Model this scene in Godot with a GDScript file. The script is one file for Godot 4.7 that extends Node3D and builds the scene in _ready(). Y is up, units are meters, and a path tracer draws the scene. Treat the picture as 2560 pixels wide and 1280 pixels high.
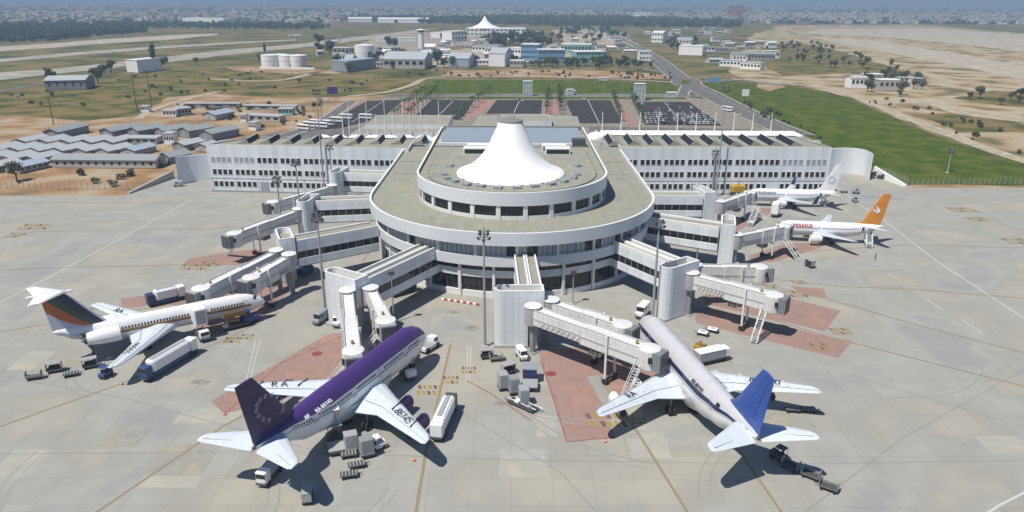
extends Node3D
# An airport seen from the air: round terminal with a white tent roof, piers, parked airliners, car park, barracks, fields and a hazy city.
const V := 1.45   # heights of aircraft, vehicles and people follow the photograph's tall proportions
var M := {}
var T := {}
var taken := {}
var rng := RandomNumberGenerator.new()

# ---------------------------------------------------------------- helpers
func numbered(called: String) -> String:
	if not taken.has(called):
		taken[called] = 0
		return called
	taken[called] += 1
	return "%s_%03d" % [called, taken[called]]

func tag(o: Node, label: String, category := "", group := "", kind := "") -> Node:
	if label: o.set_meta("label", label)
	if category: o.set_meta("category", category)
	if group: o.set_meta("group", group)
	if kind: o.set_meta("kind", kind)
	return o

func thing(called: String, label: String, category: String, at := Vector3.ZERO, turn := 0.0, group := "") -> Node3D:
	var o := Node3D.new()
	o.name = numbered(called)
	add_child(o)
	o.position = at
	o.rotation.y = turn
	tag(o, label, category, group)
	return o

func dup(root: Node3D, at: Vector3, turn: float, label: String, group := "", scale_by := 1.0) -> Node3D:
	var base_name := String(root.name).get_slice("_0", 0)
	var r: Node3D = root.duplicate()
	r.name = numbered(base_name)
	add_child(r)
	r.position = at
	r.rotation.y = turn
	r.scale = Vector3.ONE * scale_by
	if label: r.set_meta("label", label)
	if group: r.set_meta("group", group)
	return r

func S() -> SurfaceTool:
	var st := SurfaceTool.new()
	st.begin(Mesh.PRIMITIVE_TRIANGLES)
	return st

func mesh_of(st: SurfaceTool, m, smooth := false) -> ArrayMesh:
	if not smooth: pass
	var a: ArrayMesh = st.commit()
	if m != null and a.get_surface_count(): a.surface_set_material(0, mt(m))
	return a

func mt(m):
	return M[m] if m is String else m

func obj(called: String, st: SurfaceTool, m, parent: Node = self) -> MeshInstance3D:
	var o := MeshInstance3D.new()
	o.mesh = mesh_of(st, m)
	o.name = numbered(called) if parent == self else called
	parent.add_child(o, true)
	return o

func inst(called: String, mesh: Mesh, parent: Node, xf := Transform3D()) -> MeshInstance3D:
	var o := MeshInstance3D.new()
	o.mesh = mesh
	o.name = numbered(called) if parent == self else called
	parent.add_child(o, true)
	o.transform = xf
	return o

func uv_for(p: Vector3, n: Vector3) -> Vector2:
	if absf(n.y) > 0.75: return Vector2(p.x, p.z)
	var t := Vector3(n.z, 0, -n.x).normalized()
	return Vector2(p.dot(t), p.y)

func tri(st: SurfaceTool, a: Vector3, b: Vector3, c: Vector3):
	var n := (c - a).cross(b - a).normalized()
	for p in [a, b, c]:
		st.set_normal(n)
		var uv := uv_for(p, n)
		st.set_uv(uv)
		st.set_uv2(uv)
		st.add_vertex(p)

func quad(st: SurfaceTool, a: Vector3, b: Vector3, c: Vector3, d: Vector3):
	tri(st, a, b, c)
	tri(st, a, c, d)

# a box between two corners, optionally turned; every edge chamfered when bev > 0
func box(st: SurfaceTool, lo: Vector3, hi: Vector3, xf := Transform3D(), bev := 0.0):
	var c := (lo + hi) / 2
	var h := (hi - lo) / 2
	bev = minf(bev, minf(h.x, minf(h.y, h.z)) * 0.9)
	var P := func(sx: int, sy: int, sz: int, ax: int) -> Vector3:
		var i := h - Vector3.ONE * bev
		i[ax] = h[ax]
		return xf * (c + Vector3(sx * i.x, sy * i.y, sz * i.z))
	var cyc := [[-1, -1], [-1, 1], [1, 1], [1, -1]]
	for ax in 3:
		for s in [-1, 1]:
			var q := []
			for k in cyc:
				var v := [0, 0, 0]
				v[ax] = s
				v[(ax + 1) % 3] = k[0] * s
				v[(ax + 2) % 3] = k[1]
				q.append(P.call(v[0], v[1], v[2], ax))
			quad(st, q[0], q[1], q[2], q[3])
	if bev <= 0: return
	for ax in 3:   # edges parallel to ax
		var b := (ax + 1) % 3
		var d := (ax + 2) % 3
		for s in [-1, 1]:
			for t in [-1, 1]:
				var v0 := [0, 0, 0]
				v0[ax] = -1; v0[b] = s; v0[d] = t
				var v1 := v0.duplicate()
				v1[ax] = 1
				var p0: Vector3 = P.call(v0[0], v0[1], v0[2], b)
				var p1: Vector3 = P.call(v1[0], v1[1], v1[2], b)
				var p2: Vector3 = P.call(v1[0], v1[1], v1[2], d)
				var p3: Vector3 = P.call(v0[0], v0[1], v0[2], d)
				if s * t > 0: quad(st, p0, p3, p2, p1)
				else: quad(st, p0, p1, p2, p3)
	for sx in [-1, 1]:
		for sy in [-1, 1]:
			for sz in [-1, 1]:
				var a: Vector3 = P.call(sx, sy, sz, 0)
				var b2: Vector3 = P.call(sx, sy, sz, 1)
				var d2: Vector3 = P.call(sx, sy, sz, 2)
				if sx * sy * sz > 0: tri(st, a, d2, b2)
				else: tri(st, a, b2, d2)

func ccw(poly: Array) -> PackedVector2Array:
	var p := PackedVector2Array(poly)
	if not Geometry2D.is_polygon_clockwise(p): p.reverse()
	return p

# a flat sheet: a polygon of (x, z) at height y, facing up
func sheet(st: SurfaceTool, poly: Array, y: float):
	var p := ccw(poly)
	var idx := Geometry2D.triangulate_polygon(p)
	for i in range(0, idx.size(), 3):
		var a := p[idx[i]]
		var b := p[idx[i + 1]]
		var c := p[idx[i + 2]]
		var A := Vector3(a.x, y, a.y)
		var B := Vector3(b.x, y, b.y)
		var C := Vector3(c.x, y, c.y)
		if (C - A).cross(B - A).y < 0: tri(st, A, C, B)
		else: tri(st, A, B, C)

# a solid with vertical walls over a polygon of (x, z)
func prism(st: SurfaceTool, poly: Array, y0: float, y1: float, cap := true):
	var p := PackedVector2Array(poly)
	if Geometry2D.is_polygon_clockwise(p): p.reverse()
	var n := p.size()
	for i in n:
		var a := p[i]
		var b := p[(i + 1) % n]
		quad(st, Vector3(a.x, y0, a.y), Vector3(a.x, y1, a.y), Vector3(b.x, y1, b.y), Vector3(b.x, y0, b.y))
	if cap:
		sheet(st, poly, y1)

func tube(st: SurfaceTool, a: Vector3, b: Vector3, r0: float, r1: float, n := 8, cap := true):
	var w := (b - a).normalized()
	var u := (Vector3.RIGHT if absf(w.x) < 0.8 else Vector3.UP).cross(w).normalized()
	var v := w.cross(u)
	for i in n:
		var p := []
		for k: int in [i, i + 1]:
			var t := TAU * k / n
			p.append(u * cos(t) + v * sin(t))
		var q := [[a + p[0] * r0, p[0]], [b + p[0] * r1, p[0]], [b + p[1] * r1, p[1]], [a + p[1] * r0, p[1]]]
		for j in [0, 1, 2, 0, 2, 3]:
			st.set_normal(q[j][1])
			var uv := Vector2(TAU * r0 * (i + (0 if j < 2 else 1)) / n, (q[j][0] as Vector3).y)
			st.set_uv(uv)
			st.set_uv2(uv)
			st.add_vertex(q[j][0])
		if cap and r1 > 0: tri(st, b, b + p[1] * r1, b + p[0] * r1)
		if cap and r0 > 0: tri(st, a, a + p[0] * r0, a + p[1] * r0)

# smooth surface through a grid of points, rows x columns
func grid(st: SurfaceTool, g: Array, wrap := false, out := true):
	var R := g.size()
	var N: int = g[0].size()
	var nn := func(i: int, j: int) -> Vector3:
		var i0 := maxi(i - 1, 0)
		var i1 := mini(i + 1, R - 1)
		var j0 := (j - 1 + N) % N if wrap else maxi(j - 1, 0)
		var j1 := (j + 1) % N if wrap else mini(j + 1, N - 1)
		var n: Vector3 = (g[i1][j] - g[i0][j]).cross(g[i][j1] - g[i][j0])
		return (n if out else -n).normalized()
	var nor := []
	for i in R:
		var row := []
		for j in N: row.append(nn.call(i, j))
		nor.append(row)
	for i in R - 1:
		for j in (N if wrap else N - 1):
			var j1 := (j + 1) % N
			var q := [[i, j], [i, j1], [i + 1, j1], [i + 1, j]]
			for k in ([0, 1, 2, 0, 2, 3] if out else [0, 2, 1, 0, 3, 2]):
				var a: int = q[k][0]
				var b: int = q[k][1]
				st.set_normal(nor[a][b])
				var p: Vector3 = g[a][b]
				var uv := uv_for(p, nor[a][b])
				st.set_uv(uv)
				st.set_uv2(uv)
				st.add_vertex(p)

# a lathe about the vertical axis: profile of (radius, height)
func lathe(st: SurfaceTool, prof: Array, n: int, at := Vector3.ZERO, a0 := 0.0, a1 := TAU):
	var area := 0.0
	for i in prof.size() - 1: area += prof[i].x * (prof[i + 1].y - prof[0].y) - prof[i + 1].x * (prof[i].y - prof[0].y)
	if area < 0:
		prof = prof.duplicate()
		prof.reverse()
	var g := []
	for p in prof:
		var row := []
		for i in n + 1:
			var t := a0 + (a1 - a0) * i / n
			row.append(at + Vector3(p.x * sin(t), p.y, p.x * cos(t)))
		g.append(row)
	grid(st, g, false, false)

# ---------------------------------------------------------------- materials
func noise_tex(key: String, freq: float, lo: float, hi: float, seed_by: int, octaves := 4, size := 512, kind := FastNoiseLite.TYPE_SIMPLEX_SMOOTH):
	var t := NoiseTexture2D.new()
	t.width = size
	t.height = size
	t.seamless = true
	var n := FastNoiseLite.new()
	n.seed = seed_by
	n.noise_type = kind
	n.frequency = freq
	n.fractal_octaves = octaves
	t.noise = n
	var g := Gradient.new()
	g.set_color(0, Color(lo, lo, lo))
	g.set_color(1, Color(hi, hi, hi))
	t.color_ramp = g
	T[key] = t

func ramp_tex(key: String, freq: float, cols: Array, seed_by: int, octaves := 5, size := 512):
	noise_tex(key, freq, 0, 1, seed_by, octaves, size)
	var g := Gradient.new()
	g.offsets = PackedFloat32Array(cols.map(func(x): return x[0]))
	g.colors = PackedColorArray(cols.map(func(x): return x[1]))
	T[key].color_ramp = g

# base colours are given as linear, real-world values
func mat(key: String, r: float, g: float, b: float, rough := 0.7, tex := "", tile := 1.0, detail := "", dtile := 1.0, metal := 0.0) -> StandardMaterial3D:
	var m := StandardMaterial3D.new()
	m.albedo_color = Color(r, g, b).linear_to_srgb()
	m.roughness = rough
	m.metallic = metal
	if tex:
		m.albedo_texture = T[tex]
		m.uv1_scale = Vector3.ONE / tile
	if detail:
		m.detail_enabled = true
		m.detail_albedo = T[detail]
		m.detail_blend_mode = BaseMaterial3D.BLEND_MODE_MUL
		m.detail_uv_layer = BaseMaterial3D.DETAIL_UV_2
		m.uv2_scale = Vector3.ONE / dtile
	M[key] = m
	return m

func image_tex(key: String, w: int, h: int, f: Callable):
	var im := Image.create(w, h, false, Image.FORMAT_RGB8)
	for y in h:
		for x in w: im.set_pixel(x, y, f.call(x, y))
	T[key] = ImageTexture.create_from_image(im)

func materials():
	noise_tex("blotch", 0.012, 0.72, 1.0, 3, 5)
	noise_tex("soft", 0.006, 0.955, 1.0, 5, 4)
	ramp_tex("mottle", 0.010, [[0.2, Color(0.99, 0.97, 0.935)], [0.42, Color(0.925, 0.92, 0.905)], [0.58, Color(0.96, 0.96, 0.955)], [0.8, Color(0.89, 0.895, 0.905)]], 13, 6)
	noise_tex("grain", 0.05, 0.78, 1.0, 7, 4)
	noise_tex("speck", 0.16, 0.55, 1.0, 9, 3)
	var r2 := RandomNumberGenerator.new()
	r2.seed = 4
	var tone := []
	for i in 64: tone.append(r2.randf_range(0.972, 1.0))
	# concrete cast in bays: slightly different tones, dark sealed joints
	image_tex("slabs", 512, 512, func(x, y):
		var v: float = tone[(x / 64) + 8 * (y / 64)]
		if x % 64 < 1 or y % 64 < 1: v *= 0.93
		return Color(v, v, v))
	# cladding: pale metal sheets with fine seams
	image_tex("cladding", 128, 128, func(x, y):
		var v: float = 1.0 - 0.02 * float((x / 32 + y / 32 * 3) % 3)
		if x % 32 < 1 or y % 32 < 2: v *= 0.92
		return Color(v, v, v))
	image_tex("corrugated", 64, 64, func(x, y):
		var v := 0.92 + 0.08 * sin(TAU * x / 16.0)
		return Color(v, v, v))
	# rain streaks down walls; laps of roofing felt
	var cols := []
	for i in 256: cols.append(r2.randf_range(0.0, 1.0))
	image_tex("streaks", 256, 64, func(x, y):
		var a: float = (cols[x] + cols[(x + 1) % 256] + cols[(x + 255) % 256]) / 3.0
		var v := 1.0 - 0.10 * a * a * (0.5 + 0.5 * sin(TAU * y / 64.0 + x * 0.05))
		return Color(v, v * 0.995, v * 0.985))
	image_tex("felt", 128, 128, func(x, y):
		var v: float = 1.0 - 0.03 * cols[x / 16] - 0.02 * cols[40 + y / 64 + 3 * (x / 16)]
		if x % 16 == 0 or (y + 37 * (x / 16)) % 64 == 0: v *= 0.93
		return Color(v, v, v))
	ramp_tex("field", 0.012, [[0.25, Color(0.62, 0.54, 0.39)], [0.46, Color(0.56, 0.52, 0.34)], [0.6, Color(0.46, 0.47, 0.28)], [0.78, Color(0.37, 0.40, 0.24)]], 21, 6)
	ramp_tex("soil", 0.011, [[0.2, Color(0.80, 0.73, 0.62)], [0.42, Color(0.76, 0.65, 0.51)], [0.6, Color(0.72, 0.56, 0.41)], [0.8, Color(0.56, 0.53, 0.42)]], 33, 6)
	ramp_tex("sand", 0.012, [[0.2, Color(0.84, 0.79, 0.69)], [0.45, Color(0.80, 0.73, 0.60)], [0.62, Color(0.72, 0.62, 0.47)], [0.8, Color(0.50, 0.50, 0.36)]], 37, 6)
	ramp_tex("lawn", 0.014, [[0.2, Color(0.42, 0.46, 0.20)], [0.5, Color(0.34, 0.42, 0.14)], [0.8, Color(0.30, 0.38, 0.13)]], 41, 6)
	mat("ground", 1, 1, 1, 0.95, "field", 620, "speck", 47)
	mat("field_near", 1.0, 0.97, 0.82, 0.95, "field", 240, "speck", 21)
	mat("soil", 0.8, 0.8, 0.8, 0.95, "soil", 210, "grain", 17)
	mat("sand", 0.78, 0.78, 0.76, 0.95, "sand", 330, "grain", 25)
	mat("lawn", 0.92, 0.86, 0.86, 0.95, "lawn", 130, "grain", 9)
	mat("path_sand", 0.52, 0.45, 0.33, 0.95, "blotch", 60)
	mat("concrete", 0.370, 0.366, 0.340, 0.85, "mottle", 190, "slabs", 60)
	mat("runway", 0.46, 0.43, 0.36, 0.9, "blotch", 200)
	mat("runway_pale", 0.56, 0.49, 0.385, 0.9, "blotch", 150)
	mat("old_apron", 0.42, 0.37, 0.30, 0.9, "blotch", 150)
	mat("asphalt", 0.092, 0.09, 0.093, 0.9, "blotch", 40, "grain", 9)
	mat("road", 0.20, 0.195, 0.19, 0.9, "blotch", 40)
	mat("kerb_stone", 0.5, 0.47, 0.42, 0.9, "blotch", 10)
	mat("pink_paving", 0.46, 0.27, 0.23, 0.9, "blotch", 20)
	mat("red_paint", 0.44, 0.295, 0.26, 0.85, "mottle", 45, "grain", 7)
	mat("red_spot", 0.30, 0.07, 0.06, 0.85, "blotch", 5)
	mat("red_line", 0.38, 0.14, 0.11, 0.85, "blotch", 9)
	mat("yellow_line", 0.38, 0.27, 0.11, 0.85, "grain", 9)
	mat("yellow_paint", 0.40, 0.27, 0.07, 0.85, "grain", 5)
	mat("black_paint", 0.14, 0.125, 0.09, 0.85, "grain", 5)
	mat("white_line", 0.66, 0.65, 0.62, 0.85, "grain", 9)
	mat("tyre_mark", 0.30, 0.29, 0.26, 0.9, "grain", 9)
	mat("stain", 0.30, 0.285, 0.25, 0.9, "blotch", 12)
	mat("patch_pale", 0.40, 0.395, 0.36, 0.85, "mottle", 60)
	mat("patch_dark", 0.335, 0.33, 0.295, 0.85, "mottle", 60)
	mat("scuff", 0.355, 0.355, 0.325, 0.9, "grain", 9)
	mat("joint", 0.29, 0.285, 0.26, 0.9, "grain", 9)
	mat("cladding", 0.715, 0.76, 0.815, 0.42, "cladding", 6.0, "streaks", 46.0)
	mat("white_wall", 0.75, 0.775, 0.80, 0.5, "soft", 13, "streaks", 37.0)
	mat("roof", 0.345, 0.348, 0.295, 0.9, "mottle", 60, "felt", 14.0)
	mat("roof_edge", 0.2, 0.2, 0.18, 0.8)
	mat("coping", 0.72, 0.73, 0.73, 0.6)
	mat("blue_roof", 0.32, 0.37, 0.43, 0.3, "corrugated", 2.4)
	mat("tent", 0.86, 0.86, 0.85, 0.6)
	mat("dark_glass", 0.018, 0.02, 0.022, 0.12)
	mat("pale_glass", 0.30, 0.33, 0.36, 0.25)
	mat("blind", 0.44, 0.47, 0.46, 0.5, "soft", 3)
	mat("mullion", 0.08, 0.08, 0.08, 0.5)
	mat("dark_metal", 0.07, 0.07, 0.075, 0.55)
	mat("grey_metal", 0.26, 0.27, 0.28, 0.45, "soft", 2)
	mat("mid_grey", 0.33, 0.34, 0.35, 0.6, "soft", 2)
	mat("galvanised", 0.33, 0.34, 0.34, 0.5)
	mat("jetway", 0.72, 0.73, 0.73, 0.5, "soft", 3.5, "streaks", 23.0)
	mat("jetway_grey", 0.50, 0.50, 0.51, 0.5, "corrugated", 1.0)
	mat("rubber", 0.025, 0.025, 0.025, 0.9)
	mat("paint_white", 0.80, 0.81, 0.82, 0.3, "soft", 9)
	mat("paint_silver", 0.53, 0.535, 0.56, 0.32, "soft", 9)
	mat("wing_white", 0.60, 0.655, 0.70, 0.35, "soft", 7)
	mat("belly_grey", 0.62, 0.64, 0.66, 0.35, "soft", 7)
	mat("purple", 0.068, 0.03, 0.165, 0.4, "soft", 9)
	mat("dark_purple", 0.034, 0.016, 0.08, 0.45, "soft", 9)
	mat("blue_fin", 0.025, 0.085, 0.37, 0.35, "soft", 9)
	mat("navy", 0.03, 0.04, 0.13, 0.4)
	mat("orange_fin", 0.62, 0.24, 0.03, 0.4, "soft", 9)
	mat("brown_line", 0.33, 0.17, 0.05, 0.4)
	mat("rust_line", 0.12, 0.07, 0.05, 0.4)
	mat("fin_green", 0.035, 0.075, 0.05, 0.4)
	mat("fin_teal", 0.02, 0.03, 0.05, 0.4)
	mat("fin_orange", 0.42, 0.11, 0.03, 0.4)
	mat("fin_lilac", 0.46, 0.48, 0.60, 0.4)
	mat("letter_black", 0.02, 0.02, 0.022, 0.5)
	mat("letter_red", 0.45, 0.03, 0.03, 0.5)
	mat("letter_white", 0.8, 0.8, 0.8, 0.5)
	mat("letter_blue", 0.12, 0.14, 0.3, 0.5)
	mat("emblem_blue", 0.5, 0.58, 0.66, 0.4)
	mat("star_grey", 0.55, 0.52, 0.62, 0.5)
	mat("forecourt", 0.33, 0.30, 0.245, 0.9, "blotch", 30)
	mat("blue_truck", 0.03, 0.06, 0.18, 0.4)
	mat("yellow_truck", 0.44, 0.28, 0.03, 0.45, "soft", 2)
	mat("brown_load", 0.30, 0.17, 0.05, 0.7, "grain", 2)
	mat("orange_cone", 0.6, 0.13, 0.04, 0.6)
	mat("bluegrey", 0.26, 0.30, 0.34, 0.6, "soft", 2)
	mat("shed_roof", 0.33, 0.36, 0.37, 0.6, "corrugated", 1.2, "soft", 7)
	mat("shed_roof_pale", 0.50, 0.53, 0.54, 0.55, "corrugated", 1.2, "soft", 7)
	mat("shed_roof_blue", 0.42, 0.50, 0.60, 0.45, "corrugated", 1.2, "soft", 7)
	mat("shed_wall", 0.42, 0.41, 0.38, 0.85, "soft", 6)
	mat("shed_wall_grey", 0.24, 0.25, 0.27, 0.85, "soft", 6)
	mat("blue_wall", 0.16, 0.30, 0.46, 0.7, "soft", 9)
	mat("teal_wall", 0.25, 0.47, 0.43, 0.7, "soft", 9)
	mat("tank_white", 0.80, 0.81, 0.82, 0.5, "soft", 11)
	mat("bark", 0.10, 0.075, 0.05, 0.95)
	for k in [["leaf_dark", 0.038, 0.060, 0.028], ["leaf", 0.070, 0.098, 0.038], ["leaf_olive", 0.108, 0.112, 0.058], ["leaf_palm", 0.05, 0.08, 0.03]]:
		mat(k[0], k[1], k[2], k[3], 0.9)
	for k in ["ground", "field_near", "soil", "sand", "lawn", "path_sand", "concrete", "runway", "runway_pale", "old_apron", "asphalt", "road", "forecourt", "pink_paving", "red_paint", "roof", "kerb_stone", "patch_pale", "patch_dark", "scuff", "joint", "tyre_mark", "yellow_line"]: M[k].metallic_specular = 0.15
	mat("skylight", 0.022, 0.024, 0.032, 0.4).metallic_specular = 0.12
	M["city_0"] = mat("city_0", 0.72, 0.70, 0.67, 0.9)
	M["city_1"] = mat("city_1", 0.50, 0.47, 0.44, 0.9)
	M["city_2"] = mat("city_2", 0.80, 0.80, 0.80, 0.9)
	M["city_3"] = mat("city_3", 0.46, 0.38, 0.32, 0.9)
	mat("city_roof", 0.30, 0.23, 0.19, 0.9)
	mat("city_roof_grey", 0.42, 0.41, 0.40, 0.9)
	mat("brick", 0.36, 0.17, 0.11, 0.9)
	mat("hill", 0.10, 0.12, 0.09, 0.95, "blotch", 3000)
	mat("glass_pavilion", 0.30, 0.42, 0.40, 0.2)
	mat("skin", 0.45, 0.28, 0.2, 0.7)
	mat("cloth_dark", 0.03, 0.03, 0.045, 0.9)
	mat("car_glass", 0.02, 0.022, 0.025, 0.15)
	for k in [["car_0", 0.7, 0.7, 0.7], ["car_1", 0.35, 0.36, 0.38], ["car_2", 0.03, 0.03, 0.035], ["car_3", 0.35, 0.04, 0.03], ["car_4", 0.05, 0.08, 0.2], ["car_5", 0.5, 0.48, 0.42]]:
		mat(k[0], k[1], k[2], k[3], 0.3)

func _ready():
	rng.seed = 12
	var cam := Camera3D.new()
	cam.name = "camera"
	cam.fov = 38.748
	cam.near = 1.0
	cam.far = 60000.0
	add_child(cam)
	cam.position = Vector3(0, 83.0, 0)
	cam.rotation_degrees = Vector3(-19.3741, 0, 0.2292)
	cam.current = true
	var env := Environment.new()
	env.background_mode = Environment.BG_SKY
	var sky := Sky.new()
	var sm := ProceduralSkyMaterial.new()
	sm.sky_top_color = Color(0.20, 0.36, 0.62)
	sm.sky_horizon_color = Color(0.62, 0.72, 0.82)
	sm.sky_curve = 0.12
	sm.ground_bottom_color = Color(0.34, 0.33, 0.28)
	sm.ground_horizon_color = Color(0.56, 0.63, 0.68)
	sm.sun_angle_max = 12.0
	sky.sky_material = sm
	env.sky = sky
	env.background_energy_multiplier = 0.62
	env.tonemap_mode = Environment.TONE_MAPPER_LINEAR
	env.tonemap_exposure = 1.33
	env.fog_enabled = true
	env.fog_density = 0.00021
	env.fog_light_color = Color(0.74, 0.87, 1.0)
	env.sdfgi_enabled = true
	env.ssao_enabled = true
	env.ssil_enabled = true
	var we := WorldEnvironment.new()
	we.name = "world_environment"
	we.environment = env
	add_child(we)
	var sun := DirectionalLight3D.new()
	sun.name = "sun"
	sun.light_energy = 1.6
	sun.light_color = Color(1.0, 0.975, 0.93)
	sun.light_angular_distance = 0.5
	sun.shadow_enabled = true
	add_child(sun)
	sun.basis = Basis.looking_at(Vector3(0.42, -1.0, -0.36))
	materials()
	ground()
	apron()
	landside_ground()
	terminal()
	piers()
	aircraft()
	vehicles()
	masts()
	landside()
	barracks()
	midground()
	vegetation()
	far_city()

# ---------------------------------------------------------------- ground
# an outline with its edges broken up, as grass and soil end raggedly
func ragged(poly: Array, step := 18.0, amount := 0.12) -> Array:
	var r := RandomNumberGenerator.new()
	r.seed = poly.size() * 7 + 1
	var out := []
	for i in poly.size():
		var a: Vector2 = poly[i]
		var b: Vector2 = poly[(i + 1) % poly.size()]
		var n := clampi(int(a.distance_to(b) / step), 1, 14)
		var side := (b - a).orthogonal().normalized()
		for k in n:
			var p := a.lerp(b, float(k) / n)
			if k > 0: p += side * r.randf_range(-1, 1) * a.distance_to(b) / n * amount
			out.append(p)
	return out

func struct_sheet(called: String, poly: Array, y: float, m: String, parent: Node = self, rough := true) -> MeshInstance3D:
	var st := S()
	sheet(st, ragged(poly) if rough else poly, y)
	var o := obj(called, st, m, parent)
	if parent == self: tag(o, "", "", "", "structure")
	return o

# a band of constant width along a line of (x, z) points
func band(st: SurfaceTool, pts: Array, w: float, y: float, dash := 0.0, gap := 0.0):
	var L := []
	for i in pts.size():
		var d := Vector2.ZERO
		if i > 0: d += (pts[i] - pts[i - 1]).normalized()
		if i < pts.size() - 1: d += (pts[i + 1] - pts[i]).normalized()
		L.append(d.normalized().orthogonal() * w / 2)
	for i in pts.size() - 1:
		var a: Vector2 = pts[i]
		var b: Vector2 = pts[i + 1]
		var n := 1
		if dash > 0: n = maxi(1, int(a.distance_to(b) / (dash + gap)))
		for k in n:
			var t0 := float(k) / n
			var t1 := float(k + 1) / n if dash <= 0 else (k + dash / (dash + gap)) / n
			var q := []
			for t in [t0, t1]:
				var p := a.lerp(b, t)
				var s: Vector2 = L[i].lerp(L[i + 1], t)
				q.append(Vector3(p.x - s.x, y, p.y - s.y))
				q.append(Vector3(p.x + s.x, y, p.y + s.y))
			quad(st, q[0], q[2], q[3], q[1])

func curve(pts: Array, n := 6) -> Array:
	var out := []
	for i in pts.size() - 1:
		var p0: Vector2 = pts[maxi(i - 1, 0)]
		var p3: Vector2 = pts[mini(i + 2, pts.size() - 1)]
		for k in n: out.append((pts[i] as Vector2).cubic_interpolate(pts[i + 1], p0, p3, float(k) / n))
	out.append(pts[-1])
	return out

func strip(called: String, pts: Array, w: float, y: float, m: String, parent: Node = self, dash := 0.0, gap := 0.0) -> MeshInstance3D:
	var st := S()
	band(st, pts, w, y, dash, gap)
	var o := obj(called, st, m, parent)
	if parent == self: tag(o, "", "", "", "structure")
	return o

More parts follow.
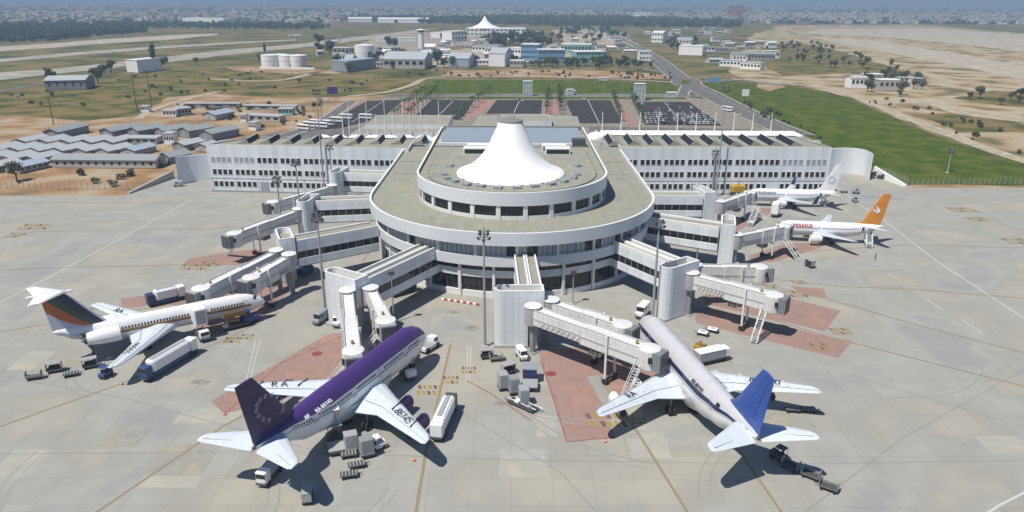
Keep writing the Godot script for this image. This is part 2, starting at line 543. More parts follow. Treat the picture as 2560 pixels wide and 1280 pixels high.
func ground():
	var st := S()
	sheet(st, [Vector2(-26000, 400), Vector2(26000, 400), Vector2(26000, -34000), Vector2(-26000, -34000)], -0.6)
	tag(obj("ground", st, "ground"), "", "", "", "structure")
	# hazy hills beyond the city
	var g := []
	var n := FastNoiseLite.new()
	n.seed = 8
	n.frequency = 0.00022
	n.fractal_octaves = 4
	for i in 7:
		var row := []
		for j in 80:
			var x := -26000.0 + 52000.0 * j / 79
			var z := -14500.0 - i * 2200.0
			var hgt := 0.0 if i == 0 else (70.0 + i * 95.0) * (1.0 + 1.1 * n.get_noise_2d(x, z))
			row.append(Vector3(x, maxf(hgt, 0.0) - 1.0, z))
		g.append(row)
	st = S()
	grid(st, g)
	tag(obj("hills", st, "hill"), "", "", "", "structure")
	# fields and bare soil
	struct_sheet("grass_field", [Vector2(-400.8,-475.8), Vector2(-565.9,-683.6), Vector2(-467.8,-754.5), Vector2(-424.9,-922.0), Vector2(-323.5,-943.2), Vector2(-192.1,-829.3), Vector2(-126.4,-836.3), Vector2(-88.5,-860.6), Vector2(-99.9,-767.8), Vector2(-110.5,-689.5), Vector2(-146.2,-673.4), Vector2(-206.1,-654.4), Vector2(-282.7,-686.9), Vector2(-306.3,-656.8), Vector2(-289.9,-577.7), Vector2(-309.2,-525.0), Vector2(-353.2,-542.8)], -0.40, "field_near")
	struct_sheet("bare_soil", [Vector2(-516.5,-556.5), Vector2(-416.9,-553.1), Vector2(-352.9,-544.8), Vector2(-310.2,-526.8), Vector2(-280.9,-552.7), Vector2(-307.6,-659.6), Vector2(-285.1,-693.0), Vector2(-206.9,-657.1), Vector2(-146.2,-673.4), Vector2(-110.0,-686.5), Vector2(-127.4,-614.9), Vector2(-126.9,-501.5), Vector2(-137.2,-459.7), Vector2(-164.0,-449.4), Vector2(-149.5,-354.0), Vector2(-160.9,-353.8), Vector2(-170.9,-323.2), Vector2(-170.8,-310.4), Vector2(-313.2,-310.2)], -0.30, "soil")
	struct_sheet("taxiway", [Vector2(-640.3,-852.1), Vector2(-569.0,-932.2), Vector2(-544.6,-1074.4), Vector2(-496.8,-1298.1), Vector2(-417.3,-1512.7), Vector2(-374.0,-1765.0), Vector2(-306.1,-2063.1), Vector2(-282.3,-2266.3), Vector2(-237.9,-2239.9), Vector2(-268.8,-1876.2), Vector2(-327.9,-1626.4), Vector2(-382.5,-1384.3), Vector2(-450.9,-1175.6), Vector2(-478.6,-1042.1), Vector2(-502.5,-958.1), Vector2(-536.2,-861.2), Vector2(-561.6,-743.8)], -0.24, "runway", self, false)
	struct_sheet("runway", [Vector2(-946.9,-1302.3), Vector2(-871.7,-1196.5), Vector2(-820.3,-1332.6), Vector2(-803.1,-1457.6), Vector2(-731.0,-1645.4), Vector2(-721.1,-1858.0), Vector2(-754.7,-1945.8), Vector2(-829.6,-1827.0), Vector2(-888.8,-1616.1), Vector2(-899.7,-1464.4)], -0.22, "runway_pale", self, false)
	struct_sheet("runway", [Vector2(-752.1,-1028.5), Vector2(-712.2,-972.3), Vector2(-673.6,-1171.9), Vector2(-603.4,-1369.9), Vector2(-537.2,-1490.1), Vector2(-462.4,-1616.1), Vector2(-476.2,-1665.4), Vector2(-562.3,-1561.3), Vector2(-634.8,-1442.7), Vector2(-714.0,-1243.9)], -0.20, "runway", self, false)
	strip("service_road", curve([Vector2(-479.8,-645.8), Vector2(-484.4,-735.8), Vector2(-484.3,-780.6), Vector2(-497.7,-892.5), Vector2(-505.1,-994.6)]), 11, -0.2, "road")
	struct_sheet("old_apron", [Vector2(-286.3,-1279.7), Vector2(-314.9,-1695.7), Vector2(-257.9,-2067.8), Vector2(-166.2,-2076.6), Vector2(-37.0,-1665.4), Vector2(-95.5,-1479.8), Vector2(-152.8,-1298.1), Vector2(-207.9,-1216.3)], -0.18, "old_apron")
	strip("dirt_track", curve([Vector2(-336.7,-823.6), Vector2(-276.0,-800.6), Vector2(-248.1,-822.7), Vector2(-235.6,-914.2), Vector2(-218.7,-947.9)]), 9, -0.2, "path_sand")
	strip("dirt_track", curve([Vector2(-274.8,-537.1), Vector2(-284.7,-580.1), Vector2(-287.7,-630.3), Vector2(-280.6,-705.8)]), 7, -0.18, "path_sand")
	struct_sheet("bare_soil", [Vector2(-371.7,-964.1), Vector2(-318.2,-990.9), Vector2(-229.8,-930.6), Vector2(-199.9,-884.9), Vector2(-254.7,-877.7), Vector2(-331.9,-910.0)], -0.2, "soil")
	struct_sheet("bare_soil", [Vector2(-75.7,-931.9), Vector2(9.3,-958.1), Vector2(109.0,-934.6), Vector2(182.3,-901.0), Vector2(182.0,-830.8), Vector2(99.4,-849.7), Vector2(-14.6,-854.3), Vector2(-83.9,-860.8)], -0.2, "soil")
	struct_sheet("yard", [Vector2(-201.8,-990.1), Vector2(-200.5,-1172.2), Vector2(-138.0,-1288.6), Vector2(-31.3,-1407.3), Vector2(90.6,-1452.9), Vector2(99.7,-1188.8), Vector2(-1.1,-1031.7), Vector2(-80.2,-989.6)], -0.2, "path_sand")
	struct_sheet("yard", [Vector2(115.3,-2246.0), Vector2(244.3,-2354.6), Vector2(275.0,-1880.5), Vector2(252.6,-1503.8), Vector2(181.6,-1329.1), Vector2(110.8,-1521.7)], -0.2, "path_sand")
	struct_sheet("sand_field", [Vector2(262.4,-894.3), Vector2(576.9,-1864.3), Vector2(973.8,-2784.6), Vector2(1545.8,-2901.2), Vector2(1396.5,-1871.1), Vector2(287.5,-361.6), Vector2(283.5,-398.5), Vector2(277.5,-417.3), Vector2(283.2,-491.8), Vector2(297.9,-596.4), Vector2(310.2,-676.3), Vector2(304.7,-746.0), Vector2(295.0,-809.9), Vector2(262.4,-817.0)], -0.34, "sand")
	struct_sheet("scrub_patch", [Vector2(500.5,-1520.9), Vector2(609.4,-1586.1), Vector2(577.0,-1331.7), Vector2(507.3,-992.3), Vector2(480.8,-855.8), Vector2(420.1,-853.4), Vector2(412.8,-921.0), Vector2(318.6,-877.1), Vector2(345.2,-1048.4)], -0.28, "field_near")
	struct_sheet("scrub_patch", [Vector2(401.7,-676.3), Vector2(476.6,-738.2), Vector2(520.6,-710.2), Vector2(443.4,-600.5), Vector2(416.9,-631.0)], -0.28, "field_near")
	struct_sheet("scrub_patch", [Vector2(315.8,-574.9), Vector2(363.7,-587.1), Vector2(369.4,-546.1), Vector2(368.3,-493.8), Vector2(302.4,-492.3)], -0.28, "field_near")
	struct_sheet("runway", [Vector2(778.4,-2063.1), Vector2(993.3,-2434.9), Vector2(1400.8,-2550.3), Vector2(1380.0,-1931.7), Vector2(887.9,-1232.2), Vector2(931.8,-1550.6), Vector2(914.2,-1892.6)], -0.22, "runway_pale")
	struct_sheet("runway", [Vector2(735.3,-1920.0), Vector2(819.4,-1731.5), Vector2(753.6,-1271.3), Vector2(692.5,-954.4), Vector2(570.3,-780.8), Vector2(605.2,-996.8), Vector2(649.6,-1336.1)], -0.20, "runway_pale")
	strip("dirt_track", curve([Vector2(248.9,-846.6), Vector2(290.7,-797.7), Vector2(321.0,-746.6), Vector2(310.7,-638.0), Vector2(294.0,-511.7), Vector2(284.9,-429.3), Vector2(285.7,-376.3)]), 11, -0.16, "path_sand")
	strip("dirt_track", curve([Vector2(310.7,-638.0), Vector2(350.0,-647.1), Vector2(364.8,-629.4), Vector2(357.2,-576.1), Vector2(392.5,-528.1)]), 16, -0.15, "path_sand")
	struct_sheet("lawn", [Vector2(209.9,-845.1), Vector2(228.1,-819.8), Vector2(244.2,-799.9), Vector2(286.5,-785.8), Vector2(298.7,-728.7), Vector2(302.7,-659.1), Vector2(291.4,-582.9), Vector2(278.9,-483.9), Vector2(273.9,-411.5), Vector2(281.7,-353.7), Vector2(268.9,-336.4), Vector2(187.7,-335.0), Vector2(179.4,-353.6), Vector2(204.8,-407.9), Vector2(191.3,-438.6), Vector2(184.3,-502.4), Vector2(187.9,-586.6), Vector2(194.1,-693.3)], -0.12, "lawn")
	struct_sheet("bare_soil", [Vector2(262.0,-808.7), Vector2(283.4,-801.4), Vector2(279.3,-759.3), Vector2(251.1,-723.8), Vector2(248.0,-751.1)], -0.08, "soil")
	struct_sheet("lawn", [Vector2(-86.7,-820.4), Vector2(-92.8,-760.7), Vector2(-100.1,-686.8), Vector2(44.2,-691.5), Vector2(157.6,-689.1), Vector2(171.9,-741.4), Vector2(173.2,-789.4), Vector2(95.9,-819.0), Vector2(-0.8,-823.8)], -0.12, "lawn")
	strip("dirt_track", curve([Vector2(-149.9,-673.3), Vector2(-120.5,-704.8), Vector2(-104.0,-767.7), Vector2(-88.9,-842.2), Vector2(8.3,-855.2), Vector2(98.4,-840.7), Vector2(180.1,-801.6)]), 8, -0.1, "path_sand")
	struct_sheet("bare_soil", [Vector2(182.6,-338.1), Vector2(191.0,-341.4), Vector2(274.2,-343.6), Vector2(268.9,-336.4), Vector2(186.1,-331.9)], -0.06, "soil")

# ---------------------------------------------------------------- apron
func apron():
	var st := S()
	sheet(st, [Vector2(-350.7,-312.4), Vector2(-173.3,-315.2), Vector2(-172.3,-326.1), Vector2(-166.8,-353.7), Vector2(-150.5,-357.5), Vector2(-183.5,-451.7), Vector2(195.0,-460.1), Vector2(165.6,-373.2), Vector2(182.3,-359.8), Vector2(188.1,-335.8), Vector2(366.0,-338.8), Vector2(420,30), Vector2(-420,30)], 0.0)
	var ap := tag(obj("apron", st, "concrete"), "", "", "", "structure") as MeshInstance3D
	# painted stand areas
	for q in [[Vector2(6.6,-164.9), Vector2(22.4,-166.6), Vector2(35.4,-159.7), Vector2(35.0,-147.9), Vector2(19.8,-132.3), Vector2(21.5,-126.4), Vector2(11.1,-124.5), Vector2(7.1,-159.5)],
			[Vector2(-48.3,-173.6), Vector2(-43.8,-174.9), Vector2(-38.7,-167.8), Vector2(-25.2,-165.7), Vector2(-21.3,-158.2), Vector2(-60.9,-134.4), Vector2(-65.7,-139.5)],
			[Vector2(-114.6,-197.2), Vector2(-96.5,-203.6), Vector2(-81.3,-215.9), Vector2(-68.6,-216.0), Vector2(-66.5,-208.5), Vector2(-67.6,-195.8), Vector2(-69.1,-179.2), Vector2(-79.0,-171.7), Vector2(-97.9,-193.2), Vector2(-111.0,-190.1)],
			[Vector2(-108.8,-225.9), Vector2(-109.4,-231.5), Vector2(-99.8,-238.2), Vector2(-90.2,-242.6), Vector2(-78.8,-235.1), Vector2(-78.4,-227.1), Vector2(-105.2,-224.5)],
			[Vector2(51.9,-190.6), Vector2(56.9,-192.4), Vector2(81.2,-174.1), Vector2(88.5,-170.8), Vector2(80.5,-161.2), Vector2(50.3,-181.4)],
			[Vector2(56.8,-201.4), Vector2(70.3,-208.6), Vector2(93.6,-190.2), Vector2(83.5,-176.6), Vector2(56.0,-194.7)],
			[Vector2(85.9,-209.1), Vector2(95.5,-206.9), Vector2(93.3,-199.6), Vector2(87.4,-201.7)],
			[Vector2(81.4,-237.0), Vector2(98.5,-250.3), Vector2(116.9,-252.9), Vector2(108.7,-245.1), Vector2(87.7,-231.0), Vector2(80.9,-230.9)],
			[Vector2(79.8,-267.1), Vector2(95.1,-281.9), Vector2(105.3,-298.8), Vector2(113.9,-298.9), Vector2(83.0,-262.1)]]:
		struct_sheet("red_zone", q, 0.006, "red_paint", ap, false)
	struct_sheet("stand_strip", [Vector2(17.6,-151.1), Vector2(21.1,-152.3), Vector2(26.0,-125.9), Vector2(22.3,-125.8)], 0.012, "concrete", ap, false)
	struct_sheet("stand_strip", [Vector2(-28.5,-158.1), Vector2(-23.7,-162.4), Vector2(-22.5,-160.7), Vector2(-27.4,-154.1)], 0.012, "concrete", ap, false)
	for p in [Vector2(-48.3,-162.4), Vector2(9.3,-152.6)]:
		var s2 := S()
		var o := []
		for k in 16: o.append(p + Vector2(cos(TAU * k / 16) * 1.3, sin(TAU * k / 16) * 1.3) * (1.0 + 0.1 * sin(k * 2.3)))
		sheet(s2, o, 0.014)
		obj("red_spot", s2, "red_spot", ap)
	# lead-in lines, with the dark rubber beside them
	for L in [[Vector2(-71.0,-102.8), Vector2(-59.2,-129.9), Vector2(-46.8,-148.2), Vector2(-34.7,-165.6)],
			[Vector2(-105.9,-128.2), Vector2(-89.3,-146.9), Vector2(-74.2,-169.8), Vector2(-65.2,-187.8)],
			[Vector2(-16.3,-103.1), Vector2(-16.6,-120.9), Vector2(-15.8,-157.2), Vector2(-15.6,-168.0)],
			[Vector2(30.4,-103.4), Vector2(26.0,-126.7), Vector2(21.2,-147.8), Vector2(19.1,-163.9), Vector2(16.8,-185.8)],
			[Vector2(46.6,-103.5), Vector2(44.6,-121.3), Vector2(42.6,-131.3)],
			[Vector2(117.3,-147.5), Vector2(100.3,-160.3), Vector2(82.5,-173.6), Vector2(69.3,-186.4), Vector2(56.9,-199.2)],
			[Vector2(128.5,-164.4), Vector2(110.1,-180.9), Vector2(92.6,-199.6), Vector2(75.2,-212.4)],
			[Vector2(74.2,-217.6), Vector2(101.3,-209.0), Vector2(124.7,-206.6), Vector2(152.1,-199.9)],
			[Vector2(82.1,-237.0), Vector2(141.8,-250.0), Vector2(183.1,-246.9)],
			[Vector2(-134.8,-174.1), Vector2(-116.8,-183.5), Vector2(-98.7,-192.3), Vector2(-82.7,-205.7)],
			[Vector2(-165.6,-220.4), Vector2(-141.3,-223.3), Vector2(-100.8,-226.8), Vector2(-79.4,-235.1)],
			[Vector2(-187.1,-252.7), Vector2(-180.6,-261.1), Vector2(-149.0,-264.0), Vector2(-110.6,-267.1), Vector2(-90.8,-272.7)],
			[Vector2(-220.9,-303.6), Vector2(-168.8,-303.0), Vector2(-124.1,-303.1)]]:
		strip("rubber_streak", L, 0.6, 0.018, "tyre_mark", ap)
		strip("guide_line", L, 0.26, 0.022, "yellow_line", ap)
	for L in [[Vector2(-148.2,-189.2), Vector2(-146.1,-213.8), Vector2(-143.3,-252.8), Vector2(-140.7,-308.1)],
			[Vector2(142.3,-178.6), Vector2(144.0,-232.9), Vector2(148.9,-274.9), Vector2(150.4,-304.6), Vector2(153.5,-334.5), Vector2(160.6,-368.4)],
			[Vector2(101.2,-114.1), Vector2(85.6,-105.8), Vector2(79.0,-101.9)]]:
		strip("edge_line", L, 0.42, 0.022, "white_line", ap)
	for L in [[Vector2(121.3,-221.1), Vector2(122.5,-215.7)], [Vector2(122.5,-199.0), Vector2(123.0,-190.8)], [Vector2(124.5,-184.2), Vector2(125.0,-176.0)], [Vector2(233.3,-328.2), Vector2(236.8,-322.4)]]:
		strip("edge_line", L, 0.35, 0.022, "white_line", ap)
	for L in [[Vector2(-66.0,-169.9), Vector2(-61.2,-149.0)], [Vector2(-64.9,-169.9), Vector2(-60.4,-149.0)], [Vector2(-11.1,-166.7), Vector2(-10.4,-149.0)], [Vector2(-10.3,-166.7), Vector2(-9.7,-149.0)]]:
		strip("boundary_line", L, 0.16, 0.022, "white_line", ap)
	for L in [[Vector2(-10.2,-149.0), Vector2(-4.3,-142.9), Vector2(4.2,-132.2)], [Vector2(-50.2,-229.4), Vector2(-49.6,-240.5)], [Vector2(-21.2,-197.8), Vector2(-9.2,-192.9)], [Vector2(7.1,-159.5), Vector2(11.1,-124.5)], [Vector2(11.1,-124.5), Vector2(21.5,-126.4)], [Vector2(-43.8,-173.4), Vector2(-55.8,-156.9), Vector2(-60.8,-134.5)]]:
		strip("red_line", L, 0.3, 0.024, "red_line", ap)
	# thin sealed seams running across the concrete
	for L in [[Vector2(-98.5,-119.6), Vector2(-45.0,-121.0), Vector2(1.7,-118.4), Vector2(54.9,-117.5), Vector2(101.6,-119.1)], [Vector2(-15.7,-140.4), Vector2(9.1,-114.7), Vector2(15.2,-102.5)], [Vector2(78.0,-154.0), Vector2(108.2,-128.8)], [Vector2(145.4,-275.9), Vector2(203.4,-327.7)],
			[Vector2(201.9,-328.4), Vector2(200.1,-306.7), Vector2(193.3,-276.6), Vector2(189.2,-253.8)], [Vector2(-119.0,-150.4), Vector2(-83.1,-139.9), Vector2(-37.2,-120.8)], [Vector2(49.4,-102.7), Vector2(78.0,-125.7), Vector2(129.9,-160.5)]]:
		strip("joint", L, 0.17, 0.01, "joint", ap)
	# yellow and black hatched stop blocks
	for b in [[Vector3(-103.5,0.0,-223.7),3.2,7], [Vector3(-99.5,0.0,-226.8),2.6,6], [Vector3(-71.6,0.0,-169.9),2.2,5], [Vector3(-68.7,0.0,-171.8),2.0,4], [Vector3(-13.8,0.0,-149.4),2.4,4], [Vector3(-18.1,0.0,-144.8),2.8,5], [Vector3(20.3,0.0,-132.6),3.4,6], [Vector3(26.9,0.0,-132.4),1.8,4],
			[Vector3(79.1,0.0,-167.5),2.4,5], [Vector3(88.1,0.0,-176.6),2.6,5], [Vector3(84.8,0.0,-202.6),3.2,6], [Vector3(90.1,0.0,-212.2),2.2,5], [Vector3(80.2,0.0,-208.7),2.2,4], [Vector3(-182.9,0.0,-267.7),4.5,6], [Vector3(-183.7,0.0,-257.1),3.5,4], [Vector3(191.0,0.0,-297.6),4.5,6], [Vector3(189.1,0.0,-283.2),3.6,5], [Vector3(186.6,0.0,-254.7),4.5,5], [Vector3(-9.9,0.0,-154.2),2.2,4], [Vector3(-72.6,0.0,-169.8),1.8,3]]:
		hatch(ap, b)
	# repaired bays and scuffs left by turning tyres
	var pr := RandomNumberGenerator.new()
	pr.seed = 61
	for k in 46:
		var p := Vector2(pr.randf_range(-120, 130), pr.randf_range(-225, -95))
		if p.distance_to(Vector2(CX, CZ)) < 62: continue
		var w := pr.randf_range(3.5, 15.0)
		var d := pr.randf_range(3.5, 11.0)
		var sp := S()
		sheet(sp, [p, p + Vector2(w, 0), p + Vector2(w, d), p + Vector2(0, d)], 0.003 + 0.00004 * k)
		obj("concrete_patch", sp, "patch_pale" if k % 2 else "patch_dark", ap)
	for k in 13:
		var c := Vector2(pr.randf_range(-110, 120), pr.randf_range(-215, -100))
		if c.distance_to(Vector2(CX, CZ)) < 66: continue
		var rad := pr.randf_range(9, 40)
		var a := pr.randf() * TAU
		var arc := []
		for j in 12: arc.append(c + Vector2(cos(a + j * 0.09), sin(a + j * 0.09)) * rad)
		for off in [0.0, 1.9]:
			strip("tyre_scuff", arc.map(func(v): return c + (v - c) * (1.0 + off / rad)), pr.randf_range(0.2, 0.45), 0.008 + 0.00005 * k, "scuff", ap)
	# dark patches of oil and rubber
	for s in STAINS:
		var s3 := S()
		var o2 := []
		var r := RandomNumberGenerator.new()
		r.seed = int(s[0].x * 10)
		for k in 18:
			var t := TAU * k / 18
			o2.append(s[0] + Vector2(cos(t) * s[1], sin(t) * s[2]) * r.randf_range(0.65, 1.1))
		sheet(s3, o2, 0.0042)
		obj("stain", s3, "stain", ap)

var STAINS := [[Vector2(-33.9,-158.1), 3.0, 5.0], [Vector2(-10.6,-177.7), 2.2, 1.6], [Vector2(-16.3,-188.3), 1.5, 1.2], [Vector2(-71.5,-148.0), 2.5, 1.4], [Vector2(-2.5,-138.9), 1.6, 1.0], [Vector2(37.1,-140.8), 3.2, 1.7], [Vector2(30.7,-144.3), 2.5, 2.0], [Vector2(-117.0,-190.1), 3.0, 1.6], [Vector2(-30.1,-213.0), 3, 2]]

func hatch(ap: Node, b: Array):
	var P: Vector3 = b[0]
	var w: float = b[1]
	var n: int = b[2]
	for k in n:
		for j in 2:
			var st := S()
			var x := P.x + (k - n / 2.0) * w * 0.42
			var z := P.z + (j - 0.5) * w * 0.9
			w = w * 1.0
			var s := w * 0.13
			sheet(st, [Vector2(x - s, z - w * 0.3), Vector2(x + s, z - w * 0.3), Vector2(x + s + w * 0.15, z + w * 0.3), Vector2(x - s + w * 0.15, z + w * 0.3)], 0.028)
			obj("hatch_mark", st, "yellow_paint" if (k + j) % 3 else "black_paint", ap)

# ---------------------------------------------------------------- terminal
const CX := -0.1
const CZ := -243.5

# the terminal's outline: half a circle towards the apron, straight sides behind
func pt(R: float, s: float, y: float) -> Vector3:
	var half := PI * R / 2
	if absf(s) <= half: return Vector3(R * sin(s / R), y, R * cos(s / R))
	return Vector3(R * signf(s), y, half - absf(s))

func nrm(R: float, s: float) -> float:   # turn about y so that +z looks outward
	return clampf(s / R, -PI / 2, PI / 2)

func ring(st: SurfaceTool, R: float, y0: float, y1: float, s0: float, s1: float, step := 2.5, R1 := -1.0):
	if R1 < 0: R1 = R
	var n := maxi(1, int((s1 - s0) / step))
	var lo := []
	var hi := []
	for i in n + 1:
		var s := lerpf(s0, s1, float(i) / n)
		lo.append(pt(R, s, y0))
		hi.append(pt(R1, s * R1 / R if absf(s) <= PI * R / 2 else s + signf(s) * PI / 2 * (R1 - R), y1))
	grid(st, [lo, hi], false, false)
	# seams follow the wall's own length
func stadium(R: float, back: float) -> Array:
	var o := []
	for i in 41: o.append(Vector2(R * sin(PI * (i / 40.0 - 0.5)), R * cos(PI * (i / 40.0 - 0.5))))
	o.append(Vector2(R, -back))
	o.append(Vector2(-R, -back))
	return o

func ring_obj(called: String, t: Node, m: String, R: float, y0: float, y1: float, back: float, R1 := -1.0):
	var st := S()
	var e := PI * R / 2 + back
	ring(st, R, y0, y1, -e, e, 2.5, R1)
	return obj(called, st, m, t)

func bay(called: String, parent: Node, R: float, s: float, w: float, y0: float, y1: float, m: String, bars := 0) -> Node:
	var st := S()
	ring(st, R, y0, y1, s - w / 2, s + w / 2, 1.6)
	var o := obj(called, st, m, parent)
	if bars > 0:
		st = S()
		for k in range(1, bars):
			var q := s - w / 2 + w * k / bars
			var p := pt(R + 0.06, q, 0)
			box(st, Vector3(-0.06, y0, -0.04), Vector3(0.06, y1, 0.05), Transform3D(Basis(Vector3.UP, nrm(R, q)), p))
		tag(obj("mullion", st, "mullion", o), "", "", "", "stuff")
	return o

func pier_box(parent: Node, called: String, R: float, s: float, w: float, d: float, y0: float, y1: float, m := "white_wall"):
	var st := S()
	box(st, Vector3(-w / 2, y0, -d / 2), Vector3(w / 2, y1, d / 2), Transform3D(Basis(Vector3.UP, nrm(R, s)), pt(R, s, 0)), 0.05)
	return obj(called, st, m, parent)

func terminal():
	var t := thing("airport_terminal", "white airport terminal with a rounded front, long office wings and a white tent roof", "airport terminal", Vector3(CX, 0, CZ))
	var L := 76.0   # how far the straight sides run back
	ring_obj("plinth", t, "white_wall", 45.0, 0, 1.7, L)
	ring_obj("plinth", t, "coping", 45.0, 1.7, 1.71, L, 44.3)
	ring_obj("spandrel", t, "cladding", 44.9, 6.2, 8.5, L)
	ring_obj("white_band", t, "cladding", 46.6, 10.3, 13.3, L)
	ring_obj("white_band", t, "white_wall", 44.6, 10.28, 10.3, L, 46.6)
	ring_obj("sill", t, "coping", 46.6, 13.3, 13.32, L, 45.5)
	ring_obj("soffit", t, "white_wall", 45.5, 17.25, 17.2, L, 48.2)
	ring_obj("parapet", t, "cladding", 48.2, 17.2, 21.0, L)
	ring_obj("coping", t, "coping", 48.2, 21.0, 21.01, L, 47.5)
	ring_obj("coping", t, "coping", 47.5, 21.01, 19.9, L)
	var core := S()
	prism(core, stadium(44.0, L), 0, 17.2, false)
	obj("core_wall", core, "mullion", t)
	var st := S()
	sheet(st, stadium(47.45, L + 12), 20.1)
	obj("roof", st, "roof", t)
	var rr := RandomNumberGenerator.new()
	rr.seed = 5
	# ground floor and mezzanine glass between columns
	for k in range(-10, 11):
		var s := k * 10.4
		bay("window", t, 44.35, s, 9.4, 1.7, 6.2, "dark_glass", 5)
		bay("window", t, 44.5, s, 9.4, 8.5, 10.28, "dark_glass", 4)
		pier_box(t, "column", 45.0, s + 5.2, 0.85, 0.9, 0, 10.3)
	# departure level: tall panels, some glazed, some with pale blinds
	for k in range(-38, 39):
		var s := k * 3.0
		var u := rr.randf()
		var m := "blind" if u < 0.78 else ("pale_glass" if u < 0.88 else "dark_glass")
		if k > 4 and u > 0.25: m = "pale_glass" if u < 0.6 else "dark_glass"
		bay("window", t, 45.6, s, 2.75, 13.32, 17.2, m, 2 if m == "blind" else 0)
		if k % 4 == 0: pier_box(t, "column", 46.0, s + 1.5, 0.8, 0.7, 13.3, 17.22)
		else: pier_box(t, "fin", 45.75, s + 1.5, 0.16, 0.22, 13.32, 17.2, "grey_metal")
	# roof seams, vents and a gutter frame on the lower roof
	st = S()
	for sg in [-1, 1]:
		box(st, Vector3(sg * 39 - 7, 20.1, -52.1), Vector3(sg * 39 + 7, 20.22, -51.7))
		box(st, Vector3(sg * 40.5 - 5.2, 20.1, -30.1), Vector3(sg * 40.5 + 5.2, 20.2, -29.8))
	obj("expansion_joint", st, "roof_edge", t)
	# clerestory hall
	var L2 := 88.0
	ring_obj("clerestory_base", t, "white_wall", 31.6, 20.1, 21.3, L2)
	ring_obj("clerestory_parapet", t, "cladding", 32.2, 24.5, 28.6, L2)
	ring_obj("clerestory_coping", t, "coping", 32.2, 28.6, 28.61, L2, 31.5)
	ring_obj("clerestory_coping", t, "roof_edge", 31.5, 28.61, 27.5, L2)
	ring_obj("clerestory_soffit", t, "white_wall", 31.0, 24.55, 24.5, L2, 32.2)
	var c2 := S()
	prism(c2, stadium(30.6, L2), 20.1, 24.6, false)
	obj("core_wall", c2, "mullion", t)
	for k in range(-9, 10):
		var s := k * 8.2
		if absf(s) < 118: bay("window", t, 31.1, s, 6.8, 21.3, 24.5, "dark_glass", 4)
		pier_box(t, "pier", 31.45, s + 4.1, 1.4, 0.8, 20.1, 24.52)
	st = S()
	sheet(st, stadium(31.55, L2), 27.6)
	obj("upper_roof", st, "roof", t)
	ring_obj("roof_step", t, "roof_edge", 28.6, 27.6, 27.95, 34)
	st = S()
	sheet(st, stadium(28.5, 34), 27.94)
	obj("upper_roof", st, "roof", t)
	# tent
	st = S()
	var pr := []
	for p in [[18.2, 27.95], [18.1, 28.5], [16.6, 29.1], [14.6, 30.0], [12.6, 31.3], [10.8, 32.9], [9.2, 34.7], [7.8, 36.9], [6.6, 39.2], [5.6, 41.5], [4.8, 43.0], [3.9, 45.2]]: pr.append(Vector2(p[0], p[1]))
	lathe(st, pr, 96, Vector3(-0.5, 0, 2.5))
	var tent := obj("tent_roof", st, "tent", t)
	st = S()
	lathe(st, [Vector2(3.9, 45.0), Vector2(4.0, 45.2), Vector2(4.0, 45.7), Vector2(3.5, 45.9), Vector2(0.01, 46.0)], 32, Vector3(-0.5, 0, 2.5))
	obj("collar", st, "roof_edge", tent)
	st = S()
	for k in 3: tube(st, Vector3(-1.5 + k, 45.8, 2.0), Vector3(-1.5 + k, 48.2, 2.0), 0.12, 0.08, 6)
	obj("aerial", st, "grey_metal", tent)
	st = S()
	for k in 16:
		var a := TAU * (k + 0.5) / 16
		box(st, Vector3(-0.5, 27.9, 18.0), Vector3(0.5, 28.25, 18.5), Transform3D(Basis(Vector3.UP, a), Vector3(-0.5, 0, 2.5)))
	obj("anchor", st, "grey_metal", tent)
	# rooflights round the tent
	for p in [Vector3(-21.7,28.0,-250.6), Vector3(-22.5,28.0,-237.6), Vector3(-21.2,28.0,-231.9), Vector3(-18.3,28.0,-227.6), Vector3(-14.3,28.0,-223.4), Vector3(-9.8,28.0,-221.4), Vector3(-4.4,28.0,-219.4), Vector3(1.5,28.0,-219.5), Vector3(7.0,28.0,-221.6), Vector3(12.4,28.0,-224.3), Vector3(16.7,28.0,-228.1), Vector3(20.1,28.0,-233.2), Vector3(21.7,28.0,-238.4), Vector3(22.8,28.0,-251.5)]:
		var a := atan2(p.x - CX, p.z - CZ - 3)
		var xf := Transform3D(Basis(Vector3.UP, a), p - Vector3(CX, 0, CZ))
		st = S()
		box(st, Vector3(-1.3, -0.1, -1.0), Vector3(1.3, 0.75, 1.0), xf, 0.08)
		var rl := obj("rooflight", st, "bluegrey", t)
		st = S()
		box(st, Vector3(-1.0, 0.76, -0.7), Vector3(1.0, 0.82, 0.7), xf)
		obj("pane", st, "pale_glass", rl)
	# raised blue metal roofs behind the tent
	for q in [[-29.3, 29.3, -76.0, -46.0]]:
		st = S()
		box(st, Vector3(q[0], 27.6, q[2]), Vector3(q[1], 29.2, q[3]), Transform3D(), 0.15)
		obj("roof_block", st, "white_wall", t)
		for j in 3:
			st = S()
			var z0: float = lerpf(q[3], q[2], j / 3.0) - 0.4
			var z1: float = lerpf(q[3], q[2], (j + 1) / 3.0) + 0.3
			quad(st, Vector3(q[0] + 0.6, 29.4, z0), Vector3(q[0] + 0.6, 30.4, z1), Vector3(q[1] - 0.6, 30.4, z1), Vector3(q[1] - 0.6, 29.4, z0))
			quad(st, Vector3(q[1] - 0.6, 29.2, z1), Vector3(q[1] - 0.6, 30.4, z1), Vector3(q[0] + 0.6, 30.4, z1), Vector3(q[0] + 0.6, 29.2, z1))
			obj("roof_panel", st, "blue_roof", t)
		st = S()
		box(st, Vector3(q[0] - 0.8, 29.0, q[2] - 1.0), Vector3(q[1] + 0.8, 30.9, q[2] - 0.1), Transform3D(), 0.1)
		obj("gutter", st, "roof_edge", t)
	st = S()
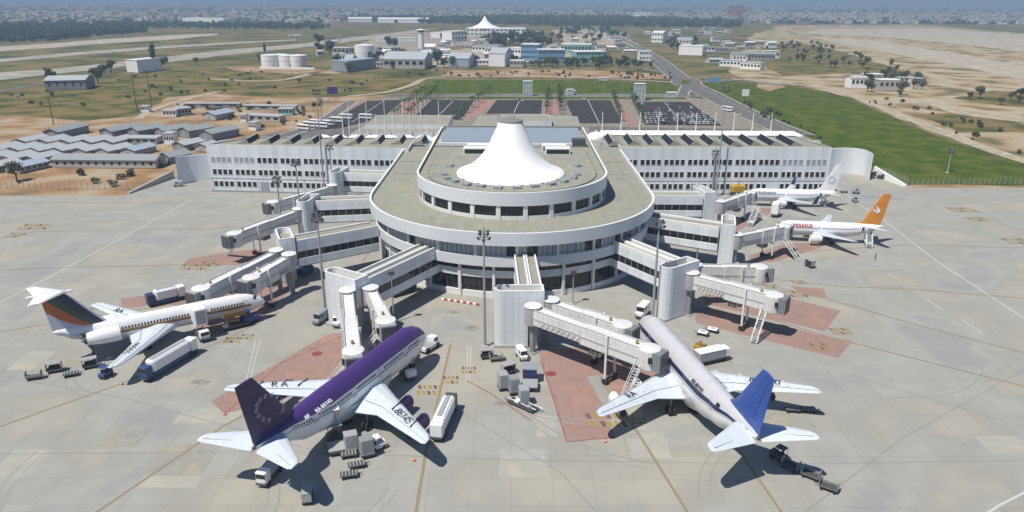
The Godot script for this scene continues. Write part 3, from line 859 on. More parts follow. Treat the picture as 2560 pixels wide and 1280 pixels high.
	box(st, Vector3(24, 27.6, -50), Vector3(29.4, 30.6, -45.6), Transform3D(), 0.1)
	obj("plant_box", st, "dark_metal", t)
	for q in [[-17.5, -39.0, 9.5], [-18.5, -33.0, 9.5], [11.5, -39.0, 9.5], [12.5, -33.0, 9.5]]:
		st = S()
		box(st, Vector3(q[0], 27.6, q[1]), Vector3(q[0] + q[2], 30.3, q[1] + 4.0), Transform3D(), 0.08)
		var dm := obj("roof_monitor", st, "coping", t)
		st = S()
		box(st, Vector3(q[0] + 0.5, 28.2, q[1] + 3.95), Vector3(q[0] + q[2] - 0.5, 29.8, q[1] + 4.06))
		obj("pane", st, "dark_glass", dm)
	st = S()
	box(st, Vector3(-28.5, 27.6, -28.3), Vector3(28.5, 27.9, -27.9))
	box(st, Vector3(-30.9, 27.6, -45.4), Vector3(30.9, 28.0, -45.0))
	obj("roof_seam", st, "roof_edge", t)
	# entrance hall and flat canopies on the land side
	for q in [[[Vector2(-23.8,-383.4), Vector2(36.3,-384.8), Vector2(37.8,-428.3), Vector2(-20.8,-426.7)], 19.0], [[Vector2(-8.4,-388.2), Vector2(21.0,-389.0), Vector2(20.8,-411.9), Vector2(-7.0,-411.1)], 22.5], [[Vector2(-90.5,-401.9), Vector2(-34.4,-408.4), Vector2(-38.8,-439.2), Vector2(-87.8,-438.0)], 13.0], [[Vector2(-85.2,-421.1), Vector2(-37.3,-422.3), Vector2(-37.3,-458.0), Vector2(-85.5,-456.7)], 15.0]]:
		var pp: Array = q[0].map(func(v): return v - Vector2(CX, CZ))
		st = S()
		prism(st, pp, 0, q[1], false)
		var w := obj("entrance_wall", st, "white_wall", t)
		st = S()
		sheet(st, pp, q[1] - 0.4)
		obj("roof", st, "roof", w)
	for k in 2:
		st = S()
		var a3: Vector3 = [Vector3(7.8,20.0,-389.7), Vector3(15.1,20.0,-389.8)][k] - Vector3(CX, 0, CZ)
		box(st, a3 + Vector3(0, -0.8, 0), a3 + Vector3(6.5, 1.2, 0.3))
		obj("window", st, "dark_glass", t)
	for q in [[-18.5, 3.2, -124, 21.5], [-12, 2.6, -124, 21.5], [34, 7.5, -124, 21.0]]:
		st = S()
		for k in 5: box(st, Vector3(q[0] + k * q[1], 19.3, q[2]), Vector3(q[0] + k * q[1] + 1.5, q[3], q[2] + 1.5), Transform3D(), 0.1)
		obj("roof_plant", st, "coping", t)
	wings(t)

func wings(t: Node):
	var o := Vector2(CX, CZ)
	for wing in [[[Vector2(-137, -323), Vector2(-45.5, -316), Vector2(-45.5, -342), Vector2(-122, -342), Vector2(-133, -331)], 1],
			[[Vector2(48, -320), Vector2(142.5, -322), Vector2(141, -330), Vector2(138.5, -336), Vector2(136.5, -352), Vector2(48, -352)], -1]]:
		var poly: Array = wing[0].map(func(p): return p - o)
		var sg: int = wing[1]
		var st := S()
		prism(st, poly, 0, 21.6, false)
		var wall := obj("office_wing_wall", st, "cladding", t)
		st = S()
		sheet(st, poly, 21.0)
		obj("wing_roof", st, "roof", t)
		st = S()
		for i in poly.size():
			var a: Vector2 = poly[i]
			var b: Vector2 = poly[(i + 1) % poly.size()]
			var d := (b - a).normalized().orthogonal() * 0.35
			quad(st, Vector3(a.x, 21.62, a.y), Vector3(b.x, 21.62, b.y), Vector3(b.x + d.x, 21.62, b.y + d.y), Vector3(a.x + d.x, 21.62, a.y + d.y))
		obj("coping", st, "coping", t)
		var A: Vector2 = poly[0]
		var B: Vector2 = poly[1]
		var along := (B - A).normalized()
		var turn := -along.angle()
		var pane := {}
		for m in ["dark_glass", "pale_glass"]:
			st = S()
			box(st, Vector3(-1.0, -1.35, 0.0), Vector3(1.0, -1.2, 0.12))
			box(st, Vector3(-1.0, 1.2, 0.0), Vector3(1.0, 1.35, 0.12))
			box(st, Vector3(-1.0, -1.2, 0.0), Vector3(-0.86, 1.2, 0.12))
			box(st, Vector3(0.86, -1.2, 0.0), Vector3(1.0, 1.2, 0.12))
			var me := mesh_of(st, "white_wall")
			var s2 := S()
			box(s2, Vector3(-0.86, -1.2, 0.0), Vector3(0.86, 1.2, 0.05))
			s2.commit(me)
			me.surface_set_material(1, M[m])
			pane[m] = me
		var len := A.distance_to(B)
		for row in 3:
			for g in 9:
				for k in 4:
					var d := 2.6 + g * 10.65 + k * 2.45
					if d > len - 2: continue
					if row == 2 and g == 2 and k < 2: continue
					var q := A + along * d if sg > 0 else B - along * d
					var pale := row == 0 and g < 2
					inst("window", pane["pale_glass" if pale else "dark_glass"], wall, Transform3D(Basis(Vector3.UP, turn), Vector3(q.x, [14.9, 9.3, 3.8][row], q.y)))
		# downpipes, skirting and a service door
		st = S()
		var xf := Transform3D(Basis(Vector3.UP, turn), Vector3(A.x, 0, A.y))
		for g in 9: box(st, Vector3(g * 10.65 + 1.0, 0, 0), Vector3(g * 10.65 + 1.12, 6.4, 0.12), xf)
		box(st, Vector3(0, 6.4, 0), Vector3(len, 6.6, 0.14), xf)
		obj("downpipe", st, "mid_grey", t)
		st = S()
		box(st, Vector3(-0.3, 0, 0), Vector3(len + 0.2, 0.9, 0.25), xf)
		obj("plinth", st, "mid_grey", t)
		if sg > 0:
			st = S()
			box(st, Vector3(23.2, 0, 0), Vector3(27.0, 5.0, 0.2), xf)
			obj("door", st, "pale_glass", t)
		# sawtooth rooflights
		for k in (9 if sg > 0 else 10):
			var x := (-120.5 + 9.9 * k if sg > 0 else 128.0 - 9.15 * k) - CX
			var z0 := (-328.0 if sg > 0 else -328.5) - CZ
			var z1 := z0 - (15.5 if sg > 0 else 20.0)
			var h := 2.1
			st = S()
			var a0 := Vector3(x - sg * 4.5, 21.0, z0)
			var a1 := Vector3(x, 21.0 + h, z0)
			var a2 := Vector3(x + sg * (1.3 if sg > 0 else 1.9), 21.0, z0)
			var dz := Vector3(0, 0, z1 - z0)
			quad(st, a0, a0 + dz, a1 + dz, a1)
			tri(st, a0, a1, a2)
			tri(st, a0 + dz, a2 + dz, a1 + dz)
			var sk := obj("rooflight", st, "roof", t)
			st = S()
			quad(st, a1, a1 + dz, a2 + dz, a2)
			obj("pane", st, "skylight", sk)
			st = S()
			tube(st, a1 + Vector3(0, 0.05, 0), a1 + dz + Vector3(0, 0.05, 0), 0.14, 0.14, 5)
			obj("ridge", st, "coping", sk)
		# fabric canopies over the kerb and their masts
		for k in (8 if sg > 0 else 11):
			var x := (-91.0 + 8.1 * k if sg > 0 else 41.0 + 9.1 * k) - CX
			var z := (-347.5 if sg > 0 else -356.0) - CZ
			st = S()
			var pr := [Vector2(4.6, 20.0), Vector2(4.5, 21.2), Vector2(3.8, 22.2), Vector2(2.4, 22.9), Vector2(1.0, 23.2), Vector2(0.05, 23.3)]
			lathe(st, pr, 20, Vector3(x, -1.4 if sg > 0 else -1.0, z))
			obj("fabric_canopy", st, "tent", t)
		if sg < 0:
			st = S()
			box(st, Vector3(44, 20.6, -366 - CZ), Vector3(141, 21.5, -352.5 - CZ), Transform3D(), 0.15)
			obj("canopy_edge", st, "tent", t)
		for rowz in ([[-352.5, -82.0, 8.1, 6], [-402.0, -90.0, 9.9, 6]] if sg > 0 else [[-362.0, 44.5, 9.3, 10]]):
			for k in rowz[3]:
				st = S()
				var b := Vector3(rowz[1] + k * rowz[2] - CX, 13.0, rowz[0] - CZ)
				tube(st, b, b + Vector3(0, 18.0, 0), 0.34, 0.16, 8)
				obj("canopy_mast", st, "paint_white", t)
	# curved screen walls at both ends
	for w in [[[Vector2(-157.6,-335.6), Vector2(-154.5,-339.4), Vector2(-149.5,-342.3), Vector2(-143.6,-344.3)], 13.0], [[Vector2(155.8,-359.3), Vector2(164.2,-364.7), Vector2(172.4,-364.8), Vector2(176.7,-359.7), Vector2(175.7,-350.7)], 13.0]]:
		var st := S()
		var pts: Array = curve(w[0], 5)
		var lo := []
		var hi := []
		var lo2 := []
		var hi2 := []
		for p in pts:
			lo.append(Vector3(p.x - CX, 0, p.y - CZ))
			hi.append(Vector3(p.x - CX, w[1], p.y - CZ))
			lo2.append(Vector3(p.x - CX, 0, p.y - CZ - 1.2))
			hi2.append(Vector3(p.x - CX, w[1], p.y - CZ - 1.2))
		grid(st, [lo, hi], false, false)
		grid(st, [lo2, hi2])
		grid(st, [hi, hi2], false, false)
		for e in [0, pts.size() - 1]: quad(st, lo[e], hi[e], hi2[e], lo2[e])
		obj("screen_wall", st, "cladding", t)

# ---------------------------------------------------------------- piers and boarding bridges
func pier_walk(label: String, C: Vector2, deg: float, mirror: int, join: Vector2, double_roof := false, full := false):
	var t := thing("boarding_pier", label, "boarding pier", Vector3(C.x, 0, C.y), deg_to_rad(deg), "boarding piers round the terminal")
	# tower: a slab with one rounded end, its top hollow behind a parapet
	var hw := 6.2
	var hd := 2.3
	var foot := func(x0: float, x1: float, inset: float) -> Array:
		var o := []
		var r := hd - inset
		for k in 9:
			var a := PI / 2 + PI * k / 8
			o.append(Vector2((x0 + hd + r * cos(a)) * mirror, r * sin(a)))
		o.append(Vector2((x1 - inset) * mirror, -r))
		o.append(Vector2((x1 - inset) * mirror, r))
		return o
	var st := S()
	prism(st, foot.call(-hw, hw if full else 2.2, 0.0), 0, 7.4, false)
	var p1: Array = foot.call(-hw, hw, 0.0)
	prism(st, p1, 7.4, 15.4, false)
	sheet(st, p1, 7.4)
	var tw := obj("tower_wall", st, "cladding", t)
	st = S()
	var p2: Array = foot.call(-hw, hw, 0.55)
	prism(st, p2, 13.6, 15.4, false)
	obj("parapet_lining", st, "white_wall", tw)
	st = S()
	for i in p1.size():
		var j := (i + 1) % p1.size()
		quad(st, Vector3(p1[i].x, 15.4, p1[i].y), Vector3(p2[i].x, 15.4, p2[i].y), Vector3(p2[j].x, 15.4, p2[j].y), Vector3(p1[j].x, 15.4, p1[j].y))
	obj("coping", st, "coping", tw)
	st = S()
	sheet(st, p2, 13.7)
	obj("roof", st, "roof", tw)
	st = S()
	tube(st, Vector3(4.3 * mirror, 0, 0), Vector3(4.3 * mirror, 7.4, 0), 1.5, 1.5, 16)
	obj("column", st, "mid_grey", t)
	st = S()
	box(st, Vector3(-hw - 0.1, 0, -hd - 0.1), Vector3(2.3, 0.5, hd + 0.1), Transform3D(Basis.from_scale(Vector3(mirror, 1, 1)), Vector3.ZERO), 0.05)
	obj("plinth", st, "mid_grey", t)
	# walkway back to the terminal
	var J := (Vector3(join.x, 0, join.y) - t.position).rotated(Vector3.UP, -t.rotation.y)
	var a := Vector3(3.0 * mirror, 0, -hd + 0.2)
	var d := J - a
	var len := d.length()
	var xf := Transform3D(Basis.looking_at(d.normalized()), a)
	var w := 3.1
	var rise := 0.0
	st = S()
	box(st, Vector3(-w, 6.0, -len), Vector3(w, 8.4, 0), xf, 0.06)
	obj("walkway_base", st, "cladding", t)
	st = S()
	box(st, Vector3(-w, 10.6, -len), Vector3(w, 13.4, 0), xf, 0.06)
	obj("walkway_fascia", st, "cladding", t)
	var nb := int(len / 2.6)
	for s in [-1, 1]:
		for k in nb:
			st = S()
			var z0 := -len * (k + 0.04) / nb
			var z1 := -len * (k + 0.96) / nb
			box(st, Vector3(s * (w - 0.25) - 0.06, 8.4, z1), Vector3(s * (w - 0.25) + 0.06, 10.6, z0), xf)
			obj("window", st, "dark_glass", t)
		st = S()
		for k in nb + 1:
			var z := -len * k / nb
			box(st, Vector3(s * (w - 0.18) - 0.09, 8.4, z - 0.07), Vector3(s * (w - 0.18) + 0.09, 10.6, z + 0.07), xf)
		tag(obj("mullion", st, "mid_grey", t), "", "", "", "stuff")
	st = S()
	box(st, Vector3(-w + 0.5, 13.4, -len), Vector3(w - 0.5, 13.65, 0), xf)
	obj("walkway_roof", st, "roof", t)
	st = S()
	for s in ([-1, -0.12, 0.12, 1] if double_roof else [-1, 1]):
		box(st, Vector3(s * (w - 0.25) - 0.24, 13.38, -len + 0.1), Vector3(s * (w - 0.25) + 0.24, 14.3, -0.1), xf, 0.05)
	obj("roof_upstand", st, "coping", t)
	st = S()
	box(st, Vector3(-w + 0.4, 5.6, -len), Vector3(w - 0.4, 6.0, 0), xf)
	obj("soffit", st, "mid_grey", t)

func piers():
	pier_walk("white pier with a striped walkway roof beside the purple airliner's nose", Vector2(-44, -178.5), -33, 1, Vector2(-23.5, -207.5), true)
	pier_walk("central pier with twin roof channels, its rounded tower beside a tall floodlight mast", Vector2(1.8, -168.5), 1.5, 1, Vector2(3.6, -199), true)
	pier_walk("pier whose tower stands right behind the nose of the white and blue airliner", Vector2(45.5, -187.5), 36, 1, Vector2(32, -213.5), true)
	pier_walk("pier with two parallel bridges leading down to the white airliner with the striped fin", Vector2(-70, -213), -66, 1, Vector2(-45, -227), false)
	pier_walk("pier serving the orange tailed airliner, tower topped by a white hoop parapet", Vector2(71, -229.5), 75, -1, Vector2(45, -240), false, true)
	pier_walk("pier whose grey rounded tower feeds a long bridge over an empty red stand", Vector2(-74.2, -255), -97, -1, Vector2(-45.5, -262), false)
	pier_walk("pier serving the airliner with the white ringed fin, nearest the office wing", Vector2(73, -271), 103, -1, Vector2(46, -268), false, true)
	pier_walk("rearmost pier in front of the office wing, its bridge pointing at an empty stand", Vector2(-73.5, -301), -100, -1, Vector2(-45.5, -301), false)
	bridge("slim white boarding bridge reaching the purple airliner's side", Vector3(-42.3,12.2,-173.5), Vector3(-34.3,11.2,-141.7), 1)
	bridge("stubby white boarding bridge with a dark bellows mouth behind the purple airliner's nose", Vector3(-36.7,12.2,-175.3), Vector3(-29.8,11.4,-157.1), 1)
	bridge("long white boarding bridge docked at the white and blue airliner's front door", Vector3(5.2,12.2,-163.7), Vector3(30.1,11.4,-143.0), 1)
	bridge("white boarding bridge parked behind the docked one, short of the white and blue airliner", Vector3(9.8,12.2,-167.7), Vector3(25.9,11.4,-155.4), 0)
	bridge("free standing white boarding bridge with stairs down to a red painted zone", Vector3(49.4,12.2,-187.3), Vector3(67.8,11.2,-174.4), 1)
	bridge("grey sided boarding bridge swung level behind the one with stairs", Vector3(51.8,12.2,-193.8), Vector3(70.7,11.2,-195.4), 0)
	bridge("longer of two sloping bridges beside the striped fin airliner", Vector3(-70.2,12.2,-204.8), Vector3(-83.1,9.9,-180.5), 0)
	bridge("shorter of two sloping bridges above the striped fin airliner's front fuselage", Vector3(-65.4,12.2,-201.3), Vector3(-72.0,10.4,-187.6), 0)
	bridge("boarding bridge with a dark square mouth over an empty red stand", Vector3(-76.2,12.2,-250.3), Vector3(-91.9,9.8,-229.4), 1)
	bridge("rear boarding bridge with a dark mouth in front of the office wing", Vector3(-72.5,12.2,-285.3), Vector3(-91.4,9.8,-269.3), 0)
	bridge("boarding bridge docked at the orange tailed airliner", Vector3(72.7,11.5,-224.5), Vector3(93.4,9.8,-240.0), 1)
	bridge("boarding bridge docked at the airliner with the white ringed fin", Vector3(78.6,11.5,-265.6), Vector3(96.0,9.8,-286.4), 1)

func bridge(label: String, p: Vector3, e: Vector3, stairs: int):
	var flat := Vector3(e.x - p.x, 0, e.z - p.z)
	var len := flat.length()
	var t := thing("boarding_bridge", label, "boarding bridge", Vector3(p.x, 0, p.z), atan2(-flat.x, -flat.z), "boarding bridges")
	var h := 4.1
	var y0 := p.y
	var y1 := e.y
	var at := func(d: float) -> float: return lerpf(y0, y1, d / len)
	# the turning drum at the pier, on its column
	var st := S()
	lathe(st, [Vector2(0.01, y0 + 0.75), Vector2(2.1, y0 + 0.6), Vector2(2.2, y0 + 0.4)], 20)
	var dr := obj("drum_roof", st, "jetway", t)
	st = S()
	lathe(st, [Vector2(2.0, y0 + 0.4), Vector2(2.0, y0 - h - 0.2), Vector2(1.2, y0 - h - 0.6), Vector2(0.01, y0 - h - 0.6)], 20)
	obj("drum", st, "jetway_grey", t)
	st = S()
	tube(st, Vector3.ZERO, Vector3(0, y0 - h - 0.5, 0), 0.75, 0.75, 14)
	box(st, Vector3(-1.3, 0, -1.3), Vector3(1.3, 0.25, 1.3), Transform3D(), 0.05)
	obj("column", st, "grey_metal", t)
	# two telescoping tunnels
	var cut := len * 0.52
	for k in 2:
		var d0 := 1.2 if k == 0 else cut - 1.5
		var d1 := cut + 1.0 if k == 0 else len - 1.6
		var hw := 1.5 if k == 0 else 1.75
		var hh := h * (0.46 if k == 0 else 0.52)
		var A := Vector3(0, at.call(d0) - h / 2, -d0)
		var B := Vector3(0, at.call(d1) - h / 2, -d1)
		var xf := Transform3D(Basis.looking_at((B - A).normalized()), A)
		var ln := A.distance_to(B)
		st = S()
		box(st, Vector3(-hw, -hh, -ln), Vector3(hw, hh, 0), xf, 0.1)
		var tn := obj("tunnel", st, "jetway", t)
		st = S()
		for s in [-1, 1]:
			box(st, Vector3(s * (hw - 0.15) - 0.14, hh, -ln + 0.2), Vector3(s * (hw - 0.15) + 0.14, hh + 0.35, -0.2), xf, 0.05)
			box(st, Vector3(s * hw - 0.09, -hh * 0.15, -ln + 0.1), Vector3(s * hw + 0.09, hh * 0.05, -0.1), xf)
		obj("rail", st, "jetway_grey", tn)
		st = S()
		var nn := int(ln / 1.5)
		for j in nn + 1:
			var z := -ln * j / nn
			for s in [-1, 1]: box(st, Vector3(s * hw - 0.07, -hh, z - 0.05), Vector3(s * hw + 0.07, hh, z + 0.05), xf)
		tag(obj("rib", st, "jetway", tn), "", "", "", "stuff")
		st = S()
		for s in [-1, 1]:   # cable trays zigzag along the flank
			for j in (8 if k == 0 else 0):
				var z := -ln * (0.12 + 0.09 * j)
				tube(st, xf * Vector3(s * (hw + 0.2), -hh * 0.25, z), xf * Vector3(s * (hw + 0.2), -hh * 0.8, z - ln * 0.045), 0.06, 0.06, 4)
				tube(st, xf * Vector3(s * (hw + 0.2), -hh * 0.8, z - ln * 0.045), xf * Vector3(s * (hw + 0.2), -hh * 0.25, z - ln * 0.09), 0.06, 0.06, 4)
		if k == 0: tag(obj("cable", st, "dark_metal", tn), "", "", "", "stuff")
		st = S()
		if k == 1:
			box(st, Vector3(-1.3, -hh - 1.7, -ln * 0.35), Vector3(1.3, -hh - 0.1, -ln * 0.35 + 2.8), xf, 0.08)
			var ac := obj("air_unit", st, "mid_grey", t)
			st = S()
			for j in 2: box(st, Vector3(-1.36, -hh - 1.5, -ln * 0.35 + 0.25 + j * 1.25), Vector3(1.36, -hh - 0.35, -ln * 0.35 + 1.3 + j * 1.25), xf)
			obj("grille", st, "dark_metal", ac)
	# lifting legs and the driven bogie
	var dl := len * 0.7
	for s in [-1, 1]:
		st = S()
		box(st, Vector3(s * 2.05 - 0.22, 1.0, -dl - 0.25), Vector3(s * 2.05 + 0.22, at.call(dl) + 0.6, -dl + 0.25), Transform3D(), 0.04)
		obj("leg", st, "jetway", t)
		st = S()
		tube(st, Vector3(s * 1.5, 0.75, -dl), Vector3(s * 2.3, 0.75, -dl), 0.75, 0.75, 14)
		obj("wheel", st, "rubber", t)
	st = S()
	box(st, Vector3(-2.0, 0.7, -dl - 0.35), Vector3(2.0, 1.25, -dl + 0.35), Transform3D(), 0.05)
	box(st, Vector3(-2.2, at.call(dl) - h - 0.6, -dl - 0.3), Vector3(2.2, at.call(dl) - h - 0.15, -dl + 0.3), Transform3D(), 0.05)
	obj("axle", st, "dark_metal", t)
	# cab with its bellows mouth
	st = S()
	var c := Vector3(0, y1 - h / 2, -len)
	lathe(st, [Vector2(0.01, y1 + 0.55), Vector2(2.35, y1 + 0.4), Vector2(2.45, y1 + 0.1), Vector2(2.45, y1 - h), Vector2(2.0, y1 - h - 0.4), Vector2(0.01, y1 - h - 0.4)], 22, Vector3(0, 0, -len))
	var cab := obj("cab", st, "jetway", t)
	st = S()
	for k in 5: box(st, Vector3(-1.9, -h / 2 - 0.1, -1.9 - 0.42 * k), Vector3(1.9, h / 2 + 0.25, -1.6 - 0.42 * k), Transform3D(Basis(), c), 0.1)
	obj("bellows", st, "mid_grey", t)
	st = S()
	box(st, Vector3(-1.7, -h / 2, -3.9), Vector3(1.7, h / 2, -3.58), Transform3D(Basis(), c), 0.1)
	obj("mouth", st, "dark_metal", t)
	st = S()
	for s in [-1, 1]: box(st, Vector3(s * 2.0 - 0.5, -0.2, -1.75), Vector3(s * 2.0 + 0.5, 1.1, -1.1), Transform3D(Basis(), c))
	obj("window", st, "dark_glass", cab)
	st = S()
	lathe(st, [Vector2(0.35, y1 + 0.4), Vector2(0.35, y1 + 1.0), Vector2(0.05, y1 + 1.15)], 8, Vector3(0, 0, -len + 3.2))
	obj("beacon", st, "yellow_paint", cab)
	if stairs:
		var b := S()
		var r := S()
		var top := Vector3(1.9, y1 - h, -len + 1.5)
		var n := 14
		for k in n:
			var q := top + Vector3(0.45 * k, -(y1 - h) * (k + 1.0) / n, 0)
			box(b, Vector3(0, 0, -0.75), Vector3(0.5, 0.09, 0.75), Transform3D(Basis(), q))
		obj("step", b, "mid_grey", t)
		var bot := top + Vector3(0.45 * n, -(y1 - h), 0)
		for s in [-0.75, 0.75]:
			tube(r, top + Vector3(0, 0, s), bot + Vector3(0, 0, s), 0.12, 0.12, 5)
			tube(r, top + Vector3(0, 1.5, s), bot + Vector3(0, 1.5, s), 0.06, 0.06, 5)
			for k in 5: tube(r, top.lerp(bot, k / 4.0) + Vector3(0, 0, s), top.lerp(bot, k / 4.0) + Vector3(0, 1.5, s), 0.05, 0.05, 4)
		obj("handrail", r, "paint_white", t)

# ---------------------------------------------------------------- aircraft (nose towards -z, heights times V)
func fus_at(stn: Array, z: float) -> Array:   # radius and axis height at a distance from the nose
	for i in stn.size() - 1:
		if z <= stn[i + 1][0]:
			var f: float = clampf((z - stn[i][0]) / (stn[i + 1][0] - stn[i][0]), 0, 1)
			var f2 := f * f * (3 - 2 * f) if i > 3 else f
			return [lerpf(stn[i][1], stn[i + 1][1], f2), lerpf(stn[i][2], stn[i + 1][2], f2)]
	return [stn[-1][1], stn[-1][2]]

func fus_pt(stn: Array, z: float, phi: float, L: float, out := 0.0) -> Vector3:
	var q := fus_at(stn, z)
	return Vector3(sin(phi) * (q[0] + out), (q[1] + cos(phi) * (q[0] + out)) * V, z - L / 2)

# a band of the fuselage skin between two angles from the top, on one side or both
func skin(parent: Node, called: String, stn: Array, L: float, a0: float, a1: float, m: String, z0 := 0.0, z1 := -1.0, both := true, out := 0.0):
	if z1 < 0: z1 = L
	var zs := [z0]
	for s in stn:
		if s[0] > z0 and s[0] < z1: zs.append(s[0])
	zs.append(z1)
	var zz := []
	for i in zs.size() - 1:
		var n := 4 if zs[i + 1] - zs[i] < 12 else 6
		for k in n: zz.append(lerpf(zs[i], zs[i + 1], float(k) / n))
	zz.append(z1)
	var st := S()
	for sg in ([1, -1] if both else [1]):
		var rows := []
		var n := maxi(1, int(absf(a1 - a0) / 9.0))
		for z in zz:
			var row := []
			for k in n + 1: row.append(fus_pt(stn, z, sg * deg_to_rad(lerpf(a0, a1, float(k) / n)), L, out))
			rows.append(row)
		grid(st, rows, false, sg > 0)
	return obj(called, st, m, parent)

func foil(le: Vector3, chord: float, thick: float, up: Vector3) -> Array:
	var o := []
	for p in [[0, 0], [0.04, 0.45], [0.15, 0.8], [0.38, 1.0], [0.7, 0.62], [1, 0.06], [1, -0.06], [0.7, -0.4], [0.38, -0.65], [0.12, -0.5], [0.03, -0.25]]:
		o.append(le + Vector3(0, 0, p[0] * chord) + up * (p[1] * thick * chord))
	return o

# a lifting surface through stations of [leading edge, chord, thickness]
func surface(parent: Node, called: String, secs: Array, up: Vector3, m: String, flip := false) -> MeshInstance3D:
	var st := S()
	var rows := []
	for s in secs:
		var r := foil(s[0], s[1], s[2], up)
		if flip: r.reverse()
		rows.append(r)
	for i in rows.size() - 1:
		for j in rows[i].size():
			var k: int = (j + 1) % rows[i].size()
			quad(st, rows[i][j], rows[i + 1][j], rows[i + 1][k], rows[i][k])
	for r in [rows[0], rows[-1]]:
		for j in range(1, r.size() - 1): tri(st, r[0], r[j], r[j + 1])
	return obj(called, st, m, parent)

func wing_pair(t: Node, secs: Array, m: String, lines := true) -> Array:
	var made := []
	for sg in [1, -1]:
		var q := secs.map(func(s): return [Vector3(s[0].x * sg, s[0].y * V, s[0].z), s[1], s[2]])
		var w := surface(t, "wing", q, Vector3(0, V, 0), m, sg < 0)
		made.append(w)
		if not lines: continue
		# flap and slat gaps, a wing fence
		var st := S()
		for i in q.size() - 1:
			for f in [[0.72, 0.70], [0.16, 0.86]]:
				var a: Vector3 = q[i][0] + Vector3(0, V * f[1] * q[i][2] * q[i][1] + 0.03, f[0] * q[i][1])
				var b: Vector3 = q[i + 1][0] + Vector3(0, V * f[1] * q[i + 1][2] * q[i + 1][1] + 0.03, f[0] * q[i + 1][1])
				tube(st, a, b, 0.05, 0.05, 4)
		obj("panel_gap", st, "mid_grey", w)
	return made

func engine(parent: Node, at: Vector3, r: float, len: float, m: String, py := 1.0):
	var n := Node3D.new()
	n.name = "engine"
	parent.add_child(n, true)
	n.position = Vector3(at.x, at.y * V, at.z)
	var ring_pts := func(zr: Array) -> SurfaceTool:
		var st := S()
		var rows := []
		for p in zr:
			var row := []
			for k in 25: row.append(Vector3(cos(TAU * k / 24) * p[1], sin(TAU * k / 24) * p[1] * V, p[0]))
			rows.append(row)
		grid(st, rows, false, false)
		return st
	obj("cowling", ring_pts.call([[0.5, r * 0.78], [0.08, r * 0.84], [0.0, r * 0.9], [0.1, r * 0.96], [len * 0.25, r], [len * 0.6, r * 0.96], [len * 0.85, r * 0.78], [len, r * 0.66]]), m, n)
	obj("fan", ring_pts.call([[0.5, r * 0.8], [0.48, r * 0.3], [0.2, 0.02]]), "dark_metal", n)
	obj("exhaust", ring_pts.call([[len * 0.8, r * 0.7], [len * 1.08, r * 0.5], [len * 1.1, r * 0.42], [len * 0.95, r * 0.35], [len * 1.2, 0.02]]), "dark_metal", n)
	if py != 0.0:
		var st := S()
		var q := Vector3(0, py * V, len * 0.25)
		box(st, Vector3(-0.18, r * V * 0.7, len * 0.2), Vector3(0.18, r * V + py * V, len * 1.05), Transform3D(), 0.1)
		obj("pylon", st, m, n)
	return n

func gear(parent: Node, x: float, z: float, top: float, wr: float, cols: int, rows: int):
	var st := S()
	tube(st, Vector3(x, wr * V, z), Vector3(x, top * V, z), 0.18, 0.22, 8)
	var g := obj("landing_gear", st, "grey_metal", parent)
	for i in rows:
		for j in cols:
			st = S()
			var cx := x + (j - (cols - 1) / 2.0) * 0.9
			var zz := z + (i - (rows - 1) / 2.0) * 1.35
			var A := Vector3(cx - 0.22, wr * V, zz)
			# tyres are stretched with the rest of the aircraft
			var rowsg := []
			for p in [[0.0, 0.3], [0.0, 0.85], [0.06, 1.0], [0.38, 1.0], [0.44, 0.85], [0.44, 0.3]]:
				var row := []
				for k in 17: row.append(A + Vector3(p[0], sin(TAU * k / 16) * wr * p[1] * V, cos(TAU * k / 16) * wr * p[1]))
				rowsg.append(row)
			grid(st, rowsg)
			obj("wheel", st, "rubber", g)

func window_row(t: Node, stn: Array, L: float, phi: float, spans: Array, pitch: float, w: float, h: float, m := "dark_glass"):
	var st := S()
	for sg in [1, -1]:
		for s in spans:
			var z: float = s[0]
			while z < s[1]:
				var a: float = sg * deg_to_rad(phi - h)
				var b: float = sg * deg_to_rad(phi + h)
				quad(st, fus_pt(stn, z, a, L, 0.03), fus_pt(stn, z + w, a, L, 0.03), fus_pt(stn, z + w, b, L, 0.03), fus_pt(stn, z, b, L, 0.03))
				z += pitch
	tag(obj("window_row", st, m, t), "", "", "", "stuff")

func door(t: Node3D, stn: Array, L: float, z: float, sg: int, a0: float, a1: float, w: float, m: String):
	var st := S()
	if m == "dark_metal":   # standing open
		var rows := []
		for k in 6:
			var a: float = sg * deg_to_rad(lerpf(a0, a1, k / 5.0))
			rows.append([fus_pt(stn, z, a, L, 0.035), fus_pt(stn, z + w, a, L, 0.035)])
		grid(st, rows, false, sg < 0)
	else:   # closed: the gap round the door
		for k in 5:
			var a: float = sg * deg_to_rad(lerpf(a0, a1, k / 5.0))
			var b: float = sg * deg_to_rad(lerpf(a0, a1, (k + 1) / 5.0))
			for e: float in [0.0, w - 0.1]: quad(st, fus_pt(stn, z + e, a, L, 0.03), fus_pt(stn, z + e + 0.1, a, L, 0.03), fus_pt(stn, z + e + 0.1, b, L, 0.03), fus_pt(stn, z + e, b, L, 0.03))
		for a2: float in [a0, a1]:
			var a: float = sg * deg_to_rad(a2)
			var b: float = sg * deg_to_rad(a2 + 2.0)
			quad(st, fus_pt(stn, z, a, L, 0.032), fus_pt(stn, z + w, a, L, 0.032), fus_pt(stn, z + w, b, L, 0.032), fus_pt(stn, z, b, L, 0.032))
	tag(obj("door", st, m, t), "", "", "", "" if m == "dark_metal" else "stuff")

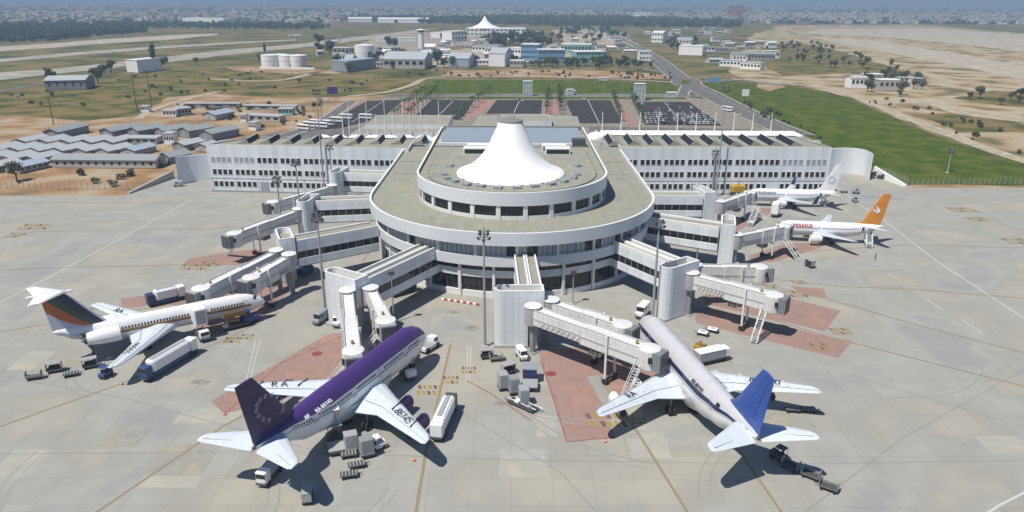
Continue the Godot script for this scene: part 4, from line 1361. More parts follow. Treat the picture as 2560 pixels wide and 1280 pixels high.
func cockpit(t: Node, stn: Array, L: float, z: float, dz: float, phi: float, m := "dark_glass"):
	for k in 6:
		var c := (k - 2.5) * phi / 3.0
		var st := S()
		var a := deg_to_rad(c - phi / 6.6)
		var b := deg_to_rad(c + phi / 6.6)
		var zz := z + absf(k - 2.5) * 0.25
		quad(st, fus_pt(stn, zz, a, L, 0.04), fus_pt(stn, zz, b, L, 0.04), fus_pt(stn, zz + dz, b, L, 0.04), fus_pt(stn, zz + dz, a, L, 0.04))
		obj("cockpit_window", st, m, t)

func letters(parent: Node, text: String, size: float, m: String, xf: Transform3D, called := "lettering", bold := true):
	var tm := TextMesh.new()
	var f := SystemFont.new()
	f.font_names = PackedStringArray(["Droid Sans"])
	f.font_weight = 700 if bold else 400
	tm.font = f
	tm.text = text
	tm.font_size = 64
	tm.pixel_size = size / 46.0
	tm.depth = 0.03
	tm.material = M[m]
	return inst(called, tm, parent, xf)

# lettering lying on a wing: at a point, reading along `along`, its top towards `top`
func flat_text(parent: Node, text: String, size: float, at: Vector3, along: Vector3, top: Vector3, m := "letter_black"):
	var x := along.normalized()
	var z := x.cross(top).normalized()
	var y := z.cross(x)
	letters(parent, text, size, m, Transform3D(Basis(x, y, z), at), "registration", false)

func star(st: SurfaceTool, c: Vector3, u: Vector3, v: Vector3, r: float, rot: float):
	var o := []
	for k in 10:
		var t := rot + TAU * k / 10
		o.append([cos(t), sin(t), 1.0 if k % 2 == 0 else 0.45])
	for k in 10:
		var a: Array = o[k]
		var b: Array = o[(k + 1) % 10]
		var P := func(q: Array, f: float) -> Vector3: return c + (u * q[0] + v * q[1]) * q[2] * r * f
		quad(st, P.call(a, 1.0), P.call(b, 1.0), P.call(b, 0.62), P.call(a, 0.62))

func plane_root(called: String, label: String, nose: Vector3, tail: Vector3, group := "") -> Node3D:
	var mid := (nose + tail) / 2
	var d := nose - tail
	return thing(called, label, "airliner", Vector3(mid.x, 0, mid.z), atan2(-d.x, -d.z), group)

func wide_jet(label: String, nose: Vector3, tail: Vector3, purple: bool):
	var t := plane_root("airliner", label, nose, tail, "four engined wide bodied airliners")
	var L := 57.5
	var stn := [[0.0, 0.03, 4.15], [0.35, 0.62, 4.2], [1.2, 1.2, 4.35], [2.6, 1.85, 4.55], [5.0, 2.55, 4.8], [8.5, 3.04, 4.9], [38.0, 3.04, 4.9], [44.5, 2.55, 5.35], [50.5, 1.65, 6.05], [55.5, 0.75, 6.6], [57.5, 0.32, 6.75]]
	if purple:
		skin(t, "fuselage_crown", stn, L, 0, 62, "purple")
		skin(t, "fuselage_side", stn, L, 62, 80, "paint_white")
		skin(t, "cheatline", stn, L, 80, 83, "navy", 2.0, 56)
		skin(t, "nose_cone", stn, L, 80, 83, "paint_white", 0, 2.0)
		skin(t, "tail_cone", stn, L, 80, 83, "paint_white", 56, L)
		skin(t, "fuselage_belly", stn, L, 83, 180, "paint_white")
		window_row(t, stn, L, 72, [[6.5, 12], [14, 22], [25, 31.5], [33.5, 43], [45, 49.5]], 0.62, 0.34, 4.2)
	else:
		skin(t, "fuselage_crown", stn, L, 0, 63, "paint_silver")
		skin(t, "cheatline", stn, L, 63, 78, "navy", 3.0, 55)
		skin(t, "nose_band", stn, L, 63, 78, "paint_silver", 0, 3.0)
		skin(t, "tail_band", stn, L, 63, 78, "paint_white", 55, L)
		skin(t, "fuselage_side", stn, L, 78, 81, "paint_white")
		skin(t, "thin_line", stn, L, 81, 83.5, "navy", 3.0, 55)
		skin(t, "nose_band", stn, L, 81, 83.5, "paint_white", 0, 3.0)
		skin(t, "tail_band", stn, L, 81, 83.5, "paint_white", 55, L)
		skin(t, "fuselage_belly", stn, L, 83.5, 180, "paint_white")
		window_row(t, stn, L, 72, [[6.5, 12], [14, 22], [25, 31.5], [33.5, 43], [45, 49.5]], 0.62, 0.34, 3.4)
	cockpit(t, stn, L, 2.0, 0.9, 58)
	for z in [12.3, 23, 32, 43.5]: 
		for sg in [1, -1]: door(t, stn, L, z, sg, 62, 88, 1.1, "mid_grey")
	var st := S()
	lathe(st, [Vector2(0.05, 0.55), Vector2(0.34, 0.5), Vector2(0.36, 0.0)], 12)
	var tip := obj("tail_pipe", st, "dark_metal", t)
	tip.transform = Transform3D(Basis(Vector3.RIGHT, PI / 2), Vector3(0, 6.75 * V, L / 2 - 0.1))
	# wing root fairing and wings
	var wm := "wing_white"
	var w := wing_pair(t, [[Vector3(0.5, 2.9, -8.9), 14.1, 0.11], [Vector3(3.2, 3.05, -6.7), 11.9, 0.11], [Vector3(8.8, 3.4, -2.3), 7.2, 0.11], [Vector3(23.2, 4.6, 9.0), 3.0, 0.10], [Vector3(24.0, 4.66, 10.2), 1.7, 0.08]], wm)
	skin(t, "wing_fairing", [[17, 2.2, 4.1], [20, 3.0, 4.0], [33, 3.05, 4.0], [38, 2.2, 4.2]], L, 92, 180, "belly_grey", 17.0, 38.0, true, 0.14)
	for sg in [1, -1]:
		engine(t, Vector3(9.4 * sg, 1.55, -6.4), 1.1, 6.2, "dark_purple" if purple else "paint_white", 0.35)
		engine(t, Vector3(16.8 * sg, 2.1, -0.4), 1.1, 6.2, "dark_purple" if purple else "paint_white", 0.4)
		var wg: Node = w[0] if sg > 0 else w[1]
		for x in [11.6, 18.6]:
			st = S()
			var f: float = (x - 8.8) / 14.4
			var zz := lerpf(-2.3, 9.0, f)
			box(st, Vector3(x * sg - 0.07, lerpf(3.4, 4.6, f) * V, zz + 0.5), Vector3(x * sg + 0.07, lerpf(4.35, 5.05, f) * V, zz + lerpf(4.2, 2.3, f)), Transform3D(), 0.05)
			obj("wing_fence", st, "dark_metal" if purple else "wing_white", wg)
	# tail
	var fin := surface(t, "fin", [[Vector3(0, 7.2 * V, 16.6), 12.4, 0.045], [Vector3(0, 8.8 * V, 20.0), 9.4, 0.07], [Vector3(0, 15.7 * V, 27.4), 4.0, 0.08]], Vector3(1, 0, 0), "dark_purple" if purple else "blue_fin")
	st = S()
	for s in [1, -1]: tube(st, Vector3(s * 0.3, 8.6 * V, 26.6), Vector3(s * 0.12, 15.4 * V, 30.2), 0.06, 0.05, 4)
	obj("rudder_gap", st, "navy", fin)
	for sg in [1, -1]:
		var q := [[Vector3(0.6 * sg, 6.3 * V, 21.9), 7.4, 0.09], [Vector3(9.6 * sg, 7.0 * V, 28.9), 2.9, 0.08], [Vector3(10.3 * sg, 7.05 * V, 29.9), 1.7, 0.07]]
		var sb := surface(t, "tailplane", q, Vector3(0, V, 0), wm, sg < 0)
		st = S()
		tube(st, Vector3(1.4 * sg, 6.66 * V, 27.4), Vector3(9.5 * sg, 7.2 * V, 31.0), 0.05, 0.05, 4)
		obj("elevator_gap", st, "mid_grey", sb)
	for x in [-5.2, 0, 5.2]: gear(t, x, 3.4, 3.2, 0.65, 2, 2)
	gear(t, 0, -22.5, 3.0, 0.55, 2, 1)
	# markings
	for sg in [1, -1]:
		var top := Vector3(0, 0, -1)
		var al := Vector3(1, 0.115 if sg > 0 else -0.115, 0.66 * sg).normalized()
		if purple:
			flat_text(t, "86145" if sg > 0 else "R A", 1.7, Vector3(15.2 * sg, 4.62 * V, 5.2), al, top)
		else:
			flat_text(t, "86110" if sg > 0 else "RA", 1.7, Vector3(15.0 * sg, 4.62 * V, 5.0), al, top)
		var b := Basis(Vector3(0, 0, -sg), Vector3(-sg * 0.82, 0.57, 0), Vector3(sg * 0.57, 0.82, 0))
		letters(t, "RA-86145" if purple else "RA-86110", 0.8, "letter_white" if purple else "letter_black", Transform3D(b, fus_pt(stn, 41.6 if purple else 38.0, sg * deg_to_rad(55), L, 0.22)), "registration")
		st = S()
		var fl := fus_pt(stn, 46.0, sg * deg_to_rad(56), L, 0.05)
		box(st, Vector3(-0.02, -0.35, -0.6), Vector3(0.02, 0.35, 0.6), Transform3D(Basis(Vector3(0, 0, 1), sg * deg_to_rad(-56 + 90)), fl))
		obj("flag", st, "letter_white" if purple else "letter_black", t)
		if purple:
			st = S()
			for k in 14:
				var a := TAU * k / 14
				var c := Vector3(sg * 0.56, (11.0 + 1.9 * sin(a) - 0.3) * V, 24.6 + 2.9 * cos(a) + 1.5 * sin(a))
				star(st, c, Vector3(0, 0.6, 0), Vector3(0, 0, 0.6), 0.95, 0.3 + a)
			obj("star_ring", st, "star_grey", fin)
	return t

func striped_jet(label: String, nose: Vector3, tail: Vector3):
	var t := plane_root("airliner", label, nose, tail)
	var L := 49.5
	var stn := [[0.0, 0.03, 3.4], [0.4, 0.5, 3.42], [1.3, 0.95, 3.5], [2.8, 1.4, 3.68], [4.6, 1.75, 3.8], [7.0, 1.95, 3.9], [36.0, 1.95, 3.9], [41.0, 1.7, 4.2], [45.0, 1.2, 4.75], [48.5, 0.5, 5.35], [49.5, 0.1, 5.5]]
	skin(t, "fuselage_crown", stn, L, 0, 84, "paint_white")
	skin(t, "orange_line", stn, L, 84, 94, "brown_line", 4.0, 44)
	skin(t, "dark_line", stn, L, 94, 100, "rust_line", 4.0, 44)
	skin(t, "nose_band", stn, L, 84, 100, "paint_white", 0, 4.0)
	skin(t, "tail_band", stn, L, 84, 100, "fin_lilac", 44, L)
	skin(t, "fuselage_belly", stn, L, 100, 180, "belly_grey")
	window_row(t, stn, L, 76, [[6.0, 14.5], [19.0, 36.5]], 0.72, 0.4, 6.0)
	cockpit(t, stn, L, 1.9, 0.8, 56)
	for z in [4.8, 16.0]:
		for sg in [1, -1]: door(t, stn, L, z, sg, 60, 96, 0.95, "dark_metal" if z > 10 and sg > 0 else "mid_grey")
	wing_pair(t, [[Vector3(0.4, 2.5, -3.0), 12.5, 0.11], [Vector3(2.0, 2.6, -1.6), 11.0, 0.11], [Vector3(8.0, 3.0, 3.0), 6.2, 0.10], [Vector3(20.6, 3.7, 12.3), 3.2, 0.09], [Vector3(21.3, 3.75, 13.4), 1.8, 0.08]], "wing_white")
	# paired rear engines
	for sg in [1, -1]:
		for k in 2:
			engine(t, Vector3((3.05 + k * 1.8) * sg, 4.3, 11.0), 1.15, 7.2, "paint_white", 0.0)
		var st := S()
		box(st, Vector3(minf(1.5 * sg, 4.6 * sg), 3.85 * V, 11.6), Vector3(maxf(1.5 * sg, 4.6 * sg), 4.6 * V, 16.6), Transform3D(), 0.3)
		obj("engine_fairing", st, "paint_white", t)
	# fin with its sweeping bands of colour, drawn as slices of one tapered surface
	var root := [Vector3(0, 5.4 * V, 12.6), 12.0, 0.05]
	var top := [Vector3(0, 12.1 * V, 20.8), 5.0, 0.07]
	var cut := [[0, 1, "fin_lilac"], [1, 2, "fin_teal"], [2, 3, "fin_green"], [3, 4, "fin_orange"], [4, 5, "fin_lilac"]]
	var n := 14
	for c in cut:
		var st := S()
		for sg in [1, -1]:
			var rows := []
			for i in n + 1:
				var f := float(i) / n
				var row := []
				for j in 5:
					var u := lerpf(band_edge(c[0], f), band_edge(c[1], f), j / 4.0)
					var le: Vector3 = root[0].lerp(top[0], f)
					var ch: float = lerpf(root[1], top[1], f)
					var th := 0.055 * ch * sin(PI * pow(u, 0.6)) * 0.9
					row.append(le + Vector3(sg * th, 0, u * ch))
				rows.append(row)
			grid(st, rows, false, sg > 0)
		obj("fin_band", st, c[2], t)
	for sg in [1, -1]:
		surface(t, "tailplane", [[Vector3(0.1 * sg, 12.15 * V, 20.2), 6.6, 0.08], [Vector3(6.3 * sg, 12.3 * V, 26.0), 2.2, 0.07]], Vector3(0, V, 0), "paint_white", sg < 0)
	var sb := S()
	box(sb, Vector3(-0.3, 11.9 * V, 18.9), Vector3(0.3, 12.4 * V, 28.4), Transform3D(), 0.25)
	obj("tail_bullet", sb, "paint_white", t)
	sb = S()
	tube(sb, Vector3(0, 0.3, 17.5), Vector3(0, 3.0 * V, 17.5), 0.12, 0.16, 6)
	tube(sb, Vector3(-0.5, 0.4, 17.5), Vector3(0.5, 0.4, 17.5), 0.4, 0.4, 10)
	obj("tail_prop", sb, "dark_metal", t)
	for x in [-3.4, 3.4]: gear(t, x, 6.0, 2.4, 0.6, 2, 2)
	gear(t, 0, -19.5, 2.2, 0.45, 2, 1)
	for sg in [1, -1]:
		var al := Vector3(1, 0.08 * sg, 0.74 * sg).normalized()
		flat_text(t, "86555" if sg > 0 else "RA", 1.7, Vector3(13.0 * sg, 3.62 * V + 0.2, 9.6), al, Vector3(0, 0, -1))
	return t

func band_edge(u: float, f: float) -> float:
	var k := int(u)
	if k == 0: return 0.0
	if k == 5: return 1.0
	var e: float = [0.06, 0.16 + 0.36 * f, 0.24 + 0.66 * f + 0.02 * sin(f * 9.0), 0.34 + 1.25 * f + 0.05 * sin(f * 8.0)][k - 1]
	return clampf(e, 0.0, 1.0)

func twin_jet(called: String, label: String, nose: Vector3, tail: Vector3, orange: bool, title: String, group := ""):
	var t := plane_root(called, label, nose, tail, group)
	var L := 38.0
	var stn := [[0.0, 0.03, 3.0], [0.3, 0.5, 3.02], [1.1, 0.98, 3.1], [2.3, 1.4, 3.25], [4.0, 1.75, 3.35], [6.0, 1.88, 3.4], [25.0, 1.88, 3.4], [29.5, 1.6, 3.65], [33.5, 1.05, 4.1], [37.0, 0.42, 4.5], [38.0, 0.15, 4.6]]
	skin(t, "fuselage_crown", stn, L, 0, 100, "paint_white")
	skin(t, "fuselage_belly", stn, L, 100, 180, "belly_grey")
	window_row(t, stn, L, 76, [[5.6, 16], [17.2, 30]], 0.52, 0.3, 5.0, "letter_blue")
	cockpit(t, stn, L, 1.5, 0.75, 56)
	for z in [4.4, 30.6]:
		for sg in [1, -1]: door(t, stn, L, z, sg, 62, 102, 0.85, "mid_grey")
	door(t, stn, L, 30.6, -1, 62, 102, 0.95, "dark_metal")
	wing_pair(t, [[Vector3(0.4, 2.2, -6.2), 8.6, 0.12], [Vector3(1.9, 2.35, -5.2), 7.5, 0.12], [Vector3(6.0, 2.8, -2.3), 4.8, 0.11], [Vector3(16.2, 3.9, 4.2), 1.9, 0.10]], "wing_white")
	for sg in [1, -1]:
		engine(t, Vector3(4.9 * sg, 1.75, -6.8), 1.02, 4.2, "paint_white", 0.25)
		if not orange:
			surface(t, "winglet", [[Vector3(16.2 * sg, 3.9 * V, 4.2), 1.9, 0.06], [Vector3(16.9 * sg, 6.3 * V, 5.6), 1.0, 0.06]], Vector3(1, 0, 0), "navy")
		surface(t, "tailplane", [[Vector3(0.4 * sg, 4.3 * V, 13.2), 4.2, 0.08], [Vector3(7.1 * sg, 4.9 * V, 17.6), 1.4, 0.07]], Vector3(0, V, 0), "wing_white", sg < 0)
	var fin := surface(t, "fin", [[Vector3(0, 4.9 * V, 8.2), 9.6, 0.03], [Vector3(0, 6.0 * V, 12.0), 6.4, 0.06], [Vector3(0, 12.9 * V, 17.2), 2.9, 0.07]], Vector3(1, 0, 0), "orange_fin" if orange else "paint_white")
	for sg in [1, -1]:
		var st := S()
		if orange:
			# a pale bird with raised wings
			for q in [[[0.0, 0.0], [1.5, 0.6], [0.9, 1.6], [-0.2, 2.6], [0.3, 1.2]], [[0.2, 0.3], [-1.0, 0.9], [-1.5, 2.0], [-0.8, 1.3], [0.4, 0.9]]]:
				for j in range(1, 4):
					var P := func(k: int) -> Vector3: return Vector3(sg * 0.32, (7.9 + q[k][1] * 0.8) * V, 15.8 + q[k][0])
					tri(st, P.call(0), P.call(j), P.call(j + 1))
			obj("emblem", st, "letter_white", fin)
		else:
			for k in 24:
				var a := TAU * k / 24
				var b := TAU * (k + 1) / 24
				var P := func(t2: float, r: float) -> Vector3: return Vector3(sg * 0.32, (8.4 + sin(t2) * r * 0.75) * V, 16.0 + cos(t2) * r)
				quad(st, P.call(a, 1.4), P.call(b, 1.4), P.call(b, 1.0), P.call(a, 1.0))
				if k % 3 == 0: quad(st, P.call(a, 1.7), P.call(b, 1.7), P.call(b, 1.5), P.call(a, 1.5))
			obj("emblem", st, "emblem_blue", fin)
		if title:
			var ph: float = sg * deg_to_rad(60)
			var n := Vector3(sin(ph) * V, cos(ph), 0).normalized()
			var x := Vector3(0, 0, -sg)
			letters(t, title, 1.15 if orange else 0.95, "letter_red" if orange else "letter_blue", Transform3D(Basis(x, n.cross(x), n), fus_pt(stn, 10.0 if orange else 8.8, ph, L, 0.22)), "airline_title")
	for x in [-2.9, 2.9]: gear(t, x, 1.5, 2.0, 0.55, 2, 1)
	gear(t, 0, -14.6, 1.8, 0.36, 2, 1)
	return t

func aircraft():
	wide_jet("large purple topped airliner with a dark starred tail fin", Vector3(-21.3,6.3,-160.5), Vector3(-44.4,9.7,-107.8), true)
	wide_jet("large white airliner with a plain blue tail fin and navy stripe", Vector3(32.6,6.3,-167.5), Vector3(43.8,9.7,-111.6), false)
	striped_jet("white T-tailed airliner with orange, green and navy bands on its fin", Vector3(-67.7,5.0,-184.0), Vector3(-109.0,8.0,-157.0))
	twin_jet("airliner", "white twin jet with an orange tail fin and white bird emblem", Vector3(95.6,4.6,-255.5), Vector3(133.1,6.6,-250.5), true, "PEGASUS", "twin engined airliners at the right hand piers")
	twin_jet("airliner", "white twin jet with a pale ringed emblem on its white fin", Vector3(97.6,4.6,-303.2), Vector3(139.3,6.6,-299.5), false, "SunExpress", "twin engined airliners at the right hand piers")
	twin_jet("airliner", "tiny white airliner taxiing far off between the grass strips", Vector3(-511.5,4.6,-1691.0), Vector3(-472.9,6.6,-1747.6), false, "")
	twin_jet("airliner", "faint white airliner parked at the edge of the distant tan apron", Vector3(-371.3,4.6,-1458.0), Vector3(-331.4,6.6,-1494.8), false, "")

# ---------------------------------------------------------------- vehicles (forward is -z)
func kit(called: String, label: String, cat: String, front: Vector3, back: Vector3, spec: Array, wheels := [], group := "") -> Node3D:
	var mid := (front + back) / 2
	var d := front - back
	var t := thing(called, label, cat, Vector3(mid.x, 0, mid.z), atan2(-d.x, -d.z), group)
	for s in spec:
		var st := S()
		var lo: Vector3 = s[2]
		var hi: Vector3 = s[3]
		box(st, Vector3(lo.x, lo.y * V, lo.z), Vector3(hi.x, hi.y * V, hi.z), Transform3D(), s[4] if s.size() > 4 else 0.06)
		obj(s[0], st, s[1], t)
	for w in wheels:
		for sx in [-1, 1]:
			var st := S()
			var rows := []
			for p in [[0.0, 0.25], [0.0, 0.9], [0.05, 1.0], [0.25, 1.0], [0.3, 0.9], [0.3, 0.25]]:
				var row := []
				for k in 13: row.append(Vector3(sx * w[0] - 0.15 + p[0], (w[2] + sin(TAU * k / 12) * w[2] * p[1]) * V, w[1] + cos(TAU * k / 12) * w[2] * p[1]))
				rows.append(row)
			grid(st, rows)
			obj("wheel", st, "rubber", t)
	return t

func v3(x: float, y: float, z: float) -> Vector3: return Vector3(x, y, z)

func near(p: Vector3, deg: float) -> Array:   # front and back points for a vehicle at p heading deg
	var d := Vector3(-sin(deg_to_rad(deg)), 0, -cos(deg_to_rad(deg)))
	return [p + d, p - d]

func tanker(label: String, f: Vector3, b: Vector3, cab: String, long := 11.0):
	var h := long / 2
	var t := kit("fuel_truck", label, "fuel truck", f, b, [
		["chassis", "dark_metal", v3(-1.1, 0.55, -h), v3(1.1, 1.0, h)],
		["cab", cab, v3(-1.25, 0.7, -h), v3(1.25, 2.7, -h + 2.0), 0.2],
		["windscreen", "car_glass", v3(-1.1, 1.75, -h - 0.03), v3(1.1, 2.5, -h + 0.3), 0.05],
		["tank", "paint_white", v3(-1.3, 1.05, -h + 2.2), v3(1.3, 3.2, h - 2.2), 0.45],
		["pump_housing", "paint_white", v3(-1.3, 0.9, h - 2.1), v3(1.3, 3.0, h), 0.2],
		["locker", "blue_truck", v3(-1.28, 0.6, -h + 3.0), v3(1.28, 1.2, h - 3.0), 0.08],
		["walkway", "mid_grey", v3(-0.5, 3.2, -h + 2.8), v3(0.5, 3.32, h - 2.6)]], [[1.1, -h + 1.2, 0.5], [1.1, h - 2.6, 0.5], [1.1, h - 1.3, 0.5]], "airport fuel trucks")
	return t

func cart(label: String, p: Vector3, deg: float, style: int, group := "baggage carts and dollies on the apron"):
	var q := near(p, deg)
	var spec := [["bed", "dark_metal", v3(-0.85, 0.45, -1.6), v3(0.85, 0.62, 1.6)], ["drawbar", "dark_metal", v3(-0.06, 0.42, -2.5), v3(0.06, 0.52, -1.6), 0.02]]
	if style == 0:   # open cart with end rails
		spec.append_array([["end_rail", "galvanised", v3(-0.85, 0.6, -1.6), v3(0.85, 1.5, -1.5), 0.03], ["end_rail", "galvanised", v3(-0.85, 0.6, 1.5), v3(0.85, 1.5, 1.6), 0.03], ["side_board", "grey_metal", v3(0.8, 0.6, -1.5), v3(0.86, 0.95, 1.5), 0.02]])
	elif style == 1:   # covered cart
		spec.append_array([["roof", "mid_grey", v3(-0.9, 1.75, -1.65), v3(0.9, 1.85, 1.65), 0.04], ["end_panel", "galvanised", v3(-0.85, 0.6, -1.6), v3(0.85, 1.75, -1.52), 0.03], ["end_panel", "galvanised", v3(-0.85, 0.6, 1.52), v3(0.85, 1.75, 1.6), 0.03], ["load", "cloth_dark", v3(-0.7, 0.62, -1.2), v3(0.7, 1.2, 1.1), 0.15]])
	elif style == 2:   # flat pallet dolly with rollers
		for k in 5: spec.append(["roller", "galvanised", v3(-0.8, 0.62, -1.4 + k * 0.62), v3(0.8, 0.72, -1.2 + k * 0.62), 0.03])
	else:   # white dolly with a ring
		spec.append_array([["turntable", "paint_white", v3(-0.95, 0.62, -1.3), v3(0.95, 0.8, 1.3), 0.1], ["hole_plate", "mid_grey", v3(-0.4, 0.8, -0.5), v3(0.4, 0.84, 0.5), 0.02]])
	return kit("baggage_cart", label, "baggage cart", q[0], q[1], spec, [[0.7, -1.1, 0.22], [0.7, 1.1, 0.22]], group)

func tug(label: String, p: Vector3, deg: float, m: String):
	var q := near(p, deg)
	return kit("baggage_tug", label, "tug", q[0], q[1], [
		["body", m, v3(-0.85, 0.3, -1.6), v3(0.85, 1.0, 1.6), 0.12], ["hood", m, v3(-0.75, 1.0, -1.5), v3(0.75, 1.2, -0.4), 0.12],
		["seat", "cloth_dark", v3(-0.6, 1.0, 0.5), v3(0.6, 1.5, 0.8), 0.08], ["canopy", m, v3(-0.85, 1.95, -0.5), v3(0.85, 2.05, 1.4), 0.05],
		["canopy_post", "dark_metal", v3(-0.8, 1.0, -0.5), v3(-0.74, 1.96, -0.42), 0.02], ["canopy_post", "dark_metal", v3(0.74, 1.0, -0.5), v3(0.8, 1.96, -0.42), 0.02],
		["canopy_post", "dark_metal", v3(-0.8, 1.0, 1.3), v3(-0.74, 1.96, 1.38), 0.02], ["canopy_post", "dark_metal", v3(0.74, 1.0, 1.3), v3(0.8, 1.96, 1.38), 0.02]],
		[[0.75, -1.0, 0.36], [0.75, 1.0, 0.36]], "tugs on the apron")

func container(label: String, p: Vector3, deg: float, m: String, s := 1.0):
	var q := near(p, deg)
	return kit("cargo_container", label, "cargo container", q[0], q[1], [
		["dolly", "dark_metal", v3(-0.9, 0.3, -1.1) * s, v3(0.9, 0.55, 1.1) * s], ["box", m, v3(-0.85, 0.58, -1.0) * s, v3(0.85, 2.3, 1.0) * s, 0.12],
		["curtain", "bluegrey", v3(-0.7, 0.7, 0.98) * s, v3(0.7, 2.1, 1.03) * s, 0.02], ["edge_frame", "galvanised", v3(-0.9, 0.55, -1.04) * s, v3(0.9, 0.64, 1.04) * s, 0.02]],
		[[0.75 * s, -0.7 * s, 0.2], [0.75 * s, 0.7 * s, 0.2]], "cargo containers on dollies")

func van(label: String, p: Vector3, deg: float, m: String, s := 1.0):
	var q := near(p, deg)
	return kit("van", label, "van", q[0], q[1], [
		["body", m, v3(-0.95, 0.4, -1.6) * s, v3(0.95, 2.1, 2.4) * s, 0.22], ["bonnet", m, v3(-0.92, 0.4, -2.4) * s, v3(0.92, 1.15, -1.5) * s, 0.2],
		["windscreen", "car_glass", v3(-0.85, 1.2, -1.72) * s, v3(0.85, 1.9, -1.5) * s, 0.06], ["window", "car_glass", v3(-0.97, 1.3, -1.3) * s, v3(0.97, 1.85, -0.3) * s, 0.04],
		["window", "car_glass", v3(-0.8, 1.3, 2.3) * s, v3(0.8, 1.85, 2.42) * s, 0.03], ["bumper", "dark_metal", v3(-0.95, 0.35, -2.48) * s, v3(0.95, 0.6, -2.36) * s, 0.03],
		["headlight", "galvanised", v3(-0.85, 0.75, -2.45) * s, v3(-0.5, 0.95, -2.38) * s, 0.02], ["headlight", "galvanised", v3(0.5, 0.75, -2.45) * s, v3(0.85, 0.95, -2.38) * s, 0.02]],
		[[0.85 * s, -1.5 * s, 0.36], [0.85 * s, 1.5 * s, 0.36]], "vans by the piers")

func stair_truck(label: String, foot: Vector3, top: Vector3, h: float):
	var t := kit("stair_truck", label, "stair truck", foot, top, [
		["chassis", "paint_white", v3(-1.1, 0.5, -3.2), v3(1.1, 1.1, 3.2), 0.1], ["cab", "paint_white", v3(-1.1, 1.0, 1.6), v3(1.1, 2.3, 3.2), 0.15], ["windscreen", "car_glass", v3(-0.95, 1.5, 3.1), v3(0.95, 2.1, 3.24), 0.04]],
		[[1.0, -2.2, 0.4], [1.0, 2.2, 0.4]], "mobile stairs at the twin jets")
	var st := S()
	var hr := S()
	var a := Vector3(0, 0.4, -4.6)
	var b := Vector3(0, h, 3.4)
	for k in 16:
		var p := a.lerp(b, k / 15.0)
		box(st, p + Vector3(-0.9, -0.05, -0.2), p + Vector3(0.9, 0.06, 0.35))
	box(st, b + Vector3(-1.0, -0.1, 0), b + Vector3(1.0, 0.06, 1.6))
	obj("step", st, "mid_grey", t)
	for s in [-0.95, 0.95]:
		var o := Vector3(s, 0, 0)
		var up := Vector3(0, 1.5, 0)
		tube(hr, a + o, b + o, 0.14, 0.14, 5)
		tube(hr, a + o + up, b + o + up, 0.07, 0.07, 5)
		tube(hr, b + o + up, b + o + up + Vector3(0, 0, 1.6), 0.07, 0.07, 5)
		for k in 7: tube(hr, a.lerp(b, k / 6.0) + o, a.lerp(b, k / 6.0) + o + up, 0.05, 0.05, 4)
	obj("handrail", hr, "paint_white", t)
	st = S()
	tube(st, Vector3(0.7, 1.5, -1.5), Vector3(0.7, h - 0.5, 2.6), 0.16, 0.12, 6)
	tube(st, Vector3(-0.7, 1.5, -1.5), Vector3(-0.7, h - 0.5, 2.6), 0.16, 0.12, 6)
	obj("lift_strut", st, "grey_metal", t)

